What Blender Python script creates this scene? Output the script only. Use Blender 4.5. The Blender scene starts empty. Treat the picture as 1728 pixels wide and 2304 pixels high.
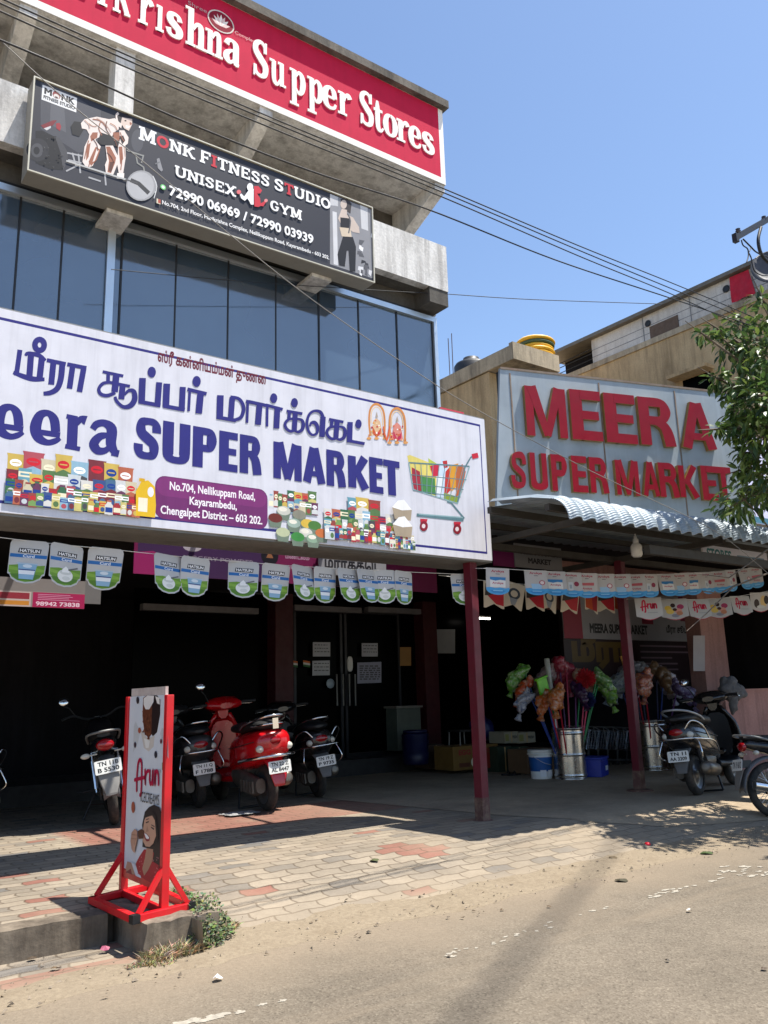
import bpy, bmesh, math, random
from math import sin, cos, pi, radians, sqrt, atan2, hypot
from mathutils import Vector as V, Matrix, Euler, noise as mnoise
from mathutils.geometry import tessellate_polygon
random.seed(7)
SC = bpy.context.scene
COL = SC.collection

# ---------------------------------------------------------------- camera
FPX, YAW, PITCH, ROLL, HCAM = 1886.94, 0.6367, 0.21991, -0.02949, 1.45
fw = V((sin(YAW)*cos(PITCH), cos(YAW)*cos(PITCH), sin(PITCH)))
_r = V((cos(YAW), -sin(YAW), 0)); _u = _r.cross(fw)
rt = _r*cos(ROLL) + _u*sin(ROLL); up = -_r*sin(ROLL) + _u*cos(ROLL)
CAM = V((0, 0, HCAM))
cd = bpy.data.cameras.new('Camera'); co = bpy.data.objects.new('Camera', cd); COL.objects.link(co)
M = Matrix((rt, up, -fw)).transposed().to_4x4(); M.translation = CAM
co.matrix_world = M
cd.sensor_fit = 'HORIZONTAL'; cd.sensor_width = 36; cd.lens = FPX*36/1728
cd.clip_start = .05; cd.clip_end = 2000
SC.camera = co

# ---------------------------------------------------------------- light
SUN = V((.29, -.24, 1)).normalized()
EL = math.asin(SUN.z); AZ = atan2(SUN.x, SUN.y)
w = bpy.data.worlds.new('World'); SC.world = w; w.use_nodes = True
wn = w.node_tree; bg = wn.nodes['Background']
sk = wn.nodes.new('ShaderNodeTexSky'); sk.sky_type = 'NISHITA'; sk.sun_disc = False
sk.sun_elevation = EL; sk.sun_rotation = AZ; sk.altitude = 50
sk.air_density = 1.0; sk.dust_density = .6; sk.ozone_density = 2.6
wn.links.new(sk.outputs[0], bg.inputs[0]); bg.inputs[1].default_value = .112
sl = bpy.data.lights.new('Sun', 'SUN'); sl.energy = 4.6; sl.angle = radians(.53); sl.color = (1, .95, .87)
so = bpy.data.objects.new('Sun', sl); COL.objects.link(so); so.location = (3, -3, 30)
so.rotation_euler = SUN.to_track_quat('Z', 'Y').to_euler()
SC.view_settings.view_transform = 'Standard'; SC.view_settings.look = 'None'
SC.view_settings.exposure = 1.0; SC.view_settings.gamma = 1
try: SC.cycles.max_bounces = 6; SC.cycles.use_denoising = True
except Exception: pass

# ---------------------------------------------------------------- photo pixel (1728 x 2304) -> point in the place
def ray(x, y): return fw + rt*((x-864)/FPX) - up*((y-1152)/FPX)
def onX(x, y, X): d = ray(x, y); return CAM + d*(X/d.x)
def onY(x, y, Y): d = ray(x, y); return CAM + d*(Y/d.y)
def onZ(x, y, Z=0.): d = ray(x, y); return CAM + d*((Z-HCAM)/d.z)
def gz(X, Y):                       # height of the ground
    if Y < 5.05: return 0.
    t = min(1, (Y-5.05)/1.35); t = t*t*(3-2*t)*.35 + t*.65
    r = .18*t
    if X < 2.3: r = .18 if Y > 5.69 else .01
    return r
def onG(x, y):
    z = .1
    for _ in range(12):
        p = onZ(x, y, z); z = gz(p.x, p.y)*.6 + z*.4
    p.z = gz(p.x, p.y); return p

# ---------------------------------------------------------------- tags
def tag(o, label=None, cat=None, group=None, kind=None):
    if label: o['label'] = label
    if cat: o['category'] = cat
    if group: o['group'] = group
    if kind: o['kind'] = kind
    return o
def thing(name, label, cat, loc=(0, 0, 0), rz=0, group=None, rot=None, sc=1):
    o = bpy.data.objects.new(name, None); COL.objects.link(o); o.empty_display_size = .1
    o.location = loc; o.rotation_euler = rot or (0, 0, rz); o.scale = (sc,)*3
    return tag(o, label, cat, group)
def wloc(o):
    p = V((0, 0, 0))
    while o: p += V(o.location); o = o.parent
    return p
def dup(root, loc, rot, label, name=None, skip=()):
    r = root.copy(); COL.objects.link(r); r.location = loc; r.rotation_euler = rot; r['label'] = label
    for ch in list(root.children):
        if ch.name.split('.')[0] in skip: continue
        c = ch.copy(); COL.objects.link(c); c.parent = r
        for g in list(ch.children):
            d = g.copy(); COL.objects.link(d); d.parent = c
    return r

# ---------------------------------------------------------------- materials
def lin(c):
    c = c/255
    return c/12.92 if c <= .04045 else ((c+.055)/1.055)**2.4
def C(h):
    if isinstance(h, str): h = tuple(int(h[i:i+2], 16) for i in (0, 2, 4))
    return tuple(lin(x) for x in h)
class NT:
    def __init__(s, name):
        s.m = bpy.data.materials.new(name); s.m.use_nodes = True
        s.t = s.m.node_tree; s.b = s.t.nodes['Principled BSDF']
    def n(s, typ, **k):
        o = s.t.nodes.new('ShaderNode'+typ)
        for a, v in k.items():
            if a.startswith('i_'):
                a = a[2:]; a = int(a) if a.isdigit() else a
                o.inputs[a].default_value = v
            else: setattr(o, a, v)
        return o
    def l(s, a, b): s.t.links.new(a, b)
    def math(s, op, a, b=None, c=None):
        o = s.n('Math', operation=op)
        for i, x in enumerate((a, b, c)):
            if x is None: continue
            if hasattr(x, 'links') or hasattr(x, 'is_linked'): s.l(x, o.inputs[i])
            else: o.inputs[i].default_value = x
        return o.outputs[0]
    def noise(s, vec, scale, detail=4, rough=.55, stretch=None):
        if stretch:
            mp = s.n('Mapping'); mp.inputs['Scale'].default_value = stretch; s.l(vec, mp.inputs[0]); vec = mp.outputs[0]
        o = s.n('TexNoise'); o.inputs['Scale'].default_value = scale; o.inputs['Detail'].default_value = detail
        o.inputs['Roughness'].default_value = rough; s.l(vec, o.inputs['Vector']); return o.outputs[0]
    def ramp(s, fac, stops):
        o = s.n('ValToRGB'); e = o.color_ramp.elements
        while len(e) < len(stops): e.new(.5)
        for q, (p, c) in zip(e, stops):
            q.position = p; q.color = (*c, 1) if not isinstance(c, (int, float)) else (c, c, c, 1)
        s.l(fac, o.inputs[0]); return o.outputs[0]
    def mix(s, fac, a, b, mode='MIX'):
        o = s.n('Mix', data_type='RGBA', blend_type=mode)
        for i, x in ((0, fac), (6, a), (7, b)):
            if hasattr(x, 'is_linked'): s.l(x, o.inputs[i])
            elif isinstance(x, (int, float)): o.inputs[i].default_value = x if i == 0 else (x, x, x, 1)
            else: o.inputs[i].default_value = (*x, 1)
        return o.outputs[2]
    def co(s, which='Object'):
        return s.n('TexCoord').outputs[which]
    def pos(s): return s.n('NewGeometry').outputs['Position']
    def bump(s, h, strength=.3, dist=.01):
        b = s.n('Bump'); b.inputs['Strength'].default_value = strength; b.inputs['Distance'].default_value = dist
        s.l(h, b.inputs['Height']); s.l(b.outputs[0], s.b.inputs['Normal'])
    def base(s, c):
        if hasattr(c, 'is_linked'): s.l(c, s.b.inputs['Base Color'])
        else: s.b.inputs['Base Color'].default_value = (*c, 1)
    def rough(s, v):
        if hasattr(v, 'is_linked'): s.l(v, s.b.inputs['Roughness'])
        else: s.b.inputs['Roughness'].default_value = v
_mc = {}
def mat(name, col, rough=.6, metal=0., var=.15, sc=6., bump=0., bsc=40., spec=.5, coat=0., dirt=None, dsc=3., damt=.5):
    """plain painted / plastic / metal surface with uneven colour, optional dirt patches and bump"""
    if name in _mc: return _mc[name]
    n = NT(name); v = n.co('Object')
    c = C(col) if not isinstance(col, tuple) or max(col) > 1 else col
    f = n.noise(v, sc)
    lo = tuple(x*(1-var) for x in c); hi = tuple(min(1, x*(1+var)) for x in c)
    cc = n.ramp(f, [(.3, lo), (.7, hi)])
    if dirt is not None:
        g = n.noise(v, dsc, 8, .65); g = n.ramp(g, [(.45, 0.), (.7, damt)])
        cc = n.mix(g, cc, C(dirt))
    n.base(cc); n.b.inputs['Metallic'].default_value = metal
    r = n.ramp(n.noise(v, sc*1.7), [(.25, max(.02, rough*.8)), (.75, min(1, rough*1.2))]); n.rough(r)
    n.b.inputs['Specular IOR Level'].default_value = spec
    if coat: n.b.inputs['Coat Weight'].default_value = coat; n.b.inputs['Coat Roughness'].default_value = .06
    if bump: n.bump(n.noise(v, bsc, 6), bump, .01)
    _mc[name] = n.m; return n.m
def emit(name, col, st):
    n = NT(name); n.base((0, 0, 0)); n.b.inputs['Emission Color'].default_value = (*C(col), 1)
    n.b.inputs['Emission Strength'].default_value = st; return n.m
def ink_mat(name, rough=.45, streak=0., spec=.3):
    n = NT(name); a = n.n('Attribute', attribute_name='Col'); c = a.outputs['Color']
    v = n.co('Object')
    g = n.ramp(n.noise(v, 5, 6), [(.3, .9), (.7, 1.)]); c = n.mix(1., c, g, 'MULTIPLY')
    if streak:
        g = n.noise(v, 1., 5, .7, (9, 1, .5)); g = n.ramp(g, [(.46, 1.), (.74, 1-streak)])
        c = n.mix(1., c, g, 'MULTIPLY')
    n.base(c); n.rough(rough); n.b.inputs['Specular IOR Level'].default_value = spec
    return n.m
INK = ink_mat('printed_ink')
VINYL = ink_mat('printed_vinyl', .42, .16)
PAINTED = ink_mat('painted_lettering', .8, .10, .2)
CARD = ink_mat('printed_card', .5)

# ---------------------------------------------------------------- mesh builder
class MB:
    def __init__(s): s.v = []; s.f = []; s.m = []; s.c = []; s.s = []; s.cm = 0; s.cc = (1, 1, 1)
    def add(s, vs, fs, sm=False):
        o = len(s.v); s.v += [V(x) for x in vs]
        for f in fs:
            s.f.append([o+i for i in f]); s.m.append(s.cm); s.c.append(s.cc); s.s.append(sm)
        return s
    def bx(s, a, b):
        (x0, y0, z0), (x1, y1, z1) = a, b
        return s.add([(x0,y0,z0),(x1,y0,z0),(x1,y1,z0),(x0,y1,z0),(x0,y0,z1),(x1,y0,z1),(x1,y1,z1),(x0,y1,z1)],
              [(0,3,2,1),(4,5,6,7),(0,1,5,4),(1,2,6,5),(2,3,7,6),(3,0,4,7)])
    def box(s, c, d, R=None):
        c = V(c); d = V(d)/2; vs = []
        for z in (-1, 1):
            for x, y in ((-1,-1),(1,-1),(1,1),(-1,1)):
                p = V((x*d.x, y*d.y, z*d.z)); vs.append(c + (R @ p if R else p))
        return s.add(vs, [(0,3,2,1),(4,5,6,7),(0,1,5,4),(1,2,6,5),(2,3,7,6),(3,0,4,7)])
    def bar(s, p, q, w, h=None, upv=(0, 0, 1)):
        p = V(p); q = V(q); d = (q-p); L = d.length; d.normalize(); h = h or w
        u = V(upv)
        if abs(d.dot(u)) > .98: u = V((0, 1, 0))
        a = d.cross(u).normalized(); b = a.cross(d).normalized()
        R = Matrix((a, d, b)).transposed()
        return s.box((p+q)/2, (w, L, h), R)
    def tube(s, pts, r, n=8, sm=True, closed=False, caps=True):
        pts = [V(p) for p in pts]; k = len(pts); rr = r if isinstance(r, (list, tuple)) else [r]*k
        rings = []; pn = None
        for i, p in enumerate(pts):
            if closed: t = pts[(i+1) % k]-pts[i-1]
            else: t = pts[min(i+1, k-1)]-pts[max(i-1, 0)]
            t.normalize()
            if pn is None: pn = t.orthogonal().normalized()
            pn = (pn - t*pn.dot(t)); pn = pn.normalized() if pn.length > 1e-6 else t.orthogonal().normalized()
            b = t.cross(pn)
            rings.append([p + (pn*cos(2*pi*j/n)+b*sin(2*pi*j/n))*rr[i] for j in range(n)])
        return s.rings(rings, sm, closed, caps)
    def rings(s, rings, sm=True, closed=False, caps=True):
        n = len(rings[0]); k = len(rings); o = []
        for g in rings: o += g
        fs = []
        for i in range(k if closed else k-1):
            a = i*n; b = ((i+1) % k)*n
            for j in range(n): fs.append((a+j, a+(j+1) % n, b+(j+1) % n, b+j))
        s.add(o, fs, sm)
        if caps and not closed:
            s.add(rings[0], [tuple(range(n-1, -1, -1))]); s.add(rings[-1], [tuple(range(n))])
        return s
    def lathe(s, prof, c=(0, 0, 0), ax=(0, 0, 1), n=24, sm=True, caps=False):
        ax = V(ax).normalized(); a = ax.orthogonal().normalized(); b = ax.cross(a); c = V(c)
        return s.rings([[c+ax*z+(a*cos(2*pi*j/n)+b*sin(2*pi*j/n))*r for j in range(n)] for r, z in prof], sm, False, caps)
    def loft(s, secs, n=14, e=2.4, sm=True, axis='x'):
        """superellipse sections: (t, cy, cz, half_y, half_z) along axis"""
        rr = []
        for t, cy, cz, hy, hz in secs:
            g = []
            for j in range(n):
                a = 2*pi*j/n; x = abs(cos(a))**(2/e)*(1 if cos(a) >= 0 else -1); y = abs(sin(a))**(2/e)*(1 if sin(a) >= 0 else -1)
                if axis == 'x': g.append(V((t, cy+x*hy, cz+y*hz)))
                elif axis == 'z': g.append(V((cy+y*hy, cz-x*hz, t)))
                else: g.append(V((cy-x*hy, t, cz+y*hz)))
            rr.append(g)
        return s.rings(rr, sm)
    def ell(s, c, r, n=14, m=8, R=None):
        c = V(c); rr = []
        for i in range(m+1):
            a = -pi/2+pi*i/m; a = max(-pi/2+.02, min(pi/2-.02, a))
            g = []
            for j in range(n):
                p = V((r[0]*cos(a)*cos(2*pi*j/n), r[1]*cos(a)*sin(2*pi*j/n), r[2]*sin(a))); g.append(c+(R @ p if R else p))
            rr.append(g)
        return s.rings(rr)
    def prism(s, loops, fr, h0, h1, side=None):
        """loops: 2D outline (+ holes); fr maps (a, b, h) to a point"""
        if not isinstance(loops[0][0], (list, tuple)): loops = [loops]
        flat = [p for lp in loops for p in lp]
        tri = tessellate_polygon([[V((p[0], p[1], 0)) for p in lp] for lp in loops])
        def ori(t):
            a, b, c = (flat[i] for i in t)
            return t if (b[0]-a[0])*(c[1]-a[1])-(b[1]-a[1])*(c[0]-a[0]) > 0 else (t[0], t[2], t[1])
        tri = [ori(t) for t in tri]
        s.add([fr(p[0], p[1], h1) for p in flat], tri)
        if h0 is not None:
            m0 = s.cm
            s.add([fr(p[0], p[1], h0) for p in flat], [t[::-1] for t in tri])
            if side is not None: s.cm = side
            for lp in loops:
                k = len(lp)
                s.add([fr(p[0], p[1], h0) for p in lp]+[fr(p[0], p[1], h1) for p in lp],
                      [(i, (i+1) % k, k+(i+1) % k, k+i) for i in range(k)])
            s.cm = m0
        return s
    def build(s, name, mats, parent=None, local=False, bevel=0, fixn=False):
        me = bpy.data.meshes.new(name)
        off = V((0, 0, 0)) if local or parent is None else wloc(parent)
        me.from_pydata([tuple(v-off) for v in s.v], [], s.f)
        if not isinstance(mats, (list, tuple)): mats = [mats]
        for q in mats: me.materials.append(q)
        me.polygons.foreach_set('material_index', s.m); me.polygons.foreach_set('use_smooth', s.s)
        if any(q in (INK, VINYL, PAINTED, CARD) for q in mats):
            at = me.color_attributes.new('Col', 'FLOAT_COLOR', 'CORNER')
            d = []
            for f, c in zip(s.f, s.c): d += [c[0], c[1], c[2], 1.]*len(f)
            at.data.foreach_set('color', d)
        if fixn:
            b = bmesh.new(); b.from_mesh(me); bmesh.ops.remove_doubles(b, verts=b.verts, dist=1e-5)
            bmesh.ops.recalc_face_normals(b, faces=b.faces); b.to_mesh(me); b.free()
        me.update()
        o = bpy.data.objects.new(name, me); COL.objects.link(o)
        if parent: o.parent = parent
        if bevel:
            q = o.modifiers.new('bevel', 'BEVEL'); q.width = bevel; q.segments = 2; q.limit_method = 'ANGLE'; q.angle_limit = radians(40)
        return o

def catmull(pts, k=6, closed=False):
    n = len(pts); out = []
    g = (lambda i: pts[i % n]) if closed else (lambda i: pts[max(0, min(n-1, i))])
    for i in range(n if closed else n-1):
        a, b, c, d = g(i-1), g(i), g(i+1), g(i+2)
        for j in range(k):
            t = j/k
            out.append(tuple(.5*(2*b[q]+(c[q]-a[q])*t+(2*a[q]-5*b[q]+4*c[q]-d[q])*t*t+(3*b[q]-a[q]-3*c[q]+d[q])*t**3) for q in range(len(b))))
    if not closed: out.append(tuple(pts[-1]))
    return out
def outline(pts, w=None, closed=False):
    """stroke -> (left, right) offset polylines; pts (x, y[, w])"""
    P = [(p[0], p[1], p[2] if len(p) > 2 else w) for p in pts]; n = len(P); L = []; Rr = []
    for i in range(n):
        a = P[(i-1) % n] if closed or i > 0 else P[i]; c = P[(i+1) % n] if closed or i < n-1 else P[i]; b = P[i]
        def nrm(p, q):
            d = hypot(q[0]-p[0], q[1]-p[1]) or 1e-9; return (-(q[1]-p[1])/d, (q[0]-p[0])/d)
        n1 = nrm(a, b) if a is not b else nrm(b, c); n2 = nrm(b, c) if c is not b else n1
        mx, my = n1[0]+n2[0], n1[1]+n2[1]; m = hypot(mx, my) or 1e-9; mx /= m; my /= m
        k = min(1.6, 1/max(.3, mx*n1[0]+my*n1[1]))*b[2]/2
        L.append((b[0]+mx*k, b[1]+my*k)); Rr.append((b[0]-mx*k, b[1]-my*k))
    return L, Rr
def circle(cx, cy, rx, ry=None, n=24, a0=0., a1=2*pi):
    ry = ry or rx; full = abs(a1-a0-2*pi) < 1e-6
    return [(cx+rx*cos(a0+(a1-a0)*i/(n if full else n-1)), cy+ry*sin(a0+(a1-a0)*i/(n if full else n-1))) for i in range(n)]
def rrect(x0, y0, x1, y1, r, n=5):
    o = []
    for cx, cy, a in ((x1-r, y1-r, 0), (x0+r, y1-r, pi/2), (x0+r, y0+r, pi), (x1-r, y0+r, 1.5*pi)):
        o += [(cx+r*cos(a+pi/2*i/n), cy+r*sin(a+pi/2*i/n)) for i in range(n+1)]
    return o
def rect(x0, y0, x1, y1): return [(x0, y0), (x1, y0), (x1, y1), (x0, y1)]

# ---------------------------------------------------------------- text from the built-in font, as flat meshes
_tc = {}
def glyphs(body, bold=0., tamil=False):
    k = (body, bold, tamil)
    if k in _tc: return _tc[k]
    cu = bpy.data.curves.new('t', 'FONT'); cu.body = body; cu.resolution_u = 4
    cu.bevel_resolution = 1
    if bold: cu.bevel_depth = bold
    if tamil: cu.fill_mode = 'NONE'; cu.bevel_depth = max(bold, .03)
    o = bpy.data.objects.new('t', cu); COL.objects.link(o); bpy.context.view_layer.update()
    me = bpy.data.meshes.new_from_object(o.evaluated_get(bpy.context.evaluated_depsgraph_get()))
    vs = [tuple(v.co) for v in me.vertices]; d = cu.bevel_depth
    fs = []
    for p in me.polygons:
        zc = sum(vs[i][2] for i in p.vertices)/len(p.vertices)
        if zc > -1e-4 and (p.normal.z > -.02 or tamil): fs.append(tuple(p.vertices))
    bpy.data.objects.remove(o); bpy.data.curves.remove(cu); bpy.data.meshes.remove(me)
    xs = [v[0] for v in vs]; ys = [v[1] for v in vs]
    _tc[k] = (vs, fs, min(xs), max(xs), min(ys), max(ys)); return _tc[k]

class Art:
    """flat print on a plane: origin o, axes u (right) and v (up), normal n; layers a tenth of a millimetre apart"""
    def __init__(s, o, u=(1, 0, 0), v=(0, 0, 1), step=1e-4):
        s.o = V(o); s.u = V(u).normalized(); s.v = V(v).normalized(); s.n = s.u.cross(s.v).normalized(); s.b = MB(); s.h = step; s.st = step
    def fr(s, a, b, h=0): return s.o + s.u*a + s.v*b + s.n*h
    def px(s, x, y):
        d = ray(x, y); t = (s.o-CAM).dot(s.n)/d.dot(s.n); p = CAM+d*t-s.o
        return (p.dot(s.u), p.dot(s.v))
    def poly(s, pts, col, up=True):
        s.b.cc = C(col)
        s.b.prism([list(map(tuple, pts))], s.fr, None, s.h)
        if up: s.h += s.st
    def ppoly(s, pts, col, T=None, up=True): s.poly([s.px(*(T(*p) if T else p)) for p in pts], col, up)
    def stroke(s, pts, w, col, smooth=0, T=None, closed=False, px=False, cap=False):
        """T: zoomed photo -> photo pixels; outline worked out there and then laid on the plane"""
        if smooth: pts = catmull(pts, smooth, closed)
        L, R = outline(pts, w, closed); m = (lambda q: s.px(*(T(*q) if T else q))) if (px or T) else (lambda q: q)
        L = [m(q) for q in L]; R = [m(q) for q in R]; n = len(L); s.b.cc = C(col)
        ar = sum((L[i][0]-R[i][0])*0 for i in range(n))
        vs = [s.fr(*q, s.h) for q in L+R]
        fs = []
        for i in range(n if closed else n-1):
            j = (i+1) % n; q = (i, j, n+j, n+i)
            a, b, c = (vs[k] for k in q[:3])
            fs.append(q if (b-a).cross(c-a).dot(s.n) > 0 else q[::-1])
        s.b.add(vs, fs); s.h += s.st
        if cap:
            for p in (pts[0], pts[-1]):
                wv = (p[2] if len(p) > 2 else w)/2
                s.poly([m(q) for q in circle(p[0], p[1], wv, wv, 14)], col)
    def text(s, body, a0, b0, a1=None, b1=None, col='000000', bold=0., tamil=False, h=None, align='L'):
        """fit text into a box (a1 None: keep its own proportions from cap height b1-b0)"""
        vs, fs, x0, x1, y0, y1 = glyphs(body, bold, tamil)
        ky = (b1-b0)/(.70 if a1 is None else (y1-y0)); kx = ky if a1 is None else (a1-a0)/(x1-x0)
        if a1 is None: oy = 0; ox = {'L': x0, 'C': (x0+x1)/2, 'R': x1}[align]
        else: oy = y0; ox = x0
        s.b.cc = C(col)
        f = s.h
        P = [s.fr(a0+(v[0]-ox)*kx, b0+(v[1]-oy)*ky, f+max(0, v[2])*.002) for v in vs]
        s.b.add(P, fs); s.h += s.st*2
    def build(s, name, mats, parent=None, **k): return s.b.build(name, mats, parent, **k)
# ================================================================ surfaces
def ground_mats():
    # interlocking zigzag pavers, worked out in metres from the world position
    def pavers(name, redband=False):
        n = NT(name); p = n.pos(); sp = n.n('SeparateXYZ'); n.l(p, sp.inputs[0]); x, y = sp.outputs[0], sp.outputs[1]
        W, H = .27, .132
        zz = n.math('MULTIPLY', n.math('SUBTRACT', n.math('PINGPONG', x, W/2), W/4), .15)
        yy = n.math('DIVIDE', n.math('ADD', y, zz), H); row = n.math('FLOOR', yy); fy = n.math('FRACT', yy)
        of = n.math('MULTIPLY', n.math('FLOORED_MODULO', row, 2.), .5)
        zx = n.math('MULTIPLY', n.math('SUBTRACT', n.math('PINGPONG', fy, .5), .25), .14)
        xx = n.math('ADD', n.math('ADD', n.math('DIVIDE', x, W), of), zx); col = n.math('FLOOR', xx); fx = n.math('FRACT', xx)
        ex = n.math('MULTIPLY', n.math('MINIMUM', fx, n.math('SUBTRACT', 1., fx)), W)
        ey = n.math('MULTIPLY', n.math('MINIMUM', fy, n.math('SUBTRACT', 1., fy)), H)
        e = n.math('MINIMUM', ex, ey)
        wob = n.math('MULTIPLY', n.noise(p, 40, 3), .006)
        e = n.math('SUBTRACT', e, wob)
        joint = n.ramp(e, [(.0, 1.), (.0085, 0.)])
        cx = n.n('CombineXYZ'); n.l(col, cx.inputs[0]); n.l(row, cx.inputs[1])
        wnz = n.n('TexWhiteNoise', noise_dimensions='2D'); n.l(cx.outputs[0], wnz.inputs['Vector']); r = wnz.outputs['Value']
        c = n.ramp(r, [(0, C((133,123,109))), (.3, C((144,133,117))), (.6, C((154,142,125))), (.8, C((124,116,105))), (.88, C((108,106,103))), (.94, C((142,130,114)))])
        redm = n.ramp(r, [(.985, 0.), (.987, 1.)])
        if redband:      # the red course along the drive and the scattered red blocks
            d = n.math('ABSOLUTE', n.math('SUBTRACT', y, 9.05)); b = n.ramp(d, [(.62, 1.), (.66, 0.)])
            k = n.ramp(n.math('SUBTRACT', x, 2.6), [(.0, 0.), (.15, 1.)]); redm = n.mix(1., redm, n.mix(1., b, k, 'MULTIPLY'), 'LIGHTEN')
        d2 = n.math('ABSOLUTE', n.math('SUBTRACT', y, 5.24)); b2 = n.ramp(d2, [(.10, 1.), (.105, 0.)])
        if not redband: redm = n.mix(1., redm, b2, 'LIGHTEN')
        if redband:
            bx_ = n.math('MULTIPLY', n.math('SUBTRACT', n.math('ADD', col, .5), of), W); by_ = n.math('MULTIPLY', n.math('ADD', row, .5), H)
            for px, py, r_ in ((930,1912,.30),(850,2030,.10),(955,2004,.10),(1185,1938,.09),(90,1985,.15),(12,1972,.14),(1200,1878,.09)):
                q = onG(px, py); d = n.math('SQRT', n.math('ADD', n.math('POWER', n.math('SUBTRACT', bx_, q.x), 2.), n.math('POWER', n.math('MULTIPLY', n.math('SUBTRACT', by_, q.y), 1.3), 2.)))
                redm = n.mix(1., redm, n.math('LESS_THAN', d, r_), 'LIGHTEN')
        c = n.mix(n.mix(1., redm, .85, 'MULTIPLY'), c, C((136,88,76)))
        g = n.ramp(n.noise(p, 26, 6, .7), [(.25, .82), (.75, 1.1)]); c = n.mix(1., c, g, 'MULTIPLY')
        st = n.ramp(n.noise(p, 2.3, 6, .6), [(.4, .86), (.66, 1.04)]); c = n.mix(1., c, st, 'MULTIPLY')
        c = n.mix(n.mix(1., joint, .72, 'MULTIPLY'), c, C((80,68,55)))
        dust = n.noise(p, 1.1, 6, .62)
        dm = n.ramp(dust, [(.48, 0.), (.76, .6)])
        edge = n.ramp(n.math('SUBTRACT', y, 5.0), [(.0, 1.), (.75, 0.)]); dm = n.mix(1., dm, n.mix(1., edge, n.ramp(dust, [(.3, .2), (.6, 1.)]), 'MULTIPLY'), 'LIGHTEN')
        far = n.ramp(n.math('MULTIPLY', n.math('SUBTRACT', x, 4.2), .3), [(0, 0.), (1, .7)])
        near = n.ramp(n.math('SUBTRACT', y, 6.9), [(0, 1.), (.5, 0.)])
        dm = n.mix(1., dm, n.mix(1., far, n.ramp(dust, [(.35, .35), (.6, 1.)]), 'MULTIPLY'), 'LIGHTEN')
        c = n.mix(dm, c, C((150,136,116)))
        c = n.mix(1., c, .94, 'MULTIPLY'); n.base(c); n.rough(.9); n.b.inputs['Specular IOR Level'].default_value = .2
        h = n.math('SUBTRACT', n.math('ADD', n.math('MULTIPLY', n.noise(p, 60, 5), .25), n.math('MULTIPLY', r, .5)), n.math('MULTIPLY', joint, .8))
        n.bump(h, .5, .008)
        return n.m
    def asphalt():
        n = NT('dusty_asphalt'); p = n.pos(); sp = n.n('SeparateXYZ'); n.l(p, sp.inputs[0]); y = sp.outputs[1]
        v = n.n('TexVoronoi'); v.inputs['Scale'].default_value = 95; n.l(p, v.inputs['Vector'])
        st = n.ramp(v.outputs['Color'], [(.05, C((88,80,69))), (.3, C((105,96,83))), (.65, C((112,103,90))), (.95, C((126,117,102)))])
        big = n.ramp(n.noise(p, .9, 7, .6), [(.35, .88), (.65, 1.1)]); c = n.mix(1., st, big, 'MULTIPLY')
        mid = n.ramp(n.noise(p, 6, 5, .6), [(.3, .92), (.7, 1.06)]); c = n.mix(1., c, mid, 'MULTIPLY')
        tr = n.ramp(n.noise(p, 1.4, 5, .6, (.25, 1.6, 1)), [(.5, 0.), (.68, .55)])
        ed = n.ramp(n.math('ADD', n.math('SUBTRACT', y, 3.95), n.math('MULTIPLY', n.math('SUBTRACT', n.noise(p, 1.6, 5), .5), 1.1)), [(.0, 0.), (.6, .6), (.95, 1.)])
        dm = n.mix(1., tr, ed, 'LIGHTEN')
        sand = n.ramp(n.noise(p, 35, 5, .7), [(.3, C((118,106,90))), (.7, C((136,123,105)))])
        c = n.mix(dm, c, sand)
        n.base(c); n.rough(.92); n.b.inputs['Specular IOR Level'].default_value = .2
        n.bump(n.math('ADD', v.outputs['Distance'], n.noise(p, 50, 4)), .35, .006); return n.m
    def concrete_floor():
        n = NT('dusty_concrete_floor'); p = n.pos()
        c = n.ramp(n.noise(p, 1.3, 8, .62), [(.3, C((138,124,106))), (.5, C((158,142,120))), (.7, C((170,152,128)))])
        g = n.ramp(n.noise(p, 40, 5), [(.3, .86), (.7, 1.08)]); c = n.mix(1., c, g, 'MULTIPLY')
        k = n.ramp(n.noise(p, 4, 6, .7), [(.5, 0.), (.72, .4)]); c = n.mix(k, c, C((112,98,80)))
        n.base(c); n.rough(.9); n.b.inputs['Specular IOR Level'].default_value = .2; n.bump(n.noise(p, 45, 6), .3, .006); return n.m
    return pavers('drive_pavers', True), pavers('kerbside_pavers'), asphalt(), concrete_floor()
M_PAV, M_STRIP, M_ROAD, M_CONC = ground_mats()
def weathered(name, c0, c1, stain, amt=.75, streak=.5, spec=.2, sc=1.6):
    n = NT(name); v = n.pos()
    c = n.ramp(n.noise(v, sc, 8, .65), [(.3, C(c0)), (.7, C(c1))])
    g = n.ramp(n.noise(v, 30, 5), [(.3, .88), (.7, 1.08)]); c = n.mix(1., c, g, 'MULTIPLY')
    s1 = n.ramp(n.noise(v, 1., 7, .7, (3.2, 3.2, .55)), [(.46, 0.), (.70, amt)])
    s2 = n.ramp(n.noise(v, 1., 5, .6, (9, 9, .35)), [(.5, 0.), (.72, streak)])
    c = n.mix(s1, c, C(stain)); c = n.mix(s2, c, C(stain))
    n.base(c); n.rough(.9); n.b.inputs['Specular IOR Level'].default_value = spec; n.bump(n.noise(v, 24, 7, .6), .35, .012)
    return n.m
M_WCONC = weathered('weathered_concrete', (206,204,200), (226,224,220), (112,108,104), .7, .45)
M_DCONC = weathered('dark_weathered_concrete', (92,88,82), (118,113,106), (48,46,44))
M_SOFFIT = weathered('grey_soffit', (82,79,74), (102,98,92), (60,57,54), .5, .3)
M_OCHRE = weathered('old_ochre_plaster', (184,158,120), (204,178,138), (112,94,70), .6, .35)
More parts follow.
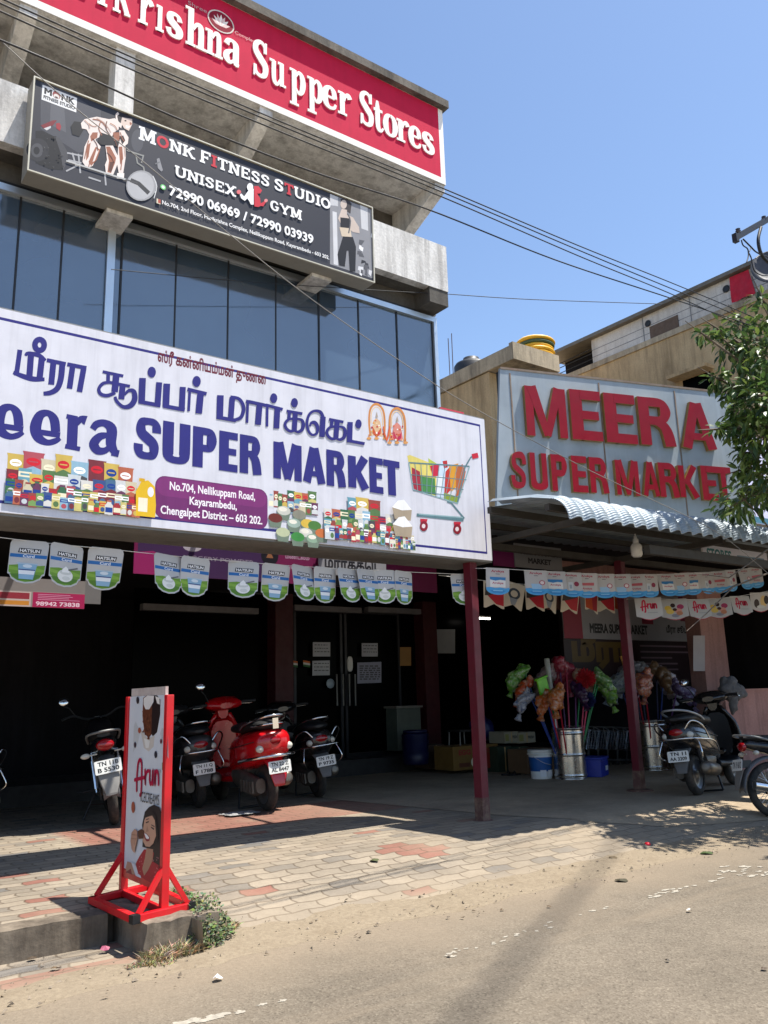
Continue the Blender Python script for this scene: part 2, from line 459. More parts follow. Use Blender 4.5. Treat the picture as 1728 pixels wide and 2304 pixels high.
M_OLDBAND = weathered('mouldy_band', (168,154,132), (196,180,152), (84,78,70), .75, .4)
M_KERB = weathered('kerb_concrete', (104,95,84), (136,124,108), (58,50,43), .85, .4, .2, 5)
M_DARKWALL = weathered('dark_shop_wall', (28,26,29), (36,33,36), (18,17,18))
M_PINKWALL = weathered('faded_pink_plaster', (150,112,104), (170,130,122), (104,78,74), .5, .4)
M_REDPAINT = mat('maroon_post_paint', (92,6,30), .5, 0, .12, 5, dirt=(80,40,40), dsc=6, damt=.35)
M_DARKRED = mat('dark_maroon_paint', (64,12,20), .6)
M_BLACKM = mat('black_painted_steel', (26,26,28), .5)
M_GREYM = mat('grey_painted_steel', (118,118,116), .5, .2, .12)
M_ALU = mat('anodised_aluminium', (205,212,216), .35, .75, .06, 3)
M_CHROME = mat('chrome', (225,225,225), .12, 1., .03)
M_RUBBER = mat('tyre_rubber', (34,33,32), .85, 0, .2, 14, bump=.15, bsc=60, dirt=(92,82,70), dsc=7, damt=.55)
M_BLKPL = mat('black_plastic', (22,22,24), .5, 0, .15, 8)
M_WHITE = mat('white_paint', (225,225,222), .55, 0, .05)
M_GALV = mat('galvanised_sheet', (168,170,172), .4, .6, .15, 4)
def glass_mat():
    n = NT('tinted_facade_glass'); v = n.pos()
    c = n.ramp(n.noise(v, .5, 3), [(.35, C((48,62,78))), (.65, C((66,82,98)))])
    n.base(c); n.rough(n.ramp(n.noise(v, 3, 5), [(.3, .03), (.75, .14)])); n.b.inputs['IOR'].default_value = 2.5
    n.b.inputs['Specular IOR Level'].default_value = .5
    n.bump(n.noise(v, .8, 3), .10, .05); return n.m
M_GLASS = glass_mat()
def shop_glass():
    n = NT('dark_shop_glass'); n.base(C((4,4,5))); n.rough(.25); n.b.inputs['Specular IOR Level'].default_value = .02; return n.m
M_SGLASS = shop_glass()

# ================================================================ ground
def sheet(name, x0, y0, x1, y1, z, m, nx=1, ny=1, zf=None, skip=None, xs=None, ys=None):
    xs = xs or [x0+(x1-x0)*i/nx for i in range(nx+1)]; ys = ys or [y0+(y1-y0)*i/ny for i in range(ny+1)]
    b = MB(); k = len(xs)
    vs = [(x, y, zf(x, y) if zf else z) for y in ys for x in xs]
    fs = [(j*k+i, j*k+i+1, (j+1)*k+i+1, (j+1)*k+i) for j in range(len(ys)-1) for i in range(k-1) if not (skip and skip((xs[i]+xs[i+1])/2, (ys[j]+ys[j+1])/2))]
    b.add(vs, fs, bool(zf)); o = b.build(name, m); return tag(o, kind='structure')
sheet('ground', -500, -500, 500, 500, -.03, M_CONC)
sheet('road', -120, -7, 160, 5.2, 0., M_ROAD)
ys = [5.05+.15*i for i in range(11)]+[7+.5*i for i in range(17)]
sheet('pavement', 0, 0, 0, 0, 0, M_PAV, zf=lambda x, y: gz(x, y) if x > 2.3 else .18, skip=lambda x, y: x < 2.3 and y < 5.7,
      xs=[-9, -4, 0, 1.5, 2.295, 2.305, 2.6, 3.2, 4, 5, 6, 7, 8, 10, 12, 15, 20], ys=sorted(ys+[5.69]))
sheet('kerbside_strip', -9, 5.13, 2.3, 5.70, .004, M_STRIP, 1, 1)
def sandmat():
    n = NT('drifted_sand'); p = n.pos()
    c = n.ramp(n.noise(p, 30, 6, .7), [(.3, C((122,110,93))), (.7, C((144,131,111)))]); k = n.ramp(n.noise(p, 3.5, 6, .65), [(.5, 0.), (.75, .5)]); c = n.mix(k, c, C((112,98,80)))
    n.base(c); n.rough(.95); n.b.inputs['Specular IOR Level'].default_value = .1; n.bump(n.noise(p, 28, 8, .7), .8, .012); return n.m
b = MB(); vs = []; N = 260
for i in range(N+1):
    x = -5+18.5*i/N
    f = mnoise.noise(V((x*1.3,3,0)))*.16+mnoise.noise(V((x*5,9,0)))*.07+mnoise.noise(V((x*17,1,0)))*.03
    y1 = 5.19+f+(.1 if x > 2.4 else .04); y0 = 4.84+.7*f
    for j in range(5):
        y = y0+(y1-y0)*j/4; h = .009*sin(pi*(j/4)**.8)*(1+mnoise.noise(V((x*6,y*6,5))))
        vs.append((x, y, max(gz(x, y) if x > 2.3 else (.004 if y > 5.1 else 0), 0)+(.0004 if j == 0 else .0012 if j == 4 else .003)+h))
b.add(vs, [(i*5+j, (i+1)*5+j, (i+1)*5+j+1, i*5+j+1) for i in range(N) for j in range(4)], True)
tag(b.build('sand_verge', sandmat()), kind='structure')
b = MB()                                             # dusty concrete apron in front of the side shop, 4 mm above the pavers
pts = [onG(1240, 1846), onG(1335, 1905), onG(1400, 1935), onG(1560, 1905)]
ap = [(6.35, 9.6), (6.55, 7.6), (6.7, 6.9), (7.0, 6.25), (7.5, 5.8), (8.2, 5.55), (9.5, 5.3), (11, 5.2), (15, 5.15), (15, 14), (6.35, 14)]
lines = [5.15+.15*i for i in range(10)]+[7, 9.6, 14]
def apx(y):
    for (x0, y0), (x1, y1) in zip(ap[:-3], ap[1:-2]):
        if y1 <= y <= y0: return x0+(x1-x0)*(y0-y)/(y0-y1)
    return 6.35
vs = []; fs = []
for i, y in enumerate(lines):
    x0 = apx(min(9.6, y)) + .05*sin(y*13)
    for j in range(6): x = x0+(15.5-x0)*j/5; vs.append((x, y, gz(x, y)+.005))
for i in range(len(lines)-1):
    for j in range(5): fs.append((i*6+j, i*6+j+1, (i+1)*6+j+1, (i+1)*6+j))
b.add(vs, fs, True); tag(b.build('concrete_apron', M_CONC), kind='structure')
# kerb along the raised pavement and the broken block at its end
b = MB()
def rough_box(b, x0, y0, z0, x1, y1, z1, nx, amp, seed):
    """box with a worn, uneven skin"""
    ny = max(2, int(nx*(y1-y0)/(x1-x0))); nzz = 5
    def jit(p):
        d = mnoise.noise_vector(V(p)*7+V((seed, 0, 0)))*amp+mnoise.noise_vector(V(p)*22+V((seed, 3, 0)))*amp*.4; return V(p)+d
    def face(o, du, dv, nu, nv):
        vs = []; fs = []
        for j in range(nv+1):
            for i in range(nu+1): vs.append(jit(V(o)+V(du)*(i/nu)+V(dv)*(j/nv)))
        for j in range(nv):
            for i in range(nu): q = j*(nu+1)+i; fs.append((q, q+1, q+nu+2, q+nu+1))
        b.add(vs, fs, True)
    X, Y, Z = x1-x0, y1-y0, z1-z0
    face((x0,y0,z0), (X,0,0), (0,0,Z), nx, nzz); face((x0,y0,z1), (X,0,0), (0,Y,0), nx, ny); face((x1,y1,z0), (-X,0,0), (0,0,Z), nx, nzz)
    face((x0,y1,z0), (0,-Y,0), (0,0,Z), ny, nzz); face((x1,y0,z0), (0,Y,0), (0,0,Z), ny, nzz)
rough_box(b, -8, 5.66, -.02, 1.93, 5.84, .186, 120, .006, 1)
tag(b.build('kerb', M_KERB), kind='structure')
b = MB(); rough_box(b, 2.0, 5.2, -.02, 2.47, 5.98, .19, 14, .02, 5)
tag(b.build('concrete_block', M_KERB), 'broken grey concrete block at the kerb end under the red ice cream stand', 'concrete block')
b = MB(); rough_box(b, 1.9, 5.78, -.02, 2.03, 6.1, .18, 6, .006, 9); tag(b.build('kerb', M_KERB), kind='structure')
# worn white paint on the road
def blobs(name, spots, seed):
    rnd = random.Random(seed); b = MB()
    for x, y, rx, ry in spots:
        p = onZ(x, y, .002); n = 16; ph = rnd.random()*9
        ring = []
        for i in range(n):
            a = 2*pi*i/n; k = .45+.75*rnd.random(); ring.append((p.x+rx*k*cos(a), p.y+ry*k*sin(a), .0022+.00002*len(b.f)))
        b.add(ring, [tuple(range(n))])
    return tag(b.build(name, mat('worn_road_paint', (152,145,131), .85, 0, .25, 30)), kind='structure')
blobs('road_marking', [(425,2297,.07,.035),(482,2287,.08,.035),(455,2296,.05,.03),(500,2283,.04,.025),(398,2302,.04,.02),(540,2276,.03,.03),(590,2260,.03,.02),(636,2251,.03,.02)] +
      [(985+t*730+random.uniform(-12,12), 2153-t*207+random.uniform(-7,7), random.uniform(.01,.035), random.uniform(.01,.02)) for t in [random.random()*.55 for _ in range(26)]] +
      [(985+t*730+random.uniform(-6,6), 2153-t*207+random.uniform(-4,4), random.uniform(.02,.06), random.uniform(.012,.022)) for t in [.65+random.random()*.22 for _ in range(20)]] +
      [(1648+random.uniform(-40,90), 1966-random.uniform(-8,18)*1., random.uniform(.02,.07), random.uniform(.012,.03)) for _ in range(22)], 3)

# ================================================================ main building
RY = 8.63
bld = thing('commercial_building', 'weathered three storey concrete building with blue glass facade behind the big white sign', 'building', (7.75, 9.0, 0))
XR = 7.75; XL = -7.
b = MB(); b.bx((XL,RY,9.17),(XR,RY+.18,10.5)); b.bx((XL,RY+.18,9.17),(XR,15,9.34)); b.bx((XR-.16,RY+.18,9.34),(XR,15,10.45)); b.build('fascia_wall', M_WCONC, bld)
b = MB(); b.bx((XL,RY-.10,10.50),(XR+.06,RY+.3,10.63)); b.bx((XR-.2,RY+.3,10.50),(XR+.06,15,10.63)); b.build('cornice', M_DCONC, bld)
for x in (7.55, 4.55, 1.55, -1.6):                       # tapering brackets under the overhanging slab
    b = MB(); b.add([(x,RY+.02,9.168),(x+.19,RY+.02,9.168),(x+.19,RY+.02,9.05),(x,RY+.02,9.05),(x,9.75,9.168),(x+.19,9.75,9.168),(x+.19,9.75,8.6),(x,9.75,8.6)],
          [(0,1,5,4),(3,7,6,2),(0,4,7,3),(1,2,6,5),(0,3,2,1),(4,5,6,7)]); b.build('bracket', M_WCONC, bld)
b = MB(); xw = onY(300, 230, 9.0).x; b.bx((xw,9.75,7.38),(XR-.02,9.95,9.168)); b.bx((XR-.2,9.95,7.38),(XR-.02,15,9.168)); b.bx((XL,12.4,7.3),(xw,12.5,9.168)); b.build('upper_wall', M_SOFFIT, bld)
cx0, cx1 = onY(259, 170, 8.68).x, onY(303, 170, 8.68).x
for k in (0, -1, -2): b = MB(); b.bx((cx0+k*3.4,8.68,8.152),(cx1+k*3.4,8.92,9.168)); b.build('column', M_WCONC, bld)
b = MB(); b.bx((XL,8.69,7.40),(XR,8.83,8.15)); b.bx((XR-.14,8.83,7.40),(XR,9.75,8.15)); b.build('balcony_parapet', M_WCONC, bld)
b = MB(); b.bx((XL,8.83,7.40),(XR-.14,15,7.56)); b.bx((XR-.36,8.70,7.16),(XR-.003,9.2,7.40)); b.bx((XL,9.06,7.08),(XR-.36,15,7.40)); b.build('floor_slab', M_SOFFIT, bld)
b = MB(); b.bx((XR,9.2,7.42),(XR+.28,12,7.52)); b.bx((XR,9.25,7.30),(XR+.22,12,7.42)); b.bx((XR,9.4,9.5),(XR+.2,12,9.72)); b.build('ledge', M_WCONC, bld)
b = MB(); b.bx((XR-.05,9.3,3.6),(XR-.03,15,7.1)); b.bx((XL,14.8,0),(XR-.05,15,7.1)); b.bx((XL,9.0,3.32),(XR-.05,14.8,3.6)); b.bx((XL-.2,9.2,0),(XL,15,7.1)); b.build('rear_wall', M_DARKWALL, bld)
# glass front: one part for each pane
mx = [onY(x, y, 9.).x for x, y in ((30,684),(130,708),(240,734),(267,740),(391,768),(511,799),(620,826),(719,849),(810,873),(898,893))]+[XR-.1]
mx = [-6.5,-5.2,-3.9,-2.6,-1.2,.1]+mx
for i in range(len(mx)-1):
    t = random.uniform(-.006, .006)
    b = MB(); b.add([(mx[i]+.012,9.0+t,3.62),(mx[i+1]-.012,9.0-t,3.62),(mx[i+1]-.012,9.0-t,7.0),(mx[i]+.012,9.0+t,7.0)], [(0,1,2,3)])
    b.bx((mx[i]+.012,9.008,3.62),(mx[i+1]-.012,9.014,7.0)); b.build('glass_pane', M_GLASS, bld)
b = MB()
for i, x in enumerate(mx): b.bx((x-.011,8.992,3.62),(x+.011,9.03,7.0))
b.build('mullion', M_BLACKM, bld)
b = MB(); b.bx((XL,8.95,7.0),(XR-.03,9.05,7.08)); b.bx((XR-.09,8.95,3.62),(XR-.03,9.06,7.0)); b.build('window_frame', M_ALU, bld)
b = MB(); b.bx((mx[8]-.045,8.95,3.6),(mx[8]+.045,8.988,6.98)); b.build('cover_strip', M_ALU, bld)
b = MB(); b.bx((XL,9.03,7.085),(XR-.37,9.06,7.16)); b.build('recess_shade', M_BLACKM, bld)  # shade of the recess above the glass, put in as a black strip
# rooftop bits seen over the cornice
b = MB(); p = onY(925, 203, 9.0); b.bx((p.x-.12,8.95,10.63),(p.x+.1,9.15,p.z+.06)); b.build('rooftop_block', M_WHITE, bld)

# painted red sign with raised white letters
A = Art((0, RY-.006, 0))
ax0 = XL; ax1 = XR
A.poly(rect(ax0, 9.17, ax1, 10.49), 'f0eeea'); A.poly(rect(ax0, 9.27, ax1-.09, 10.49), 'c41e44')
sgn = A.build('painted_sign_panel', PAINTED, bld)

# ---- serif letters of the red sign: strokes in a box of x-height 1 (caps 1.5), thickness by point
def ser(x, y, w=.34, t=.10): return ([(x-w/2, y), (x+w/2, y)], t, 0)
T_, n_ = .23, .11
SERIF = {
 'K': (1.05, [([(.22,0),(.22,1.5)],T_,0), ser(.22,.05,.46), ser(.22,1.45,.46), ([(.30,.62),(.55,.95),(.80,1.45)],.13,0), ([(.36,.75),(.62,.45),(.86,.05)],.27,0), ser(.86,.05,.36), ser(.8,1.45,.36)]),
 'H': (1.1, [([(.2,0),(.2,1.5)],T_,0), ([(.85,0),(.85,1.5)],T_,0), ([(.2,.75),(.85,.75)],.13,0), ser(.2,.05,.42), ser(.85,.05,.42), ser(.2,1.45,.42), ser(.85,1.45,.42)]),
 'r': (.66, [([(.2,0),(.2,.98)],T_,0), ser(.2,.05,.44), ser(.12,.94,.24), ([(.28,.62,.1),(.36,.86,.13),(.5,.93,.2),(.58,.8,.24)],.2,5)]),
 'i': (.44, [([(.2,0),(.2,.98)],T_,0), ser(.2,.05,.44), ser(.12,.94,.24)]),
 's': (.62, [([(.50,.70,.20),(.46,.86,.14),(.32,.93,.13),(.17,.85,.22),(.17,.66,.26),(.33,.5,.28),(.48,.35,.27),(.48,.15,.23),(.32,.06,.13),(.16,.12,.14),(.1,.32,.2)],.2,5)]),
 'h': (.82, [([(.2,0),(.2,1.5)],T_,0), ser(.2,.05,.4), ser(.1,1.45,.26), ([(.3,.68,.1),(.42,.9,.14),(.57,.9,.22),(.62,.7,T_),(.62,0,T_)],.2,4), ser(.62,.05,.38)]),
 'n': (.82, [([(.2,0),(.2,.98)],T_,0), ser(.2,.05,.4), ser(.1,.94,.26), ([(.3,.68,.1),(.42,.9,.14),(.57,.9,.22),(.62,.7,T_),(.62,0,T_)],.2,4), ser(.62,.05,.38)]),
 'a': (.74, [([(.14,.74,.22),(.2,.9,.17),(.36,.95,.13),(.5,.84,.22),(.52,.6,T_),(.52,.12,T_),(.64,.04,.12)],.2,5), ([(.5,.58,.1),(.3,.52,.12),(.15,.36,.22),(.15,.18,.24),(.26,.06,.16),(.4,.14,.1),(.48,.3,.1)],.2,5)]),
 'u': (.82, [([(.18,.96,T_),(.18,.3,T_),(.25,.08,.2),(.4,.05,.13),(.54,.28,.1)],.2,5), ([(.62,.98),(.62,0)],T_,0), ser(.08,.94,.26), ser(.54,.94,.26), ser(.72,.05,.26)]),
 'p': (.80, [([(.2,-.5),(.2,.98)],T_,0), ser(.2,-.46,.44), ser(.1,.94,.26), ([(.28,.72,.1),(.42,.92,.13),(.58,.82,.22),(.64,.5,.27),(.57,.16,.22),(.42,.05,.13),(.28,.2,.1)],.2,5)]),
 'e': (.72, [([(.2,.52),(.56,.52)],.10,0), ([(.56,.52,.2),(.52,.82,.2),(.36,.94,.13),(.2,.8,.22),(.14,.5,.26),(.2,.18,.22),(.36,.06,.14),(.54,.12,.12),(.6,.28,.09)],.2,5)]),
 't': (.56, [([(.24,1.35,.1),(.24,1.0,T_),(.24,.28,T_),(.3,.08,.2),(.42,.06,.12),(.52,.2,.08)],.2,4), ([(.04,.93),(.5,.93)],.12,0)]),
 'o': (.76, [([(.37,.95,.12),(.2,.84,.2),(.13,.5,.27),(.2,.16,.2),(.37,.05,.12),(.54,.16,.2),(.61,.5,.27),(.54,.84,.2),(.37,.95,.12)],.2,5)]),
 'S': (.86, [([(.66,1.05,.16),(.62,1.34,.16),(.42,1.46,.15),(.2,1.32,.24),(.18,1.05,.28),(.42,.78,.31),(.66,.52,.30),(.64,.18,.24),(.42,.06,.15),(.2,.16,.15),(.14,.45,.16)],.2,5), ([(.7,1.5),(.68,1.05)],.09,0), ([(.1,0),(.12,.46)],.09,0)]),
}
def letter(b, glyph, fr, a0, kx, b0, ky, h0, h1, stag=.0006):
    for i, (pts, wd, sm) in enumerate(glyph):
        P = [(p[0], p[1], p[2] if len(p) > 2 else wd) for p in pts]
        if sm: P = catmull(P, sm)
        L, R = outline(P); lp = L+R[::-1]
        lp = [(a0+x*kx, b0+y*ky) for x, y in lp]
        ar = sum(lp[q][0]*lp[(q+1) % len(lp)][1]-lp[(q+1) % len(lp)][0]*lp[q][1] for q in range(len(lp)))
        if ar < 0: lp = lp[::-1]
        b.prism([lp], fr, h0, h1+i*stag, side=1 if b.two else None)
MB.two = False
FR = Art((0, RY, 0)).fr
aA = Art((0, RY, 0))
M_RLET = mat('white_letter_paint', (236,234,228), .7, 0, .05, 12, dirt=(190,150,150), dsc=9, damt=.3)
K1 = (.3617,); T1 = lambda x, y: (x*.3617, y*.3617); T2 = lambda x, y: (500+x*.3617, y*.3617)
base = (aA.px(*T1(1450, 402))[1] + aA.px(*T2(1275, 966))[1])/2
xh = (aA.px(*T1(1430, 235))[1] + aA.px(*T2(1040, 728))[1])/2 - base
lets = [('K',T1,690,60,815,85),('r',T1,845,90,950,100),('i',T1,955,150,1025,170),('s',T1,1030,150,1128,180),('h',T1,1135,180,1288,230),('n',T1,1262,260,1392,300),('a',T1,1392,320,1495,360),
        ('S',T2,185,360,278,390),('u',T2,282,430,400,470),('p',T2,405,520,508,560),('p',T2,515,570,618,610),('e',T2,622,615,712,645),('r',T2,705,650,800,680),
        ('S',T2,850,680,932,700),('t',T2,930,740,1005,770),('o',T2,1003,795,1082,825),('r',T2,1070,820,1160,840),('e',T2,1160,870,1236,890),('s',T2,1240,905,1310,925)]
la = []
for ch, T, xa, ya, xb, yb in lets: la.append((ch, aA.px(*T(xa, ya))[0], aA.px(*T(xb, yb))[0]))
x = la[0][1]
pre = []
for ch, wd in (('i',.44),('r',.66),('a',.74),('H',1.1)):
    x -= wd*.36 + .03; pre.append((ch, x, x+wd*.36))
for ch, a0, a1 in pre+la:
    b = MB(); adv, g = SERIF[ch]
    xs = [p[0]+d*(p[2] if len(p) > 2 else wd)*.5 for pts, wd, s_ in g for p in pts for d in (-1, 1)]
    xs = [p[0] for pts, wd, s_ in g for p in pts]; lo = min(xs)-.08; hi = max(xs)+.08
    kx = (a1-a0)/(hi-lo); letter(b, g, FR, a0-lo*kx, kx, base, xh, .004, .022)
    b.build('raised_letter', M_RLET, bld)
# lotus medallion on the red sign
TL = lambda x, y: T1(x, y); A = Art((0, RY-.012, 0)); c = A.px(*T1(1375, 135)); r = .16
A.poly(circle(*c, .19, .16), 'd8cfc6'); A.poly(circle(*c, .172, .143), '8a1c30')
for k in range(-3, 4):
    a = k*.42; tip = (c[0]+.14*sin(a), c[1]-.06+.17*cos(a)); bs = (c[0], c[1]-.07)
    m_ = ((tip[0]+bs[0])/2, (tip[1]+bs[1])/2); q = .026; A.poly([bs, (m_[0]+q*cos(a), m_[1]-q*sin(a)), tip, (m_[0]-q*cos(a), m_[1]+q*sin(a))], 'f2ece6' if k % 2 == 0 else 'e2c6c2')
A.text('Shree', c[0]-.46, c[1]+.02, c[0]-.2, c[1]+.08, 'd0a8a8'); A.text('Complex', c[0]+.2, c[1]-.10, c[0]+.5, c[1]-.03, 'd0a8a8')
A.build('lotus_medallion', PAINTED, bld)

# loose gravel and crumbs along the verge
rg = random.Random(11); b = MB()
for _ in range(900):
    x = rg.uniform(-.5, 11); y = 5.02+rg.gauss(0, .22); r = rg.choice((.004,.005,.006,.008,.012))
    z = max(gz(x, y) if x > 2.3 or y < 5.05 else .004, 0)+.009; o_ = V((x, y, z)); q = [V((rg.uniform(-1,1),rg.uniform(-1,1),rg.uniform(-.3,.9)))*r for _ in range(4)]
    b.add([o_+q[0]-V((r,0,0)), o_+q[1]+V((r,0,0)), o_+q[2]+V((0,r,0)), o_+q[3]+V((0,0,r))], [(0,1,2),(0,1,3),(1,2,3),(2,0,3)])
tag(b.build('gravel', mat('verge_gravel', (136,122,104), .9, 0, .35, 30)), kind='stuff')
# ================================================================ heavy sans letters (height 1)
def hv(ch, t=.27):
    h = .19; return hv2(ch, t, h, t/.27)
def hv2(ch, t, h, k):
    if ch == 'S': return .66, [([(x, y, w*(k if w > .21 else 1)) for x, y, w in [(.585,.66,.25),(.575,.80,.25),(.50,.90,.19),(.33,.915,.17),(.17,.87,.22),(.135,.72,.27),(.18,.60,.27),(.33,.50,.27),(.48,.40,.27),(.525,.28,.27),(.49,.13,.22),(.33,.085,.17),(.15,.11,.2),(.085,.22,.25),(.08,.35,.25)]],.25,5)]
    if ch == 'U': return .68, [([(.135,1.,t),(.135,.30,t),(.16,.15,.24),(.24,.09,.18),(.34,.08,.17),(.44,.09,.18),(.52,.15,.24),(.545,.30,t),(.545,1.,t)],t,3)]
    if ch == 'P': return .64, [([(.135,0),(.135,1)],t,0), ([(.2,.905,.19),(.38,.905,.19),(.47,.86,.23*k),(.50,.70,.27*k),(.46,.54,.23*k),(.38,.49,.18),(.2,.49,.18)],.2,3)]
    if ch == 'R': return .70, [([(.135,0),(.135,1)],t,0), ([(.2,.905,.19),(.40,.905,.19),(.49,.86,.23*k),(.52,.72,.27*k),(.48,.58,.23*k),(.38,.52,.18),(.2,.52,.18)],.2,3), ([(.36,.52,.2),(.48,.40,.26*k),(.53,.25,.28*k),(.565,0,.28*k)],.27,3)]
    if ch == 'E': return .52, [([(.135,0),(.135,1)],t,0), ([(.2,.095),(.52,.095)],h,0), ([(.2,.5),(.48,.5)],h-.02,0), ([(.2,.905),(.52,.905)],h,0)]
    if ch == 'M': return .92, [([(.12,0),(.12,1)],.24*k,0), ([(.80,0),(.80,1)],.24*k,0), ([(.18,1.,.28*k),(.46,.02,.2*k)],.25,0), ([(.74,1.,.28*k),(.46,.02,.2*k)],.25,0)]
    if ch == 'A': return .76, [([(.13,0),(.36,1.)],.26*k,0), ([(.63,0),(.40,1.)],.26*k,0), ([(.2,.26),(.56,.26)],.15,0)]
    if ch == 'K': return .72, [([(.135,0),(.135,1)],t,0), ([(.24,.42,.22*k),(.58,1.,.28*k)],.26,0), ([(.30,.55,.22*k),(.59,0,.29*k)],.27,0)]
    if ch == 'T': return .58, [([(.29,0),(.29,.9)],t,0), ([(0,.905),(.58,.905)],h,0)]
def hext(g):
    L = []
    for pts, wd, sm in g:
        P = [(p[0], p[1], p[2] if len(p) > 2 else wd) for p in pts]
        if sm: P = catmull(P, sm)
        a, c = outline(P); L += a+c
    return min(p[0] for p in L), max(p[0] for p in L), min(p[1] for p in L), max(p[1] for p in L)
def clipy(lp, fr): return lp

# ================================================================ the big white sign
SY, SZ0, SZ1, SX0, SX1 = 6.8, 2.941, 4.612, -1.6, 6.523
sg = thing('shop_sign', 'big white supermarket sign lettered in blue Tamil and English above the scooters', 'sign', (SX1, SY, SZ0))
b = MB(); b.bx((SX0,SY+.004,SZ0),(SX1,SY+.62,SZ1)); b.build('sign_box', mat('white_sign_vinyl', (226,226,230), .5, 0, .04, 3), sg)
b = MB()
for z in (SZ0-.02, SZ1): b.bx((SX0,SY+.02,z),(SX1+.012,SY+.63,z+.02))
b.bx((SX1,SY+.006,SZ0),(SX1+.012,SY+.62,SZ1)); b.build('edge_trim', M_GREYM, sg)
b = MB()
for x in (-1.2,.6,2.4,4.2,5.9): b.bar((x,SY+.64,SZ1-.1),(x,8.99,SZ1-.35),.05); b.bar((x,SY+.655,SZ0),(x,SY+.655,SZ1),.05)
b.bar((SX0,SY+.68,SZ0+.05),(SX1-.1,SY+.68,SZ0+.05),.06); b.build('support_frame', M_BLACKM, sg)
A = Art((0, SY, 0))
A.poly(rect(SX0, SZ0, SX1, SZ1), 'd6d6de')
NAVY = '2d2a78'
i0, i1 = .055, .085
for q in (rect(SX0, SZ1-.10, SX1-.07, SZ1-.075), rect(SX0, SZ0+.07, SX1-.07, SZ0+.095), rect(SX1-.085, SZ0+.07, SX1-.07, SZ1-.075)): A.poly(q, NAVY)
A.build('sign_face', VINYL, sg)
S0 = A.h
# Tamil headline, traced stroke by stroke
A = Art((0, SY, 0)); A.h = S0+2e-4
k5 = .3737
T5 = lambda x, y: (x*k5, 740+y*k5)
T6 = lambda x, y: (560+x*.2411, 880+y*.2411)
def st(T, pts, w=None, sm=0, closed=False): A.stroke(pts, w, NAVY, sm, T, closed)
def dot(T, x, y, rx, ry=None): A.ppoly(circle(x, y, rx, ry, 20), NAVY, T)
st(T5,[(120,126),(98,282)],30); st(T5,[(80,262,22),(140,286,30),(200,302,32),(268,304,22)],26,4); st(T5,[(186,160),(176,300)],38)
st(T5,[(152,162,14),(170,148,24),(235,160,26),(275,190,16)],22,4); st(T5,[(252,176),(238,300)],38)
st(T5,circle(238,97,28,33,20),34,0,True); st(T5,[(236,128),(222,168)],22)
st(T5,[(282,188),(396,212)],24); st(T5,[(322,196),(308,336)],36)
st(T5,[(376,205,36),(366,300,36),(345,358,34),(305,384,30),(262,390,24)],34,5)
st(T5,[(405,213),(520,236)],24); st(T5,[(438,220),(418,360)],34); st(T5,[(504,236),(478,380)],34)
st(T5,[(618,258),(742,284)],18); st(T5,[(652,262),(650,322)],22); st(T5,[(700,275),(690,380)],40); st(T5,[(640,318),(782,346)],18)
st(T5,[(668,322,16),(622,328,20),(595,360,20),(606,392,22),(645,402,22),(694,384,20)],20,5)
st(T5,[(738,342),(730,424)],36); st(T5,[(748,398,14),(775,372,20),(805,378,28),(810,425,34),(785,462,32),(742,470,22),(704,438,20),(692,408,18)],22,5)
st(T5,[(858,296),(852,446)],40); st(T5,[(835,438),(966,462)],24); st(T5,[(958,322),(948,460)],36); dot(T5,913,261,25,33)
st(T5,[(1004,330),(998,470)],40); st(T5,[(983,464),(1112,488)],24); st(T5,[(1100,350),(1094,484)],36)
st(T5,[(1128,364),(1243,392)],22); st(T5,[(1142,370),(1135,496)],16); st(T5,[(1208,380),(1196,510)],40); dot(T5,1183,317,25,33)
st(T5,[(1326,400),(1322,540)],40); st(T5,[(1304,532),(1420,552)],22); st(T5,[(1398,412),(1388,548)],34)
st(T5,[(1386,410,18),(1440,424,20),(1466,476,22),(1450,532,22),(1408,550,18)],20,5)
st(T5,[(1480,436),(1602,462)],20); st(T5,[(1491,440),(1486,566)],16); st(T5,[(1562,452),(1552,578)],36)
st(T6,[(0,98),(136,128)],28); st(T6,[(156,130),(314,172)],28); st(T6,[(170,136),(167,332)],24); st(T6,[(264,162),(255,350)],54); dot(T6,230,67,33,46)
st(T6,[(350,186),(497,212)],26); st(T6,[(376,190),(372,262)],30); st(T6,[(432,200),(422,372)],46)
LP = lambda ox, oy: [st(T6,[(x+ox,y+oy,w) for x, y, w in q],24,5) for q in ([(440,258,20),(372,264,24),(336,304,28),(348,350,28),(388,376,26),(434,362,22)],[(440,258,20),(492,272,26),(506,318,34),(492,362,32),(458,382,26),(428,372,20)])]
LP(0,0); dot(T6,423,110,32,44)
st(T6,[(690,240),(680,430)],50); st(T6,[(700,270,26),(668,200,30),(610,186,24),(560,220,24),(540,300,26),(556,375,24),(592,410,22),(632,392,24),(638,336,34),(612,296,36),(578,300,24),(566,330,16)],22,6)
st(T6,[(745,264),(880,290)],26); st(T6,[(772,268),(768,334)],30); st(T6,[(822,275),(810,440)],46)
LP(390,72)
st(T6,[(942,290),(936,480)],50); st(T6,[(914,462),(1077,492)],28); dot(T6,1020,308,29,43)
A.build('tamil_headline', VINYL, sg)
# "eera" in heavy slab letters and SUPER MARKET
A = Art((0, SY, 0)); A.h = S0+2e-4
def eglyph(dx, dy):
    st(T5,[(x+dx,y+dy,w) for x, y, w in [(335,622,56),(326,548,56),(290,508,38),(240,522,56),(214,592,70),(230,654,58),(282,684,38),(330,676,36),(362,658,26)]],40,5); st(T5,[(215+dx,618+dy),(362+dx,640+dy)],34)
eglyph(0,0); eglyph(-222,-36)
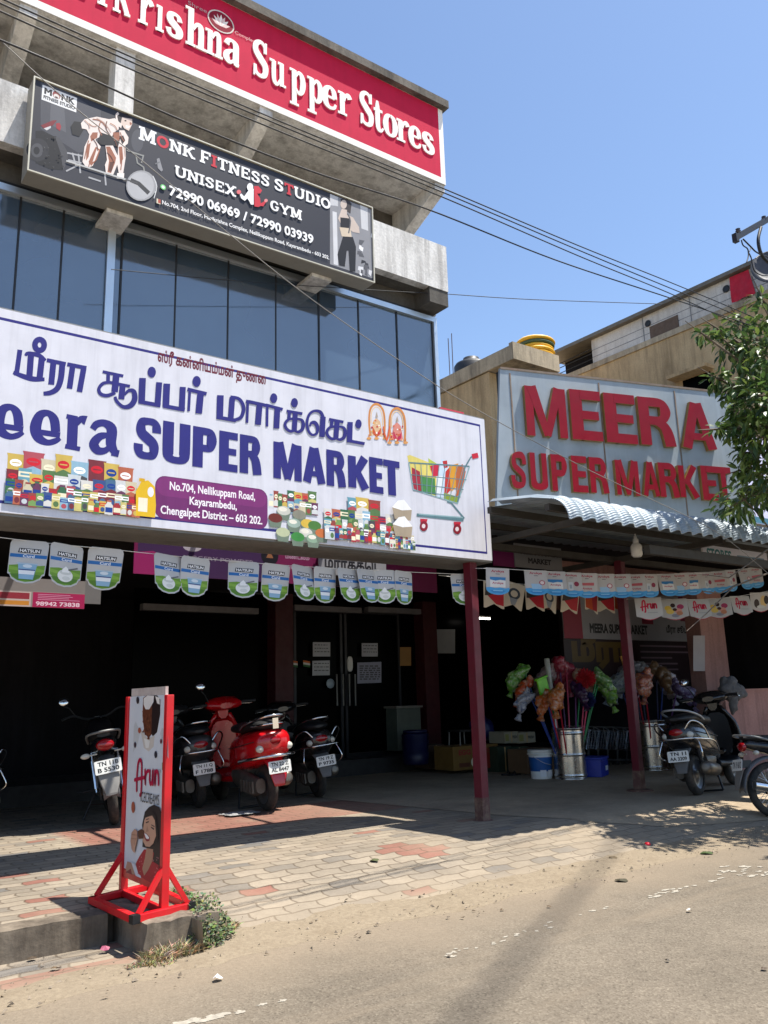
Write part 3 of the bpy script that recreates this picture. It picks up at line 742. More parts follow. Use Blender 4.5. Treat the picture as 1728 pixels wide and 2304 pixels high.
# the capital M in front of it, cut by the picture edge
e1 = A.px(*T5(-40,520)); 
st(T5,[(440,530),(432,712)],64); st(T5,[(392,706),(482,724)],28); st(T5,[(400,526),(466,540)],28); st(T5,[(462,575,26),(486,545,40),(518,552,58)],30,4)
st(T5,[(558,604,40),(582,574,44),(630,568,44),(672,604,62),(668,690,62),(690,742,44)],44,5); st(T5,[(660,640,28),(602,648,46),(565,692,58),(588,732,50),(634,732,38),(668,700,30)],40,5); st(T5,[(672,742),(716,752)],42)
k2 = .67511; T2b = lambda x, y: (x*k2, 640+y*k2)
bb = (A.px(*T2b(640,608))[1]+A.px(*T2b(1310,704))[1]+A.px(*T2b(930,646))[1])/3
bt = (A.px(*T2b(700,484))[1]+A.px(*T2b(1300,586))[1]+A.px(*T2b(950,522))[1])/3
for ch, x0, x1, ym in (('S',446,536,520),('U',541,634,540),('P',642,722,548),('E',730,792,560),('R',799,872,570),('M',911,1005,590),('A',1009,1084,606),('R',1088,1152,622),('K',1160,1229,630),('E',1231,1276,640),('T',1278,1332,645)):
    a0, a1 = A.px(*T2b(x0, ym))[0], A.px(*T2b(x1, ym))[0]; adv, g = hv(ch); lo, hi, y0, y1 = hext(g)
    for pts, wd, sm in g:
        P = [(p[0], p[1], p[2] if len(p) > 2 else wd) for p in pts]
        if sm: P = catmull(P, sm)
        L, R = outline(P); n = len(L); f = lambda q: (a0+(q[0]-lo)*(a1-a0)/(hi-lo), bb+(q[1]-y0)*(bt-bb)/(y1-y0))
        A.b.cc = C(NAVY); vs = [A.fr(*f(q), A.h) for q in R+L]; A.b.add(vs, [(i, i+1, n+i+1, n+i) if (vs[i+1]-vs[i]).cross(vs[n+i]-vs[i]).dot(A.n) > 0 else (n+i, n+i+1, i+1, i) for i in range(n-1)]); A.h += 1e-4
A.build('english_headline', VINYL, sg)
A = Art((0, SY, 0)); A.h = S0+2e-4
q0, q1 = A.px(*T5(950,170)), A.px(*T5(1600,320))
A.text('ஸ்ரீ கன்னியம்மன் துணை', q0[0], A.px(*T5(1050,226))[1]-.03, q1[0], A.px(*T5(1050,170))[1]+.05, '6b1f2e', .035, True)
# address plate
p0 = A.px(348,1128); p1 = A.px(602,1130); z1 = A.px(360,1072)[1]; z0 = A.px(590,1190)[1]
A.poly(rrect(p0[0], z0-.005, p1[0], z1+.01, .09), '6f2a66'); A.poly(rrect(p0[0]+.01, z0+.2, p1[0]-.01, z1+.0, .085), '7e3070')
c = (p0[0]+p1[0])/2; hh = (z1-z0)
for tx, f0, f1, wd in (('No.704, Nellikuppam Road,', .70, .86, .76), ('Kayarambedu,', .40, .55, .42), ('Chengalpet District – 603 202.', .10, .26, .9)):
    L_ = (p1[0]-p0[0])*wd/2; A.text(tx, c-L_, z0+hh*f0-.02, c+L_, z0+hh*f1+.02, 'f4eef2', .022)
A.build('address_plate', VINYL, sg)
# printed groceries
A = Art((0, SY, 0)); A.h = S0+2e-4
PAL = ['a83038','3a6b4a','cdb056','3c5488','b8664a','d8d6d0','6a3a58','6a9fb0','cfc4a6','4b4b4f','98483e','7a9e5a','d0c47a','7a3038','4a6c8c','d2d4d4','b0505a','8fb4c8','c8cfd2','5a7a4a']
rnd = random.Random(4)
def packet(x, y, wd, h, kind):
    wd *= .72; h *= .74
    c = rnd.choice(PAL); c2 = rnd.choice(PAL); c3 = rnd.choice(['ffffff','f3e9c8','d01f2f','1c3f8f'])
    if kind == 0:      # pouch with crimped top and bottom
        A.poly([(x,y),(x+wd*.06,y+h*.08),(x+wd*.03,y+h*.9),(x-wd*.02,y+h),(x+wd*1.02,y+h),(x+wd*.97,y+h*.9),(x+wd*.94,y+h*.08),(x+wd,y)], c)
        A.poly([(x+wd*.05,y+h*.08),(x+wd*.95,y+h*.08),(x+wd*.95,y+h*.4),(x+wd*.5,y+h*.5),(x+wd*.05,y+h*.36)], c2)
        A.poly(circle(x+wd*.5, y+h*.66, wd*.34, h*.14, 14), c3); A.poly(rect(x+wd*.28,y+h*.64,x+wd*.72,y+h*.68), c)
    elif kind == 1:    # carton
        A.poly(rect(x,y,x+wd,y+h), c); A.poly(rect(x,y+h*.6,x+wd,y+h*.85), c3); A.poly(rect(x+wd*.15,y+h*.68,x+wd*.85,y+h*.77), c); A.poly(circle(x+wd*.5,y+h*.3,wd*.33,h*.2,12), c2)
    elif kind == 2:    # bottle or jar
        A.poly([(x,y),(x,y+h*.62),(x+wd*.25,y+h*.8),(x+wd*.25,y+h*.88),(x+wd*.75,y+h*.88),(x+wd*.75,y+h*.8),(x+wd,y+h*.62),(x+wd,y)], c); A.poly(rect(x+wd*.22,y+h*.88,x+wd*.78,y+h), c2); A.poly(rect(x+wd*.08,y+h*.15,x+wd*.92,y+h*.5), c3)
def packs(x0, x1, zb, rows):
    for r, (dz, h, wd, kinds) in enumerate(rows):
        x = x0
        while x < x1-wd*.5:
            k = rnd.uniform(.85, 1.15); packet(x, zb+dz*.76+rnd.uniform(-.008,.008), wd*k, h*rnd.uniform(.85,1.12), rnd.choice(kinds)); x += wd*.72*k*rnd.uniform(.80,.98)
ra = A.px(8,1140)[0]; rb = A.px(312,1140)[0]; zb = A.px(150,1140)[1]-.03
packs(ra, rb, zb, [(.27,.30,.20,[0]),(.17,.22,.15,[0,0,1]),(.08,.17,.10,[0,1,2]),(.0,.15,.085,[0,1,2])])
o = A.px(*( (0+905*.3617), 960+470*.3617 ))      # yellow oil can
A.poly([(o[0]-.085,o[1]-.13),(o[0]-.095,o[1]+.08),(o[0]-.05,o[1]+.17),(o[0]+.01,o[1]+.19),(o[0]+.07,o[1]+.14),(o[0]+.085,o[1]-.02),(o[0]+.08,o[1]-.13)], 'e3b81e'); A.poly(circle(o[0]+.035,o[1]+.09,.028,.045,12), 'e9e9ef'); A.poly(rect(o[0]-.07,o[1]+.17,o[0]-.02,o[1]+.2), 'd8a818'); A.poly(rect(o[0]-.07,o[1]-.09,o[0]+.01,o[1]+.03), 'f2ead0')
A.build('printed_groceries', VINYL, sg); A = Art((0, SY, 0)); A.h = S0+2e-4
ra = A.px(604,1180)[0]; rb = A.px(718,1200)[0]; zb = A.px(660,1205)[1]
packs(ra, ra+.26, zb+.25, [(.0,.2,.075,[2,0]),]); packs(ra+.2, rb, zb+.22, [(.12,.18,.13,[0]),(.0,.16,.1,[1,0])])
for i, (dx, dz, cc) in enumerate([(.16,.26,'c9c9bd'),(.33,.24,'8c8a7a'),(.07,.18,'6d2b22'),(.27,.15,'9fb3a6'),(.42,.16,'d8b548'),(.5,.15,'4d7a3a'),(.4,.07,'cfcfc4'),(.15,.05,'b8bf9a'),(.31,.02,'3f8a3f'),(.48,.02,'8aa58c'),(.58,.08,'c8703a')]):
    x, z = ra+dx, zb+dz-.03; A.poly([(x-.075,z),(x-.055,z-.09),(x+.055,z-.09),(x+.075,z)], '71806f'); A.poly(circle(x,z,.075,.045,14), cc); A.poly(circle(x-.01,z+.012,.045,.022,10), 'e9e4d4' if i % 3 == 0 else cc)
ra = A.px(728,1205)[0]; rb = A.px(925,1220)[0]; zb = A.px(820,1217)[1]-.02
packs(ra+.28, rb-.35, zb, [(.36,.26,.2,[0])]); packs(ra, rb-.2, zb, [(.2,.23,.15,[0,1])]); packs(ra, rb-.1, zb, [(.1,.19,.11,[0,1,2]),(.0,.17,.085,[0,2,1])]); packs(rb-.3, rb+.02, zb-.03, [(.06,.16,.06,[2,1]),(.0,.12,.05,[1,2])])
for dz in (.40,.22):
    x = rb-.13; z = zb+dz; A.poly([(x-.13,z),(x-.1,z-.12),(x+.11,z-.12),(x+.13,z)], 'a99a84'); A.poly([(x-.13,z),(x-.05,z+.08),(x+.03,z+.1),(x+.13,z),(x,z-.02)], 'f4f4f2')
A.build('printed_groceries', VINYL, sg)
# twin ornamental arches
A = Art((0, SY, 0)); A.h = S0+2e-4
for dx, core, robe in ((1190,'d9b28a','c8552a'),(1380,'d98a7a','c02a50')):
    y0 = 150 if dx < 1300 else 190
    A.stroke([(dx-55,y0+270,18),(dx-68,y0+150,18),(dx-62,y0+40,18),(dx-35,y0-15,20),(dx+5,y0-28,24),(dx+45,y0,20),(dx+70,y0+60,18),(dx+78,y0+170,18),(dx+72,y0+285,18)], 18, 'd08a4a', 4, T6)
    A.stroke([(dx-50,y0+150,7),(dx-46,y0+50,7),(dx-20,y0+6,7),(dx+5,y0-2,7),(dx+30,y0+18,7),(dx+52,y0+70,7),(dx+58,y0+170,7)], 7, 'ecc48a', 4, T6)
    A.ppoly([(dx-50,y0+260),(dx-30,y0+130),(dx,y0+100),(dx+35,y0+135),(dx+60,y0+275)], core, T6)
    A.ppoly([(dx-35,y0+180),(dx,y0+250),(dx+45,y0+190),(dx+40,y0+250),(dx,y0+285),(dx-35,y0+245)], robe, T6)
    for i in range(16):
        x, y = dx+rnd.uniform(-60,65), y0+rnd.uniform(120,290); A.ppoly(circle(x,y,rnd.uniform(5,11),rnd.uniform(5,11),8), rnd.choice(['e0a050','c84a3a','f2d8a8','d4643a','b83048','f4efe6']), T6)
    for s_ in (-70,0,80): A.stroke([(dx+s_,y0+255,10),(dx+s_,y0+290,10)],10,'c87a40',0,T6); A.ppoly(circle(dx+s_,y0+292,22,13,12),'d89a58',T6)
    A.ppoly([(dx-10,y0+95),(dx+2,y0+40),(dx+14,y0+95)], 'b0a090', T6)
A.stroke([(1250,330,12),(1285,460,16),(1310,330,12)],12,'d4643a',4,T6)
A.build('ornamental_arches', VINYL, sg)
# shopping trolley drawing
A = Art((0, SY, 0)); A.h = S0+2e-4
TC = lambda x, y: (560+x*.33755, 960+y*.33755)
for poly, cc in (([(1055,195),(1072,188),(1260,262),(1240,470),(1120,430),(1085,330)],'e0d070'),([(1085,270),(1140,300),(1150,440),(1090,410)],'a83040'),([(1140,330),(1240,345),(1245,455),(1150,440)],'4a8a4a'),([(1195,210),(1250,245),(1240,300),(1205,290)],'b8c850'),([(1205,262),(1265,250),(1270,330),(1225,330)],'c82a44'),([(1265,300),(1285,215),(1320,240),(1300,470),(1255,470)],'c8dcee'),([(1290,230),(1320,225),(1325,270),(1300,280)],'b83030'),([(1310,300),(1350,255),(1365,400),(1300,470)],'c23a30'),([(1335,260),(1395,245),(1400,380),(1345,440)],'d89a30'),([(1380,270),(1425,250),(1445,300),(1420,440),(1380,470)],'b8643a'),([(1300,440),(1400,470),(1385,510),(1300,480)],'8aa03a'),([(1250,330),(1290,330),(1285,460),(1250,450)],'e8eef4')): A.ppoly(poly, cc, TC)
TEAL = '5f8088'
for q, w_ in (([(1065,240),(1470,265)],9),([(1065,240),(1095,420),(1390,512),(1470,265)],8),([(1390,505),(1440,270),(1478,205),(1500,195)],9),([(1080,320),(1450,355)],5),([(1088,380),(1430,420)],5),([(1095,425),(1410,470)],5),([(1320,500),(1350,510),(1435,612)],10),([(1118,588),(1430,622)],20),([(1130,583),(1425,606)],8)): A.stroke(q, w_, TEAL if w_ != 8 else '8fb0b4', 0, TC)
for i in range(1, 10):
    t = i/10; A.stroke([(1065+405*t,240+25*t),(1095+t*300,425+t*85)],4,'7f989c',0,TC)
A.stroke([(1487,200),(1527,190)],34,'c22a3c',0,TC)
for x, y in ((1165,615),(1388,635)): A.stroke([(x,y,50),(x-2,y+45,30)],30,'c22a3c',0,TC); A.ppoly(circle(x,y+48,27,34,16),'8a2030',TC); A.ppoly(circle(x-2,y+48,12,15,12),'e8d8d8',TC)
A.build('trolley_drawing', VINYL, sg)
# small red board standing on the sign's right end
b = MB(); p = onY(1008, 922, 7.0); b.bx((p.x-.16,6.95,SZ1+.02),(p.x+.2,7.05,SZ1+.10)); b.build('top_flap', mat('red_flap', (190,40,66), .6), sg)

# ================================================================ gym sign
GY, GX0, GX1, GZ0, GZ1 = 8.40, 1.70, 6.155, 6.955, 8.10
gs = thing('gym_sign', 'long dark gym signboard with a bodybuilder on it fixed to the balcony', 'sign', (GX0, GY, GZ0))
b = MB(); b.bx((GX0,GY+.004,GZ0),(GX1,GY+.26,GZ1)); b.build('sign_box', mat('beige_sign_box', (150,146,136), .6, .1, .06), gs)
b = MB()
for z in (GZ0, GZ1-.016): b.bx((GX0-.006,GY-.02,z),(GX1+.006,GY+.004,z+.016))
for x in (GX0-.006, GX1-.010): b.bx((x,GY-.02,GZ0+.016),(x+.016,GY+.004,GZ1-.016))
b.build('frame', mat('cream_frame', (186,182,166), .5, .1, .06), gs)
b = MB()
for x in (2.6, 5.3): b = MB(); b.bx((x,GY+.26,GZ0+.02),(x+.3,8.689,GZ0+.14)); b.bx((x,GY+.2,GZ0-.05),(x+.3,GY+.6,GZ0-.002)); b.build('bracket', M_WCONC, gs)
A = Art((0, GY, 0)); TG = lambda x, y: (80+x*.22905, 170+y*.22905); TH = lambda x, y: (400+x*.27728, 270+y*.27728)
A.poly(rect(GX0+.014, GZ0+.022, GX1-.014, GZ1-.022), '33343c')
A.ppoly([(50,60),(300,150),(540,300),(640,340),(640,700),(420,760),(50,520)], '4a4b52', TG); A.ppoly([(150,260),(280,300),(300,560),(140,480)], '5c5d63', TG)
A.ppoly(circle(1000,640,60,110), '4a4b52', TG)
A.build('sign_face', INK, gs); G0 = A.h
A = Art((0, GY, 0)); A.h = G0+2e-4
def gp(pts, c): A.ppoly(pts, c, TG)
# gym floor, bench, plates
gp([(0,545),(60,540),(190,600),(290,730),(310,850),(270,930),(140,920),(0,860)], '1b1b1e'); gp(circle(20,730,110,115), '2c2c30'); gp(circle(15,735,60,70), '4a4a4e'); gp(circle(10,738,30,38), '1d1d20'); gp([(190,600),(235,610),(318,760),(312,850),(270,930),(245,760)], '48484c')
gp([(50,490),(170,440),(210,440),(170,490),(80,520)], '7a2a30'); gp([(200,470),(235,465),(252,500),(240,545),(205,520)], '9a3038'); gp([(80,520),(150,495),(150,515),(110,540)], 'c8c8c8')
for q in ([(310,760),(460,790)],[(320,830),(450,860)],[(360,760),(400,900)],[(420,770),(440,960)],[(300,940),(420,880)],[(520,1000),(640,1040)],[(680,960),(690,1080)]): A.stroke(q, 16, 'a8a8aa', 0, TG)
for q in ([(895,735),(1060,790)],[(985,780),(1000,860),(1060,900),(1070,950)],[(1060,780),(1040,860)]): A.stroke(q, 14, '8a8a86', 0, TG)
gp([(1190,820),(1215,810),(1250,930),(1235,945),(1200,910)], '8c8c90'); A.stroke([(1175,870),(1220,850)],14,'707074',0,TG)
gp([(345,500),(380,450),(450,460),(480,520),(430,600),(360,580)], '1e1e20')
SK, SK2, SK3 = 'e6d8d0', '9a6048', '5c382c'
gp([(445,470),(480,430),(600,405),(720,430),(780,420),(820,470),(815,530),(770,560),(740,620),(640,600),(560,640),(500,530),(455,520)], SK)      # back and shoulders
gp([(785,380),(808,358),(830,400),(860,440),(840,520),(790,480)], SK); gp([(815,400),(850,370),(905,380),(948,430),(948,480),(915,545),(870,520),(840,470),(810,440)], 'd8c4b8')   # neck and head
gp([(800,400),(835,365),(905,378),(946,428),(900,420),(850,410),(835,470),(812,450)], '2a2424'); gp([(872,440),(890,436),(892,452),(874,452)], '3a2a28'); gp([(885,490),(930,500),(910,520),(885,515)], 'f6f2ee'); gp([(925,455),(946,470),(938,490),(924,480)], SK2)
gp([(540,500),(600,520),(590,640),(640,700),(600,800),(560,890),(500,910),(460,850),(480,700),(520,620)], SK)            # near arm and thigh
gp([(560,560),(610,560),(605,610),(545,650),(535,600)], SK2); gp([(500,690),(540,660),(520,800),(495,840)], SK2); gp([(590,700),(635,730),(600,830),(545,890),(520,850),(560,760)], SK2); gp([(600,720),(620,740),(580,840),(560,850)], SK)
gp([(640,560),(760,600),(810,560),(810,700),(740,690),(640,680),(610,650)], '1f1f22')          # shorts
gp([(760,560),(830,560),(820,640),(770,640)], SK2); gp([(820,540),(870,540),(912,610),(905,670),(880,690),(885,800),(860,960),(820,980),(800,870),(810,700),(830,620)], SK); gp([(820,600),(860,590),(880,640),(850,680)], '2c2626'); gp([(815,700),(850,700),(860,820),(830,880)], SK2)
gp([(685,690),(760,690),(810,800),(800,880),(760,980),(690,960),(680,880),(700,830)], SK); gp([(690,700),(730,700),(790,810),(780,860),(740,960),(705,950),(720,840)], SK2); gp([(730,850),(770,850),(745,950),(715,940)], SK3)
gp([(800,960),(870,960),(866,1020),(795,1015)], 'ece4de')
for q, w_, c in (([(560,430),(640,450),(700,520)],10,SK2),([(600,420),(680,470),(740,560)],8,'c8b0a4'),([(520,470),(560,500),(600,500)],9,'b89484'),([(640,450),(620,520),(650,590)],9,SK2),([(700,450),(690,520),(740,600)],8,SK3),([(520,640),(500,720),(480,820)],9,SK2),([(560,620),(600,680),(610,740)],8,SK3),([(545,800),(530,860),(520,900)],8,SK2),([(780,640),(800,700)],10,SK3),([(830,560),(850,620),(870,650)],8,SK2),([(850,760),(845,850),(835,930)],9,SK2),([(700,760),(740,800),(770,860)],9,SK3),([(870,700),(880,800)],7,'c8a898'),([(480,440),(520,480),(530,520)],10,'c4a496'),([(730,470),(780,500),(800,540)],8,'b08470')): A.stroke(q, w_, c, 4, TG)
for i in range(26): x, y = rnd.uniform(60,300), rnd.uniform(560,900); gp([(x,y),(x+rnd.uniform(5,26),y+4),(x+rnd.uniform(4,20),y+rnd.uniform(5,22))], rnd.choice(['3a3a3e','56565a','242428']))
A.stroke([(300,840),(520,910),(900,1030),(1180,1150)],16,'b8b8b6',0,TG)
gp(circle(1035,1085,148,150), '9c9c9e'); gp(circle(1030,1085,130,134), 'b2b2b4'); A.stroke([(930,1030),(1010,1065),(1110,1160)],40,'3a3a3c',0,TG); A.stroke([(880,1025),(1000,1060)],14,'4a4a4c',0,TG); A.stroke([(1150,990),(1188,1090),(1160,1210)],8,'d8d8d8',3,TG)
A.build('bodybuilder_print', INK, gs)
A = Art((0, GY, 0)); A.h = G0+2e-4
lq = [A.px(*TG(x, y)) for x, y in ((68,95),(408,215),(398,358),(56,238))]; a0 = lq[0][0]; a1 = lq[1][0]; z1 = (lq[0][1]+lq[1][1])/2; z0 = (lq[2][1]+lq[3][1])/2
A.poly(rect(a0, z0, a1, z1), 'e8e8e8'); W_ = a1-a0; H_ = z1-z0
A.text('M', a0+.06*W_, z0+.45*H_, a0+.28*W_, z0+.88*H_, '222226', .05); A.text('NK', a0+.55*W_, z0+.45*H_, a0+.95*W_, z0+.88*H_, '222226', .05); A.text('FITNESS STUDIO', a0+.05*W_, z0+.12*H_, a0+.95*W_, z0+.36*H_, '222226', .04)
A.poly(circle(a0+.41*W_, z0+.66*H_, .115*W_, .26*H_), '8a3a3c'); A.poly(circle(a0+.41*W_, z0+.57*H_, .085*W_, .16*H_), 'd8cfc8'); A.poly(circle(a0+.41*W_, z0+.5*H_, .05*W_, .06*H_), '4a2a2a')
A.build('gym_logo', INK, gs)
# slab letters of the gym sign
def slab(cx, y, wd=.36): return ([(cx-wd/2, y), (cx+wd/2, y)], .16, 0)
SL = {'M': (1.1,[([(.2,0),(.2,1)],.2,0),([(.9,0),(.9,1)],.2,0),([(.24,1.,.22),(.55,.12,.16)],.2,0),([(.86,1.,.22),(.55,.12,.16)],.2,0),slab(.2,.08),slab(.9,.08),slab(.16,.92,.3),slab(.94,.92,.3)]),
 'O': (.9,[(circle(.45,.5,.33,.40,22)+[(.78,.5)],.2,0)]), 'N': (.95,[([(.2,0),(.2,1)],.18,0),([(.76,0),(.76,1)],.18,0),([(.2,1.),(.76,0.)],.2,0),slab(.2,.08),slab(.14,.92,.26),slab(.76,.92)]),
 'K': (.95,[([(.2,0),(.2,1)],.2,0),([(.26,.42),(.74,.96)],.18,0),([(.42,.56),(.76,.04)],.2,0),slab(.2,.08),slab(.2,.92),slab(.8,.08,.3),slab(.74,.92,.3)]),
 'F': (.8,[([(.2,0),(.2,1)],.2,0),([(.1,.92),(.74,.92)],.16,0),([(.2,.5),(.56,.5)],.15,0),slab(.2,.08),([(.70,1.),(.70,.7)],.12,0),([(.54,.62),(.54,.38)],.11,0)]),
 'I': (.46,[([(.23,0),(.23,1)],.2,0),slab(.23,.08,.42),slab(.23,.92,.42)]), 'T': (.84,[([(.42,0),(.42,1)],.2,0),([(.06,.92),(.78,.92)],.16,0),slab(.42,.08),([(.1,1.),(.1,.7)],.12,0),([(.74,1.),(.74,.7)],.12,0)]),
 'E': (.84,[([(.2,0),(.2,1)],.2,0),([(.1,.92),(.74,.92)],.16,0),([(.2,.5),(.56,.5)],.15,0),([(.1,.08),(.76,.08)],.16,0),([(.70,1.),(.70,.7)],.12,0),([(.72,0.),(.72,.3)],.12,0),([(.54,.62),(.54,.38)],.11,0)]),
 'S': (.78,[([(.62,.68,.18),(.60,.84,.18),(.40,.92,.16),(.2,.84,.18),(.17,.68,.2),(.36,.54,.2),(.56,.42,.2),(.62,.26,.2),(.54,.12,.18),(.38,.08,.16),(.18,.14,.18),(.14,.32,.18)],.18,4)]),
 'U': (.92,[([(.18,.95,.2),(.18,.32,.2),(.28,.12,.18),(.46,.08,.17),(.62,.12,.18),(.74,.32,.2),(.74,.95,.2)],.2,3),slab(.18,.92,.34),slab(.74,.92,.34)]),
 'D': (.92,[([(.22,0),(.22,1)],.2,0),([(.1,.92,.16),(.45,.92,.16),(.66,.8,.2),(.73,.5,.22),(.66,.2,.2),(.45,.08,.16),(.1,.08,.16)],.18,3)]),
 'X': (.94,[([(.16,.04),(.76,.96)],.2,0),([(.16,.96),(.76,.04)],.2,0),slab(.16,.08,.3),slab(.78,.08,.3),slab(.16,.92,.3),slab(.78,.92,.3)]),
 'G': (.92,[([(.72,.72,.16),(.62,.88,.17),(.44,.92,.16),(.24,.8,.2),(.17,.5,.22),(.24,.2,.2),(.44,.08,.16),(.64,.14,.18),(.72,.36,.18)],.18,4),([(.5,.44),(.84,.44)],.14,0)]),
 'Y': (.94,[([(.46,0),(.46,.45)],.2,0),([(.14,.96),(.46,.42)],.19,0),([(.78,.96),(.46,.42)],.19,0),slab(.46,.08),slab(.14,.92,.3),slab(.78,.92,.3)])}
def slabword(A, wd, a0, a1, b0, hgt, cols=None, big=1.0):
    adv = []; 
    for i, ch in enumerate(wd): adv.append(SL[ch][0]*(big if i == 0 else 1))
    k = (a1-a0)/sum(adv); x = a0
    for i, ch in enumerate(wd):
        sc = big if i == 0 else 1; A.b.cc = C((cols or {}).get(i, 'f2f2f2'))
        for pts, wdt, sm in SL[ch][1]:
            P = [(p[0], p[1], p[2] if len(p) > 2 else wdt) for p in pts]
            if sm: P = catmull(P, sm)
            L, R = outline(P); n = len(L); f = lambda q: (x+q[0]*k*sc, b0+q[1]*hgt*sc)
            vs = [A.fr(*f(q), A.h) for q in R+L]; A.b.add(vs, [(j, j+1, n+j+1, n+j) if (vs[j+1]-vs[j]).cross(vs[n+j]-vs[j]).dot(A.n) > 0 else (n+j, n+j+1, j+1, j) for j in range(n-1)]); A.h += 1e-4
        x += adv[i]*k
A = Art((0, GY, 0)); A.h = G0+2e-4
RD = 'c8283a'
bm = A.px(*TG(1090,640))[1]; bm = (bm+A.px(*TH(1185,722))[1])/2; hh = A.px(*TG(1100,505))[1]-A.px(*TG(1095,645))[1]; hh = .155
ax = lambda T, x, y: A.px(*T(x, y))[0]
slabword(A, 'MONK', ax(TG,1012,560), ax(TH,142,260), bm, hh, {1: RD}, 1.12); slabword(A, 'FITNESS', ax(TH,176,300), ax(TH,746,500), bm, hh, {1: RD}, 1.08); slabword(A, 'STUDIO', ax(TH,778,540), ax(TH,1238,670), bm, hh, {1: RD}, 1.08)
b2 = (A.px(*TG(1420,1000))[1]+A.px(*TH(985,815))[1])/2; slabword(A, 'UNISEX', ax(TG,1365,930), ax(TH,472,570), b2, .14); slabword(A, 'GYM', ax(TH,742,700), ax(TH,1005,780), b2, .14)
b3 = (A.px(*TG(1340,1180))[1]+A.px(*TH(1070,1005))[1])/2; A.text('72990 06969 / 72990 03939', ax(TG,1310,1130), b3-.005, ax(TH,1097,970), b3+.13, 'f2f2f2', .03)
b4 = (A.px(*TG(1245,1262))[1]+A.px(*TH(1220,1140))[1])/2; A.text('No.704, 2nd Floor, Harikrishna Complex, Nellikuppam Road, Kayarambedu - 603 202.', ax(TG,1240,1250), b4-.015, ax(TH,1226,1125), b4+.055, 'ecebea', .02)
A.poly(circle(*A.px(*TG(1250,1100)), .034, .034, 16), '6cc070'); A.poly(circle(*A.px(*TG(1250,1100)), .02, .02, 12), 'e8f4e8')
A.poly(rect(ax(TG,1185,1230), b4-.01, ax(TG,1225,1240), b4+.05), 'd8d0b8'); A.poly(rect(ax(TG,1200,1230), b4+.0, ax(TG,1225,1240), b4+.05), 'b05040')
# the couple emblem
gh = lambda pts, c: A.ppoly(pts, c, TH)
gh(circle(583,548,25,32), 'f2f2f2'); gh([(570,575),(612,560),(612,690),(590,690),(575,660),(560,640),(540,660),(512,640),(500,610),(512,600),(535,625),(560,590)], 'f2f2f2'); gh(circle(492,588,18,18,12), 'd86a70')
gh([(615,540),(650,540),(680,575),(665,600),(640,600),(665,640),(668,680),(690,670),(705,650),(715,665),(690,705),(668,700),(650,710),(618,705)], RD); gh(circle(712,657,14,14,12), 'e08a8a')
A.build('gym_lettering', INK, gs)
A = Art((0, GY, 0)); A.h = G0+2e-4
gh([(1235,600),(1575,730),(1580,1285),(1235,1170)], '8c8c90'); gh([(1235,600),(1300,625),(1300,700),(1235,690)], 'c4c4c6'); gh([(1480,690),(1540,712),(1545,900),(1490,880)], 'c9c9cb'); gh([(1255,740),(1290,750),(1300,1180),(1265,1170)], 'd0d0d2')
for i in range(14): x, y = rnd.uniform(1450,1570), rnd.uniform(900,1260); gh([(x,y),(x+rnd.uniform(15,45),y+8),(x+rnd.uniform(10,40),y+rnd.uniform(20,60)),(x-4,y+30)], rnd.choice(['3a3a3e','d8d8da','5a5a5e','2a2a2e','eeeeee']))
gh([(1320,640),(1375,640),(1410,680),(1400,760),(1370,740),(1330,720)], '3c3634'); gh(circle(1345,685,26,36), 'c8b8ac'); gh([(1330,720),(1372,730),(1372,770),(1420,790),(1470,870),(1475,920),(1420,910),(1385,880),(1330,860),(1300,800)], 'c8b8ac')
gh([(1318,790),(1395,800),(1400,880),(1320,870)], '1c1c20'); gh([(1310,870),(1400,880),(1410,950),(1330,945)], 'd0bfa8'); gh([(1340,945),(1420,950),(1445,1030),(1440,1230),(1395,1230),(1385,1060),(1370,1060),(1355,1190),(1310,1180),(1296,1090)], '1c1c20')
A.stroke([(1375,760),(1400,820),(1385,920)],10,'5a5a5c',3,TH)
A.build('gym_woman_print', INK, gs)
# ================================================================ side shop: canopy, board, walls
CX = 6.31
def sheet_mat():
    n = NT('blue_roof_sheet'); p = n.pos()
    c = n.ramp(n.noise(p, 2.2, 6), [(.3, C((116,132,144))), (.7, C((160,170,177)))]); d = n.ramp(n.noise(p, 9, 6, .7), [(.5, 0.), (.75, .5)])
    c = n.mix(d, c, C((120,116,108))); n.base(c); n.rough(.5); n.b.inputs['Metallic'].default_value = .1; return n.m
cn = thing('shop_canopy', 'corrugated blue sheet canopy with a curved front edge on maroon posts', 'canopy', (CX, 5.45, 0))
prof = []
for i in range(40):                                   # crimped bull-nose front
    t = i/39; a = t*pi*.44
    y = 5.45+.30*(1-cos(a))*.9+.02*t; z = 3.14+.27*sin(a)
    prof.append((y, z, .006*sin(t*13*2*pi)))
y0, z0_, _q = prof[-1]
for y, z in ((5.95,3.47),(6.6,3.56),(7.6,3.66),(8.985,3.80)): prof.append((y, z, 0))
xs = [CX+.205/8*i for i in range(int((16.3-CX)/.205*8))]
def cor(i): k = i % 8; return (.0,.0,.018,.038,.044,.044,.038,.018)[k]
b = MB(); vs = []; fs = []; nx = len(xs)
for j, (y, z, r) in enumerate(prof):
    for i, x in enumerate(xs):
        k = min(1, max(0, (7.2-y)/1.0)); sag = .012*(x-CX)*k
        ny_, nz_ = (-.8, .6) if j < 40 else (0, 1)
        h = cor(i)+r; vs.append((x, y+ny_*h, z+nz_*h+sag))
for j in range(len(prof)-1):
    for i in range(nx-1):
        if prof[j][0] > 6.55 and xs[i] < 6.82: continue
        q = j*nx+i; fs.append((q, q+1, q+nx+1, q+nx))
b.add(vs, fs, True); o = b.build('roof_sheet', sheet_mat(), cn)
so_ = o.modifiers.new('thick', 'SOLIDIFY'); so_.thickness = .004
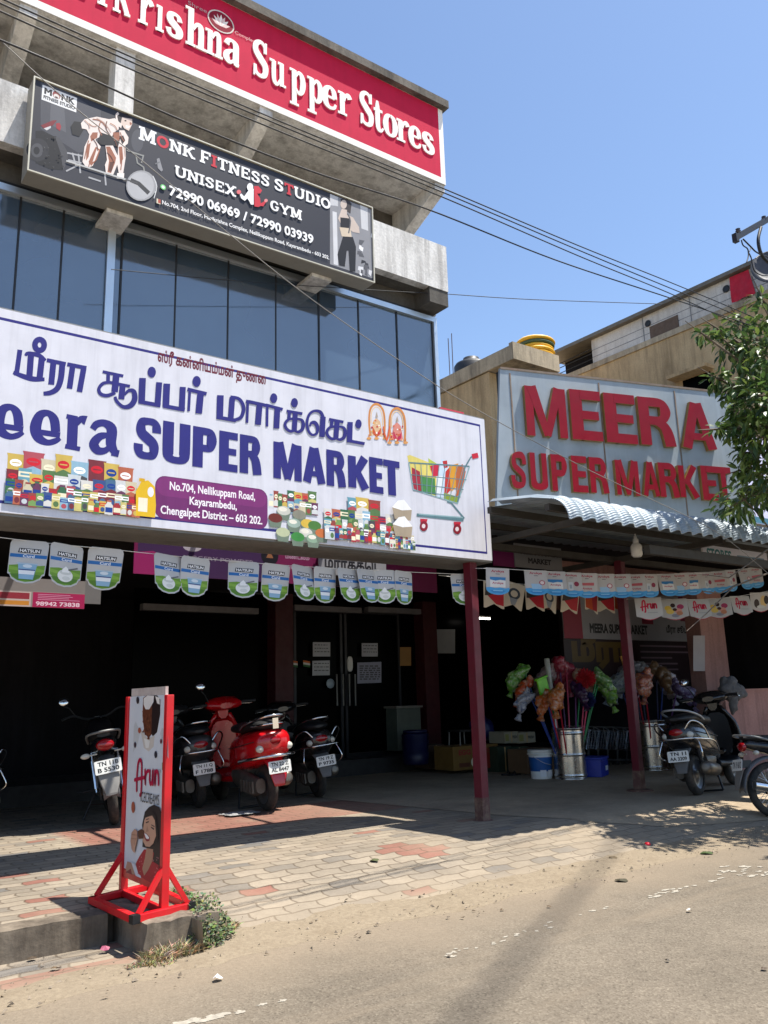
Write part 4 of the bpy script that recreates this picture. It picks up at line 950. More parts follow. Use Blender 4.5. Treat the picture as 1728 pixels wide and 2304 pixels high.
M_PURL = mat('dusty_purlin', (58,54,48), .7)
b = MB()
for y, z in ((5.75,3.36),(6.6,3.50),(7.6,3.60)): b.bx((CX+(.02 if y < 6.7 else .6),y-.03,z-.07),(16.2,y+.03,z))
b.build('purlin', M_PURL, cn)
b = MB(); b.bx((CX+.56,5.75,3.22),(CX+.62,8.9,3.29)); b.bx((9.45,5.75,3.22),(9.52,8.9,3.29)); b.bx((CX+.62,7.4,3.22),(13.1,7.48,3.3)); b.bx((7.9,5.7,2.96),(13.1,5.78,3.06)); b.build('rafter', M_PURL, cn)
pl = onZ(1087,1852,.15); pr = onG(1440,1780)
for p, zt in ((pl, 2.96), (pr, 3.24)):
    b = MB(); R = Matrix.Rotation(.12, 3, 'Z'); b.box((p.x,p.y,(zt+p.z)/2),(.11,.11,zt-p.z),R); o = b.build('post', M_REDPAINT, cn, bevel=.006)
    b = MB(); b.lathe([(.18,-.01),(.17,.015),(.1,.03),(.0,.03)], (p.x,p.y,p.z+.002), n=18); b.box((p.x,p.y,p.z+.13),(.114,.114,.26),R); b.build('post_footing', mat('dusty_post_foot', (92,62,56), .8, dirt=(140,120,98), dsc=8, damt=.8), cn)

bd = thing('letter_board', 'tall blue grey sheet metal board with raised red supermarket letters above the canopy', 'sign', (7.44, 7.4, 3.6))
BO, BU = V((7.44, 7.4, 0)), V((.956, -.292, 0)); A = Art(BO, BU)
def boardmat():
    n = NT('blue_grey_board_sheet'); p = n.pos()
    c = n.ramp(n.noise(p, 1.3, 7, .6), [(.3, C((142,151,157))), (.7, C((170,178,182)))])
    s = n.ramp(n.noise(p, 1., 6, .65, (7, 7, .35)), [(.5, 0.), (.75, .6)]); c = n.mix(s, c, C((176,186,192)))
    r = n.ramp(n.noise(p, 1., 6, .7, (5, 5, .5)), [(.62, 0.), (.8, .5)]); c = n.mix(r, c, C((104,88,74)))
    n.base(c); n.rough(.45); n.b.inputs['Metallic'].default_value = .1; return n.m
M_BOARD = boardmat()
tl, tr, br = A.px(1125,828), A.px(1645,885), A.px(1697,1200); bl = A.px(1119,1125); brz = br[1]
outl = [(bl[0]-.02, 3.7), (br[0]+.06, 3.62), tr, tl]
fb = A.fr
b = MB(); b.prism([outl], fb, -.05, 0); b.build('board_sheet', M_BOARD, bd)
b = MB()
for x in (tl[0]+.14, tl[0]+1.5, tl[0]+2.75): b.bar(fb(x, 3.75, .003), fb(x, tl[1]+(tr[1]-tl[1])*(x-tl[0])/(tr[0]-tl[0])-.06, .003), .022, .006, (0,1,0))
b.bar(fb(tl[0], tl[1], .004), fb(tr[0], tr[1], .004), .03, .012, (0,1,0)); b.build('seam_strip', mat('rusty_seam', (126,112,98), .7, dirt=(110,72,48), dsc=8, damt=.6), bd)
b = MB()
for x in (.5, 1.8, 3.1): b = MB(); b.bar(fb(x,3.75,-.09),fb(x,5.5,-.09),.05); b.bar(fb(x,5.3,-.1),fb(x,3.8,-1.2),.04); b.build('back_strut', M_BLACKM, bd)
b = MB(); b.bar(fb(tl[0]+.02,3.7,-.08),fb(tl[0]+.02,tl[1]-.03,-.08),.05); b.build('edge_angle', M_BLACKM, bd)
M_LRED = mat('red_acrylic_letter', (142,6,30), .42, 0, .06, 4, spec=.3, dirt=(120,16,34), dsc=5, damt=.35)
M_LGOLD = mat('gold_letter_edge', (150,118,64), .4, .35, .15, 6)
TM = lambda x, y: (960+x*.46293, 460+y*.46293)
def cfr(row):
    r = {0: (('M',478,685,1000),('E',697,855,1015),('E',863,1023,1030),('R',1030,1209,1050),('A',1232,1407,1080)),
         1: (('S',405,492,1278),('U',500,593,1286),('P',603,691,1300),('E',703,787,1306),('R',790,889,1315),('M',917,1039,1330),('A',1046,1136,1340),('R',1128,1232,1350),('K',1225,1329,1358),('E',1335,1421,1362),('T',1405,1492,1370))}[row]
    return r
A = Art(fb(0,0,.06), BU)
zt0 = (A.px(*TM(515,877))[1]+A.px(*TM(1000,928))[1])/2; zb0 = (A.px(*TM(505,1117))[1]+A.px(*TM(950,1165))[1])/2
zt1 = (A.px(*TM(545,1203))[1]+A.px(*TM(1270,1268))[1])/2; zb1 = (A.px(*TM(630,1385))[1]+A.px(*TM(1375,1443))[1])/2
for row, zb_, zt_ in ((0,zb0,zt0),(1,zb1,zt1)):
    for ch, x0, x1, ym in cfr(row):
        a0, a1 = A.px(*TM(x0+4,ym))[0], A.px(*TM(x1-7,ym))[0]; adv, g = hv(ch, .185); lo, hi, y0, y1 = hext(g)
        b = MB(); b.two = True; kx, ky = (a1-a0)/(hi-lo), (zt_-zb_)/(y1-y0)
        letter(b, g, fb, a0-lo*kx, kx, zb_-y0*ky, ky, .003, .06, .0006); b.build('raised_letter', [M_LRED, M_LGOLD], bd)

# rear walls of the side shop
ss = thing('side_shop', 'low shop with faded pink walls and a dark open front under the canopy', 'shop', (12, 8.5, 0))
b = MB(); b.bx((XR-.05,14,0),(16.3,14.1,4.2)); b.bx((12.2,10.9,0),(16.2,11.0,3.9)); b.bx((7.72,8.9,3.86),(16.3,14,3.9)); b.bx((6.84,8.86,3.74),(7.72,8.985,3.9)); b.bx((16.2,7.5,0),(16.36,14,4.3)); b.build('rear_wall', M_DARKWALL, ss)  # narrow box at the canopy's rear edge is added to stop a sun leak
q0, q1 = onY(1232,1262,10.4), onY(1598,1245,10.4); b = MB(); b.bx((q0.x,10.4,2.95),(q1.x,10.5,q1.z+.1)); b.build('upper_wall', M_PINKWALL, ss)
q0, q1 = onY(1592,1560,8.9), onY(1628,1400,8.9); b = MB(); b.bx((q0.x,8.9,.1),(q1.x,9.2,3.6)); b.build('pillar', M_PINKWALL, ss)
q0, q1 = onY(1628,1556,7.5), onY(1728,1560,7.5); b = MB(); b.bx((q0.x+.02,7.5,.1),(16.2,7.65,q0.z)); b.build('parapet_wall', M_PINKWALL, ss)
b = MB(); b.bx((q0.x,7.48,q0.z),(16.2,7.67,q0.z+.03)); b.build('wall_coping', M_PINKWALL, ss)

# ================================================================ buildings behind
TX = 16.4
tb = thing('tall_building', 'tall old ochre plastered building with a sheet metal clad top storey behind the tree', 'building', (TX, 8, 0))
zt = 10.41; zc = 9.71
b = MB(); b.bx((TX,6.56,0),(TX+9,14.4,zc-.02)); b.build('wall', M_OCHRE, tb)
b = MB(); b.bx((TX-.04,6.56,zc-.16),(TX+.0,14.4,zc-.02)); b.build('string_course', M_OLDBAND, tb)
b = MB(); b.bx((TX+.03,6.56,zc-.02),(TX+9,13.0,zt-.05)); b.build('sheet_cladding', weathered('pale_cladding_sheet', (196,190,182), (216,212,206), (130,122,114), .4, .3), tb)
b = MB()
for z in (zc+.16, zc+.35): b.bx((TX+.026,6.56,z),(TX+.03,13.0,z+.014))
for y in (8.7, 10.1, 11.4): b.bx((TX+.024,y,zc),(TX+.03,y+.02,zt-.06))
b.build('cladding_seam', M_GREYM, tb)
b = MB(); b.bx((TX+.6,13.0,zc-.02),(TX+.7,14.4,zt-.06)); b.build('dark_opening', M_DARKWALL, tb)
for z in (zc+.15, zc+.3, zc+.42):
    b = MB(); b.tube([(TX+.06,13.0,z),(TX+.06,14.38,z-.02)], .012, 6); b.build('rail', M_BLACKM, tb)
b = MB(); b.bx((TX-.14,6.2,zt-.06),(TX+9.2,14.5,zt+.03)); b.build('roof_edge', mat('roof_edge_sheet', (108,102,92), .6, .2), tb)
q0, q1 = onX(1462,742,TX+.02), onX(1528,735,TX+.02)
b = MB(); b.bx((TX+.01,q1.y,zc+.0),(TX+.024,q0.y,zc+.31)); b.build('brown_panel', mat('brown_ply_panel', (98,80,66), .8), tb)
for x, y in ((1458,728),(1634,650)):
    q = onX(x, y, TX+.02); b = MB(); b.lathe([(.075,-.0),(.085,.02),(.06,.02)], (TX+.028,q.y,q.z), (-1,0,0), 16); b.add([(TX+.006,q.y+.07*cos(t*pi/7),q.z+.07*sin(t*pi/7)) for t in range(14)], [tuple(range(14))]); b.build('vent_pipe', M_BLKPL, tb)
q = onX(1545,850,TX); b = MB(); b.bx((TX-.02,q.y-.6,q.z-1.1),(TX+.02,q.y+.1,q.z-.05)); b.build('window', M_SGLASS, tb)
b = MB(); b.bx((TX-.35,q.y-.7,q.z-.02),(TX,q.y+.3,q.z+.06)); b.build('window_ledge', M_OCHRE, tb)
q0, q1, q2, q3 = (onX(*p, TX-.02) for p in ((1642,625),(1685,607),(1700,660),(1648,682)))
b = MB(); n_ = 8; vs = []
for j in range(n_+1):
    for i in range(n_+1):
        u, v_ = i/n_, j/n_; p = (q0*(1-u)+q1*u)*(1-v_)+(q3*(1-u)+q2*u)*v_; p.x -= .02+.03*sin(u*9+v_*3)*v_; vs.append(p)
b.add(vs, [(j*(n_+1)+i, j*(n_+1)+i+1, (j+1)*(n_+1)+i+1, (j+1)*(n_+1)+i) for j in range(n_) for i in range(n_)], True)
tag(b.build('red_cloth', mat('red_cloth', (184,26,52), .8, bump=.1)), 'red cloth hung from the top storey of the ochre building', 'cloth')
q = onX(1738, 606, TX-.5); dsh = thing('satellite_dish', 'grey round dish mounted beside the red cloth below the roof edge', 'dish', q)
b = MB(); R_ = .42; b.lathe([(R_*t, .09*t*t) for t in (0.02,.3,.55,.8,1.)]+[(R_*.985, .1),(R_*.6,.02),(.02,-.015)], q, (-.8,-.55,.25), 28); b.build('bowl', mat('dish_grey', (66,68,74), .6, .1), dsh)
b = MB(); b.tube([q+V((.05,.03,0)), q+V((.5,.1,-.1))], .025, 8); b.build('arm', M_BLACKM, dsh)

ob = thing('old_building', 'small flat roofed ochre building with a mouldy parapet between the two signs', 'building', (12.6, 12.9, 0))
b = MB(); b.bx((12.6,12.9,4.25),(18,20,8.62)); b.build('wall', M_OCHRE, ob)
b = MB(); b.bx((12.56,12.06,8.64),(14.04,20,8.74)); b.bx((12.56,12.06,8.74),(14.04,12.18,9.04)); b.bx((12.56,12.18,8.74),(12.7,20,8.98)); b.build('roof_slab', M_OLDBAND, ob)
b = MB(); b.bx((14.04,12.3,4.25),(14.4,20,8.6)); b.build('side_wall', M_OCHRE, ob)
for i, (x, y) in enumerate(((1012,838),(1019,838))):
    q = onY(x, y, 15.4); b = MB(); b.tube([(q.x,15.4,8.7),(q.x+.02*i,15.4,q.z+.95+.15*i),], .012, 6); b.build('starter_bar', mat('rebar', (86,66,58), .8), ob)
q = onY(1055, 842, 14.6); tz = q.z-.28; tk = thing('water_tank', 'black plastic water tank behind the mouldy parapet of the small building', 'water tank', (q.x+.1, 14.6, tz))
b = MB(); b.lathe([(.0,0),(.42,0),(.44,.06),(.44,.5),(.40,.56),(.2,.66),(.2,.72),(.0,.72)], (q.x+.1,14.6,tz), n=28); b.build('body', mat('black_tank', (34,36,40), .55), tk)
b = MB(); b.tube([(q.x+.3,14.4,tz+.56),(q.x+.42,14.3,tz+.68),(q.x+.5,14.25,tz+.56)], .03); b.build('inlet_pipe', M_BLKPL, tk)
q = onY(1200, 778, 12.55); hs = thing('hose_coil', 'stack of coiled yellow hose on the flat roof above the letter board', 'hose coil', (q.x, 12.55, 9.0))
M_YEL = mat('yellow_hose', (226,170,30), .45, 0, .08, 6)
for i in range(6):
    b = MB(); r = .40+.015*((i*7) % 3); b.tube([(q.x+r*cos(2*pi*t/30)+.01*i,12.55+r*sin(2*pi*t/30),9.0+.088*i+.012*sin(4*pi*t/30)) for t in range(30)], .044, 8, closed=True); b.build('coil', M_YEL if i != 4 else mat('green_band', (70,90,60), .6), hs)
b = MB(); b.ell((q.x,12.55,9.50), (.38,.38,.07)); b.build('pale_cover', mat('pale_cover', (226,216,190), .8), hs)

bn = thing('shop_banner', 'pale lavender vinyl banner with a teal lower edge right of the letter board', 'banner', (12, 7, 3.6))
q0, q1 = onY(1640,1165,7.0), onY(1760,1050,7.0); b = MB(); b.bx((q0.x-.5,7.0,q0.z),(q1.x+.8,7.03,q1.z+.4)); b.build('sheet', mat('lavender_vinyl', (206,202,226), .5), bn)
b = MB(); b.bx((q0.x-.5,6.994,q0.z),(q1.x+.8,6.999,q0.z+.1)); b.build('teal_edge', mat('teal_print', (52,104,122), .5), bn)
bn2 = thing('name_board', 'narrow white name board with teal letters hanging under the canopy beam', 'sign', (11.2, 7.1, 3.1))
q0, q1 = onY(1582,1246,7.1), onY(1722,1224,7.1); A = Art((0,7.1,0)); b = MB(); b.bx((q0.x,7.103,q0.z-.02),(q1.x,7.13,q1.z+.04)); b.build('panel', M_WHITE, bn2)
A.poly(rect(q0.x,q0.z-.02,q1.x,q1.z+.04),'dcdcea'); A.text('STORES', q0.x+.1, q0.z-.06, q0.x+.75, q0.z+.10,'3a7f86',.04); A.poly(rect(q0.x+.9,q0.z+.02,q1.x-.1,q0.z+.05),'7a98b0'); A.build('lettering', INK, bn2)

# ================================================================ tree at the right edge
tr = thing('street_tree', 'leafy green roadside tree overhanging the letter board at the right edge', 'tree', (10.3, 4.4, 0))
def leafmat():
    n = NT('glossy_leaf'); v = n.pos()
    a = n.n('Attribute', attribute_name='Col')
    c = n.mix(.0, a.outputs['Color'], (0, 0, 0)); n.base(a.outputs['Color']); n.rough(.38); n.b.inputs['Specular IOR Level'].default_value = .5
    tr_ = n.n('BsdfTranslucent'); n.l(a.outputs['Color'], tr_.inputs[0]); ms = n.n('MixShader'); ms.inputs[0].default_value = .32
    n.l(n.b.outputs[0], ms.inputs[1]); n.l(tr_.outputs[0], ms.inputs[2]); out = n.t.nodes['Material Output']; n.l(ms.outputs[0], out.inputs[0]); return n.m
LEAF = leafmat()
M_BARK = mat('grey_bark', (96,84,70), .9, 0, .25, 9, bump=.5, bsc=20)
rnd = random.Random(21)
LC = [(.045,.090,.022),(.065,.120,.028),(.085,.150,.034),(.120,.190,.040),(.170,.230,.050),(.035,.070,.020)]
def leaf(vs, fs, cs, p, L, wd, d, rnd):
    d = d.normalized(); s = d.cross(V((0,0,1))+V((rnd.uniform(-.7,.7),rnd.uniform(-.7,.7),0))).normalized(); nn = s.cross(d)
    o = len(vs); vs += [p, p+d*L*.28+s*wd*.42+nn*wd*.12, p+d*L*.62+s*wd*.44+nn*wd*.06, p+d*L-nn*L*.12, p+d*L*.62-s*wd*.44+nn*wd*.06, p+d*L*.28-s*wd*.42+nn*wd*.12, p+d*L*.5-nn*wd*.06]
    fs += [(o,o+6,o+1),(o+1,o+6,o+2),(o+2,o+6,o+3),(o+3,o+6,o+4),(o+4,o+6,o+5),(o+5,o+6,o)]
    c = rnd.choice(LC); k = rnd.uniform(.75,1.25); cs.append(tuple(x*k for x in c))
def proj(p):
    d = p-CAM; z = d.dot(fw); return 864+FPX*d.dot(rt)/z, 1152-FPX*d.dot(up)/z
clumps = []
for x, y, Y, r in ((1715,672,4.9,.12),(1735,720,4.6,.22),(1668,722,5.0,.15),(1612,738,5.1,.10),(1582,752,5.05,.07),(1640,775,5.0,.19),(1690,780,4.8,.26),(1735,810,4.5,.36),(1612,850,5.0,.13),(1655,868,4.9,.22),(1710,890,4.6,.34),(1675,935,4.7,.20),(1722,985,4.5,.30),(1650,968,4.75,.12),(1614,966,4.8,.06),(1690,1018,4.7,.18),(1735,1060,4.5,.24),(1668,1058,4.85,.07),(1722,1110,4.6,.10),(1740,920,4.4,.45)):
    clumps.append((onY(x, y, Y), r))
SHC = [onZ(x, y, .05)+SUN*(z/SUN.z) for x, y, z in ((1460,1838,3.6),(1520,1850,3.8),(1560,1868,4.1),(1600,1850,4.2),(1480,1862,3.5),(1640,1868,4.4),(1700,1880,4.4),(1580,1830,4.0),(1660,1840,4.3))]
for q in SHC: clumps.append((q, rnd.uniform(.22,.34)))
for _ in range(60):
    q = V((rnd.uniform(8.6,12.6), rnd.uniform(2.8,5.4), rnd.uniform(3.6,6.6))); r = rnd.uniform(.35,.6); pp = proj(q)
    s_ = q-SUN*(q.z/SUN.z)
    if pp[0]-r*FPX/(q-CAM).length > 1735 and proj(s_)[0] > 1790: clumps.append((q, r))
vs, fs, cs = [], [], []; twigs = MB()
trunk_top = V((10.2,4.4,3.6))
for c, r in clumps:
    k = int(330*r*r/.09*.42)+16
    px_, py_ = proj(c)
    for _ in range(k):
        d = V((rnd.gauss(0,1),rnd.gauss(0,1),rnd.gauss(0,.85))).normalized(); p = c+d*r*(rnd.random()**.42)
        q = proj(p)
        leaf(vs, fs, cs, p, rnd.uniform(.10,.16), rnd.uniform(.045,.062), (d*.7+V((rnd.uniform(-.6,.6),rnd.uniform(-.6,.6),rnd.uniform(-1.1,.1)))), rnd)
    a = trunk_top+V((rnd.uniform(-.2,.2),rnd.uniform(-.2,.2),rnd.uniform(-.3,.8))); m_ = (a+c)/2+V((0,0,rnd.uniform(-.1,.25)))
    twigs.tube([a, m_, c, c+(c-m_)*.25], [.035,.022,.012,.004], 6)
me = bpy.data.meshes.new('crown'); off = wloc(tr); me.from_pydata([tuple(v-off) for v in vs], [], fs)
at = me.color_attributes.new('Col', 'FLOAT_COLOR', 'CORNER'); d = []
for c in cs: d += [c[0], c[1], c[2], 1.]*18
at.data.foreach_set('color', d); me.materials.append(LEAF); o = bpy.data.objects.new('crown', me); COL.objects.link(o); o.parent = tr
for q in ([(1728,1290),(1650,1320),(1590,1380),(1545,1420)],[(1735,1230),(1690,1265),(1640,1300),(1560,1290)],[(1660,1315),(1620,1335),(1580,1330)],[(1740,1200),(1700,1150),(1660,1110)]):
    twigs.tube([onY(x, y, 5.0-.03*i) for i, (x, y) in enumerate(q)], [.012,.008,.006,.003], 5)
twigs.build('branch', M_BARK, tr)
b = MB(); b.tube([(10.35,4.35,-.05),(10.3,4.4,.8),(10.22,4.38,2.),(10.25,4.42,3.2),(10.15,4.4,4.3),(10.3,4.3,5.4)], [.2,.15,.13,.12,.09,.04], 12); b.build('trunk', M_BARK, tr)

# ================================================================ pole and wires
pole = thing('electric_pole', 'steel crossarm of an electric pole with looped service wires above the tree', 'electric pole', (10.1, 4.9, 0))
e_ = onY(1800,452,4.9); px_ = onY(1815,400,4.8).x; e_.x = px_
b = MB(); b.bx((px_,4.8,0),(px_+.2,5.0,9.2)); b.build('shaft', weathered('pole_concrete', (128,122,114), (150,144,134), (84,78,72)), pole)
a_ = onY(1655,535,4.9); e_ = onY(1790,458,4.9); dd = (e_-a_).normalized()
b = MB(); b.bar(a_, a_+(e_-a_)*((px_+.05-a_.x)/(e_.x-a_.x)), .05, .075); b.bar(a_-V((.0,0,.06)), a_+V((.0,0,.05)), .06, .06, (0,1,0)); b.build('crossarm', M_BLACKM, pole)
for x, y in ((1661,522),(1719,494)):
    q = onY(x, y, 4.9); b = MB(); b.lathe([(.012,-.03),(.03,-.02),(.022,.0),(.034,.012),(.02,.03),(.03,.04),(.0,.05)], q, n=12); b.build('insulator', mat('brown_insulator', (52,40,38), .3), pole)
b = MB()
for pts, r in (([(1712,512),(1706,540),(1712,570),(1728,590),(1742,600)],.022),([(1668,540),(1672,552),(1682,560),(1684,575),(1680,590)],.008),([(1672,538),(1690,556),(1700,566),(1716,575)],.010),([(1683,566),(1690,580),(1694,600),(1700,612),(1716,620),(1730,618)],.008),([(1690,556),(1686,566),(1682,560)],.006),([(1700,582),(1712,574),(1728,578)],.008)):
    b.tube(catmull([tuple(onY(x, y, 4.85)) for x, y in pts], 5), r, 6)
b.build('service_wire', M_BLKPL, pole)
def wire(label, pts, r, Y0, Y1, m, grp=None):
    n = len(pts); P = [tuple(onY(x, y, Y0+(Y1-Y0)*i/(n-1))) for i, (x, y) in enumerate(pts)]
    b = MB(); b.tube(catmull(P, 8), r, 6, caps=False); return tag(b.build('overhead_wire', m), label, 'wire', grp)
M_WIRE = mat('black_cable', (24,24,26), .6)
wire('upper of the two paired black cables crossing the sky', [(-60,-32),(300,130),(640,277),(990,421),(1300,552),(1500,632),(1640,690),(1790,755)], .0055, 4.0, 4.9, M_WIRE, 'overhead power cables')
wire('lower of the two paired black cables crossing the sky', [(-60,-20),(300,141),(640,286),(990,430),(1300,562),(1500,645),(1640,702),(1790,768)], .0055, 4.05, 4.9, M_WIRE, 'overhead power cables')
wire('third black cable from the top where they cross the sky', [(-60,-2),(300,158),(640,300),(990,441),(1300,575),(1500,657),(1640,720),(1790,784)], .0055, 3.9, 4.9, M_WIRE, 'overhead power cables')
wire('lowest thick black cable passing over the gym sign and sky', [(-60,65),(150,153),(420,275),(700,385),(960,470),(1250,585),(1500,668),(1640,715),(1790,768)], .0062, 3.8, 4.9, M_WIRE, 'overhead power cables')
wire('thin pale wire slanting down across the gym sign and glass', [(0,90),(160,235),(330,370),(520,530),(690,665),(900,812),(1070,920),(1330,1060),(1600,1190),(1728,1290)], .0038, 5.2, 4.9, mat('pale_wire', (120,117,112), .5))
wire('thin faint wire between the balcony corner and the ochre building', [(1012,662),(1200,674),(1490,684)], .006, 8.9, 8.2, M_WIRE)
wire('thin wire running across the glass front of the first floor', [(250,606),(560,634),(880,655),(1012,662)], .005, 8.5, 8.8, M_WIRE)
# heavy service cable to the far side of the road: it throws the dark line over the asphalt
g0, g1 = onZ(1432,1846,.06), onZ(1035,2304,0); hz = 26.
P0 = g0+SUN*(hz/SUN.z); P1 = g1+SUN*(hz/SUN.z); d = (P1-P0)
b = MB(); b.tube([P0-d*.05, P0, P1, P1+d*1.2], .034, 8, caps=False); tag(b.build('service_cable', M_WIRE), 'thick black service cable crossing above the road out from the pole', 'cable')
# ================================================================ bunting
def zat(X, Y, y):
    lo, hi = -1., 12.
    for _ in range(50):
        m_ = (lo+hi)/2
        if proj(V((X, Y, m_)))[1] > y: lo = m_
        else: hi = m_
    return lo
def card_outline(kind):
    if kind == 'curd':
        r = [(-.5,-.10),(-.47,-.03),(-.40,0),(.40,0),(.47,-.03),(.5,-.10),(.475,-.79),(.42,-.81),(.39,-.86),(.37,-.90)]
        return [(-p[0], p[1]) for p in r[6:]][::-1][:0] + r + [(.2,-.975),(0,-1.0),(-.2,-.975)] + [(-.37,-.90),(-.39,-.86),(-.42,-.81),(-.475,-.79)]
    if kind == 'milk': return [(-.5,0),(.5,0),(.5,-.78)]+[(.5*cos(a),-.78-.22*sin(a)) for a in [pi*i/10 for i in range(1, 10)]]+[(-.5,-.78)]
    if kind == 'ice': return [(-.5,0),(.5,0),(.5,-.82),(.34,-.86),(.16,-.97),(0,-1.),(-.16,-.97),(-.34,-.86),(-.5,-.82)]
    return [(-.5,0),(.5,0),(.46,-1.),(.36,-1.),(.0,-.84),(-.36,-1.),(-.46,-1.)]
M_CARD = mat('card_back', (206,204,198), .6)
def pennant(name, kind, var, w_, h_):
    A = Art((0, 0, 0)); ol = [(a*w_, b*h_) for a, b in card_outline(kind)][::-1]
    def sc(pts): return [(a*w_, b*h_) for a, b in pts]
    bend = lambda a, b, h: V((a, -h, b)); A.st = 2.5e-4; A.h = 5e-4
    A.fr = lambda a, b, h=0: bend(a, b, h)
    A.b.cc = C('b0b0ae'); A.b.prism([ol], A.fr, -.0012, 0)
    if kind == 'curd':
        A.poly(ol, 'c2c2c2'); inn = [(a*.93, -.02+b*.955) for a, b in card_outline(kind)]
        A.poly(sc([(-.46,-.60),(-.2,-.57),(.1,-.60),(.46,-.56),(.455,-.75),(.40,-.78),(.36,-.86),(.2,-.935),(0,-.965),(-.2,-.935),(-.36,-.86),(-.40,-.78),(-.455,-.75)][::-1]), '6f9a35')
        A.poly(sc([(-.46,-.62),(-.1,-.66),(.2,-.62),(.46,-.67),(.45,-.72),(0,-.73),(-.45,-.70)][::-1]), '86b043'); A.poly(sc([(-.42,-.80),(0,-.76),(.40,-.8),(.2,-.93),(-.2,-.93)][::-1]), '557f2c')
        A.poly(sc(rect(-.47,-.41,.48,-.33)), '2f6fb4'); A.text('Curd', -.14*w_, -.405*h_, .16*w_, -.335*h_, 'e8eef6', .03)
        A.poly(sc([(-.28,-.30),(.30,-.30),(.32,-.195),(-.26,-.195)]), '23242c'); A.text('HATSUN', -.24*w_, -.285*h_, .28*w_, -.21*h_, 'f0f0f2', .04)
        if var % 2 == 0:
            A.poly(sc([(-.17,-.9),(.19,-.9),(.26,-.54),(-.24,-.54)]), '8fb6d2'); A.poly(sc([(-.19,-.79),(.2,-.79),(.215,-.70),(-.205,-.70)]), 'eef2f6'); A.poly(sc([(-.2,-.70),(.215,-.70),(.22,-.675),(-.21,-.675)]), '2a4a86'); A.poly(sc(circle(.01,-.60,.12,.04,12)), 'd8e4ee'); A.poly(sc([(-.26,-.555),(.28,-.555),(.28,-.535),(-.26,-.535)]), 'b8cede')
        else:
            A.poly(sc(circle(.0,-.74,.23,.145,20)), 'eeeee8'); A.poly(sc(circle(.0,-.66,.18,.06,16)), 'd4d6d0'); A.poly(sc([(-.1,-.60),(.0,-.52),(.1,-.59),(.12,-.66),(-.1,-.67)]), 'f6f6f2'); A.stroke(sc([(.08,-.60),(.36,-.53)]), .012, '6a6a6c'); A.poly(sc(circle(.03,-.80,.12,.05,12)), 'd8dad4')
    elif kind == 'milk':
        A.poly(ol, 'b8b4b2'); A.text('Arokya', -.28*w_, -.19*h_, .28*w_, -.07*h_, 'a02a44', .03); A.poly(sc(rect(-.09,-.235,.09,-.215)), '3a3a48')
        A.poly(sc([(-.5,-.74),(-.3,-.72),(-.1,-.75),(.1,-.72),(.3,-.75),(.5,-.72)]+[(.5,-.78)]+[(.5*cos(a),-.78-.22*sin(a)) for a in [pi*i/10 for i in range(1,10)]]+[(-.5,-.78)])[::-1], '4a9ad0'); A.poly(sc([(-.34,-.84),(.34,-.84),(.2,-.93),(-.2,-.93)])[::-1], '3a84c0'); A.poly(sc(rect(-.2,-.86,.2,-.83)), '8cc4e6')
        v = var % 4
        if v == 0: A.poly(sc(rect(-.33,-.72,.33,-.34)), 'dcdad8'); A.poly(sc([(-.34,-.34),(.34,-.34),(.33,-.46),(.1,-.44),(-.1,-.48),(-.33,-.44)])[::-1], '3a7cb4'); A.text('Arokya', -.24*w_, -.62*h_, .24*w_, -.52*h_, 'b04a60', .03)
        elif v == 1: A.poly(sc([(-.2,-.76),(.2,-.76),(.24,-.55),(-.24,-.55)]), '9cc0de'); A.poly(sc(circle(.25,-.5,.13,.10,14)), 'a84058'); A.poly(sc(circle(.25,-.5,.09,.07,14)), 'e0d0d0')
        elif v == 2: A.poly(sc([(-.34,-.40),(.34,-.38),(.33,-.5),(-.33,-.5)])[::-1], 'b85a60'); A.text('Arokya', -.24*w_, -.68*h_, .24*w_, -.58*h_, 'b04a60', .03)
        else: A.poly(sc(rect(-.17,-.72,.05,-.40)), 'c8ccd2'); A.poly(sc(rect(-.12,-.66,.0,-.5)), '9aa4b0'); A.poly(sc(circle(.22,-.47,.12,.10,14)), '8a2a44')
    elif kind == 'ice':
        A.poly(ol, 'bab8b6'); A.poly(sc([(-.36,-.86),(-.16,-.94),(0,-.965),(.16,-.94),(.36,-.86),(.34,-.88),(.16,-.97),(0,-1.),(-.16,-.97),(-.34,-.88)]), 'b01834')
        if var == 0: arun(A, lambda x, y: ((-.3+.6*x)*w_, (-.62+.5*y)*h_), 'c01c40', .05*w_*1.2); A.poly(sc(rect(-.08,-.68,.3,-.66)), '8a8a90')
        elif var == 1:
            for x, y, rx, ry, c in ((-.05,-.30,.09,.10,'3a2420'),(-.24,-.42,.13,.12,'dcb648'),(-.18,-.58,.15,.12,'e0c060'),(.22,-.38,.13,.12,'a83a60'),(.12,-.56,.14,.11,'d89a8a'),(0,-.5,.08,.07,'4a2c22'),(.0,-.78,.15,.08,'8c8c98'),(.16,-.68,.12,.1,'c08060')): A.poly(sc(circle(x,y,rx,ry,14)), c)
        else:
            for x, y, rx, ry, c in ((-.2,-.55,.13,.22,'3a2a22'),(.14,-.45,.16,.30,'d8b878'),(.28,-.38,.12,.22,'2c2220'),(0,-.72,.2,.08,'c8c8c4')): A.poly(sc(circle(x,y,rx,ry,16)), c)
    else:
        A.poly(ol, 'c8bca8'); 
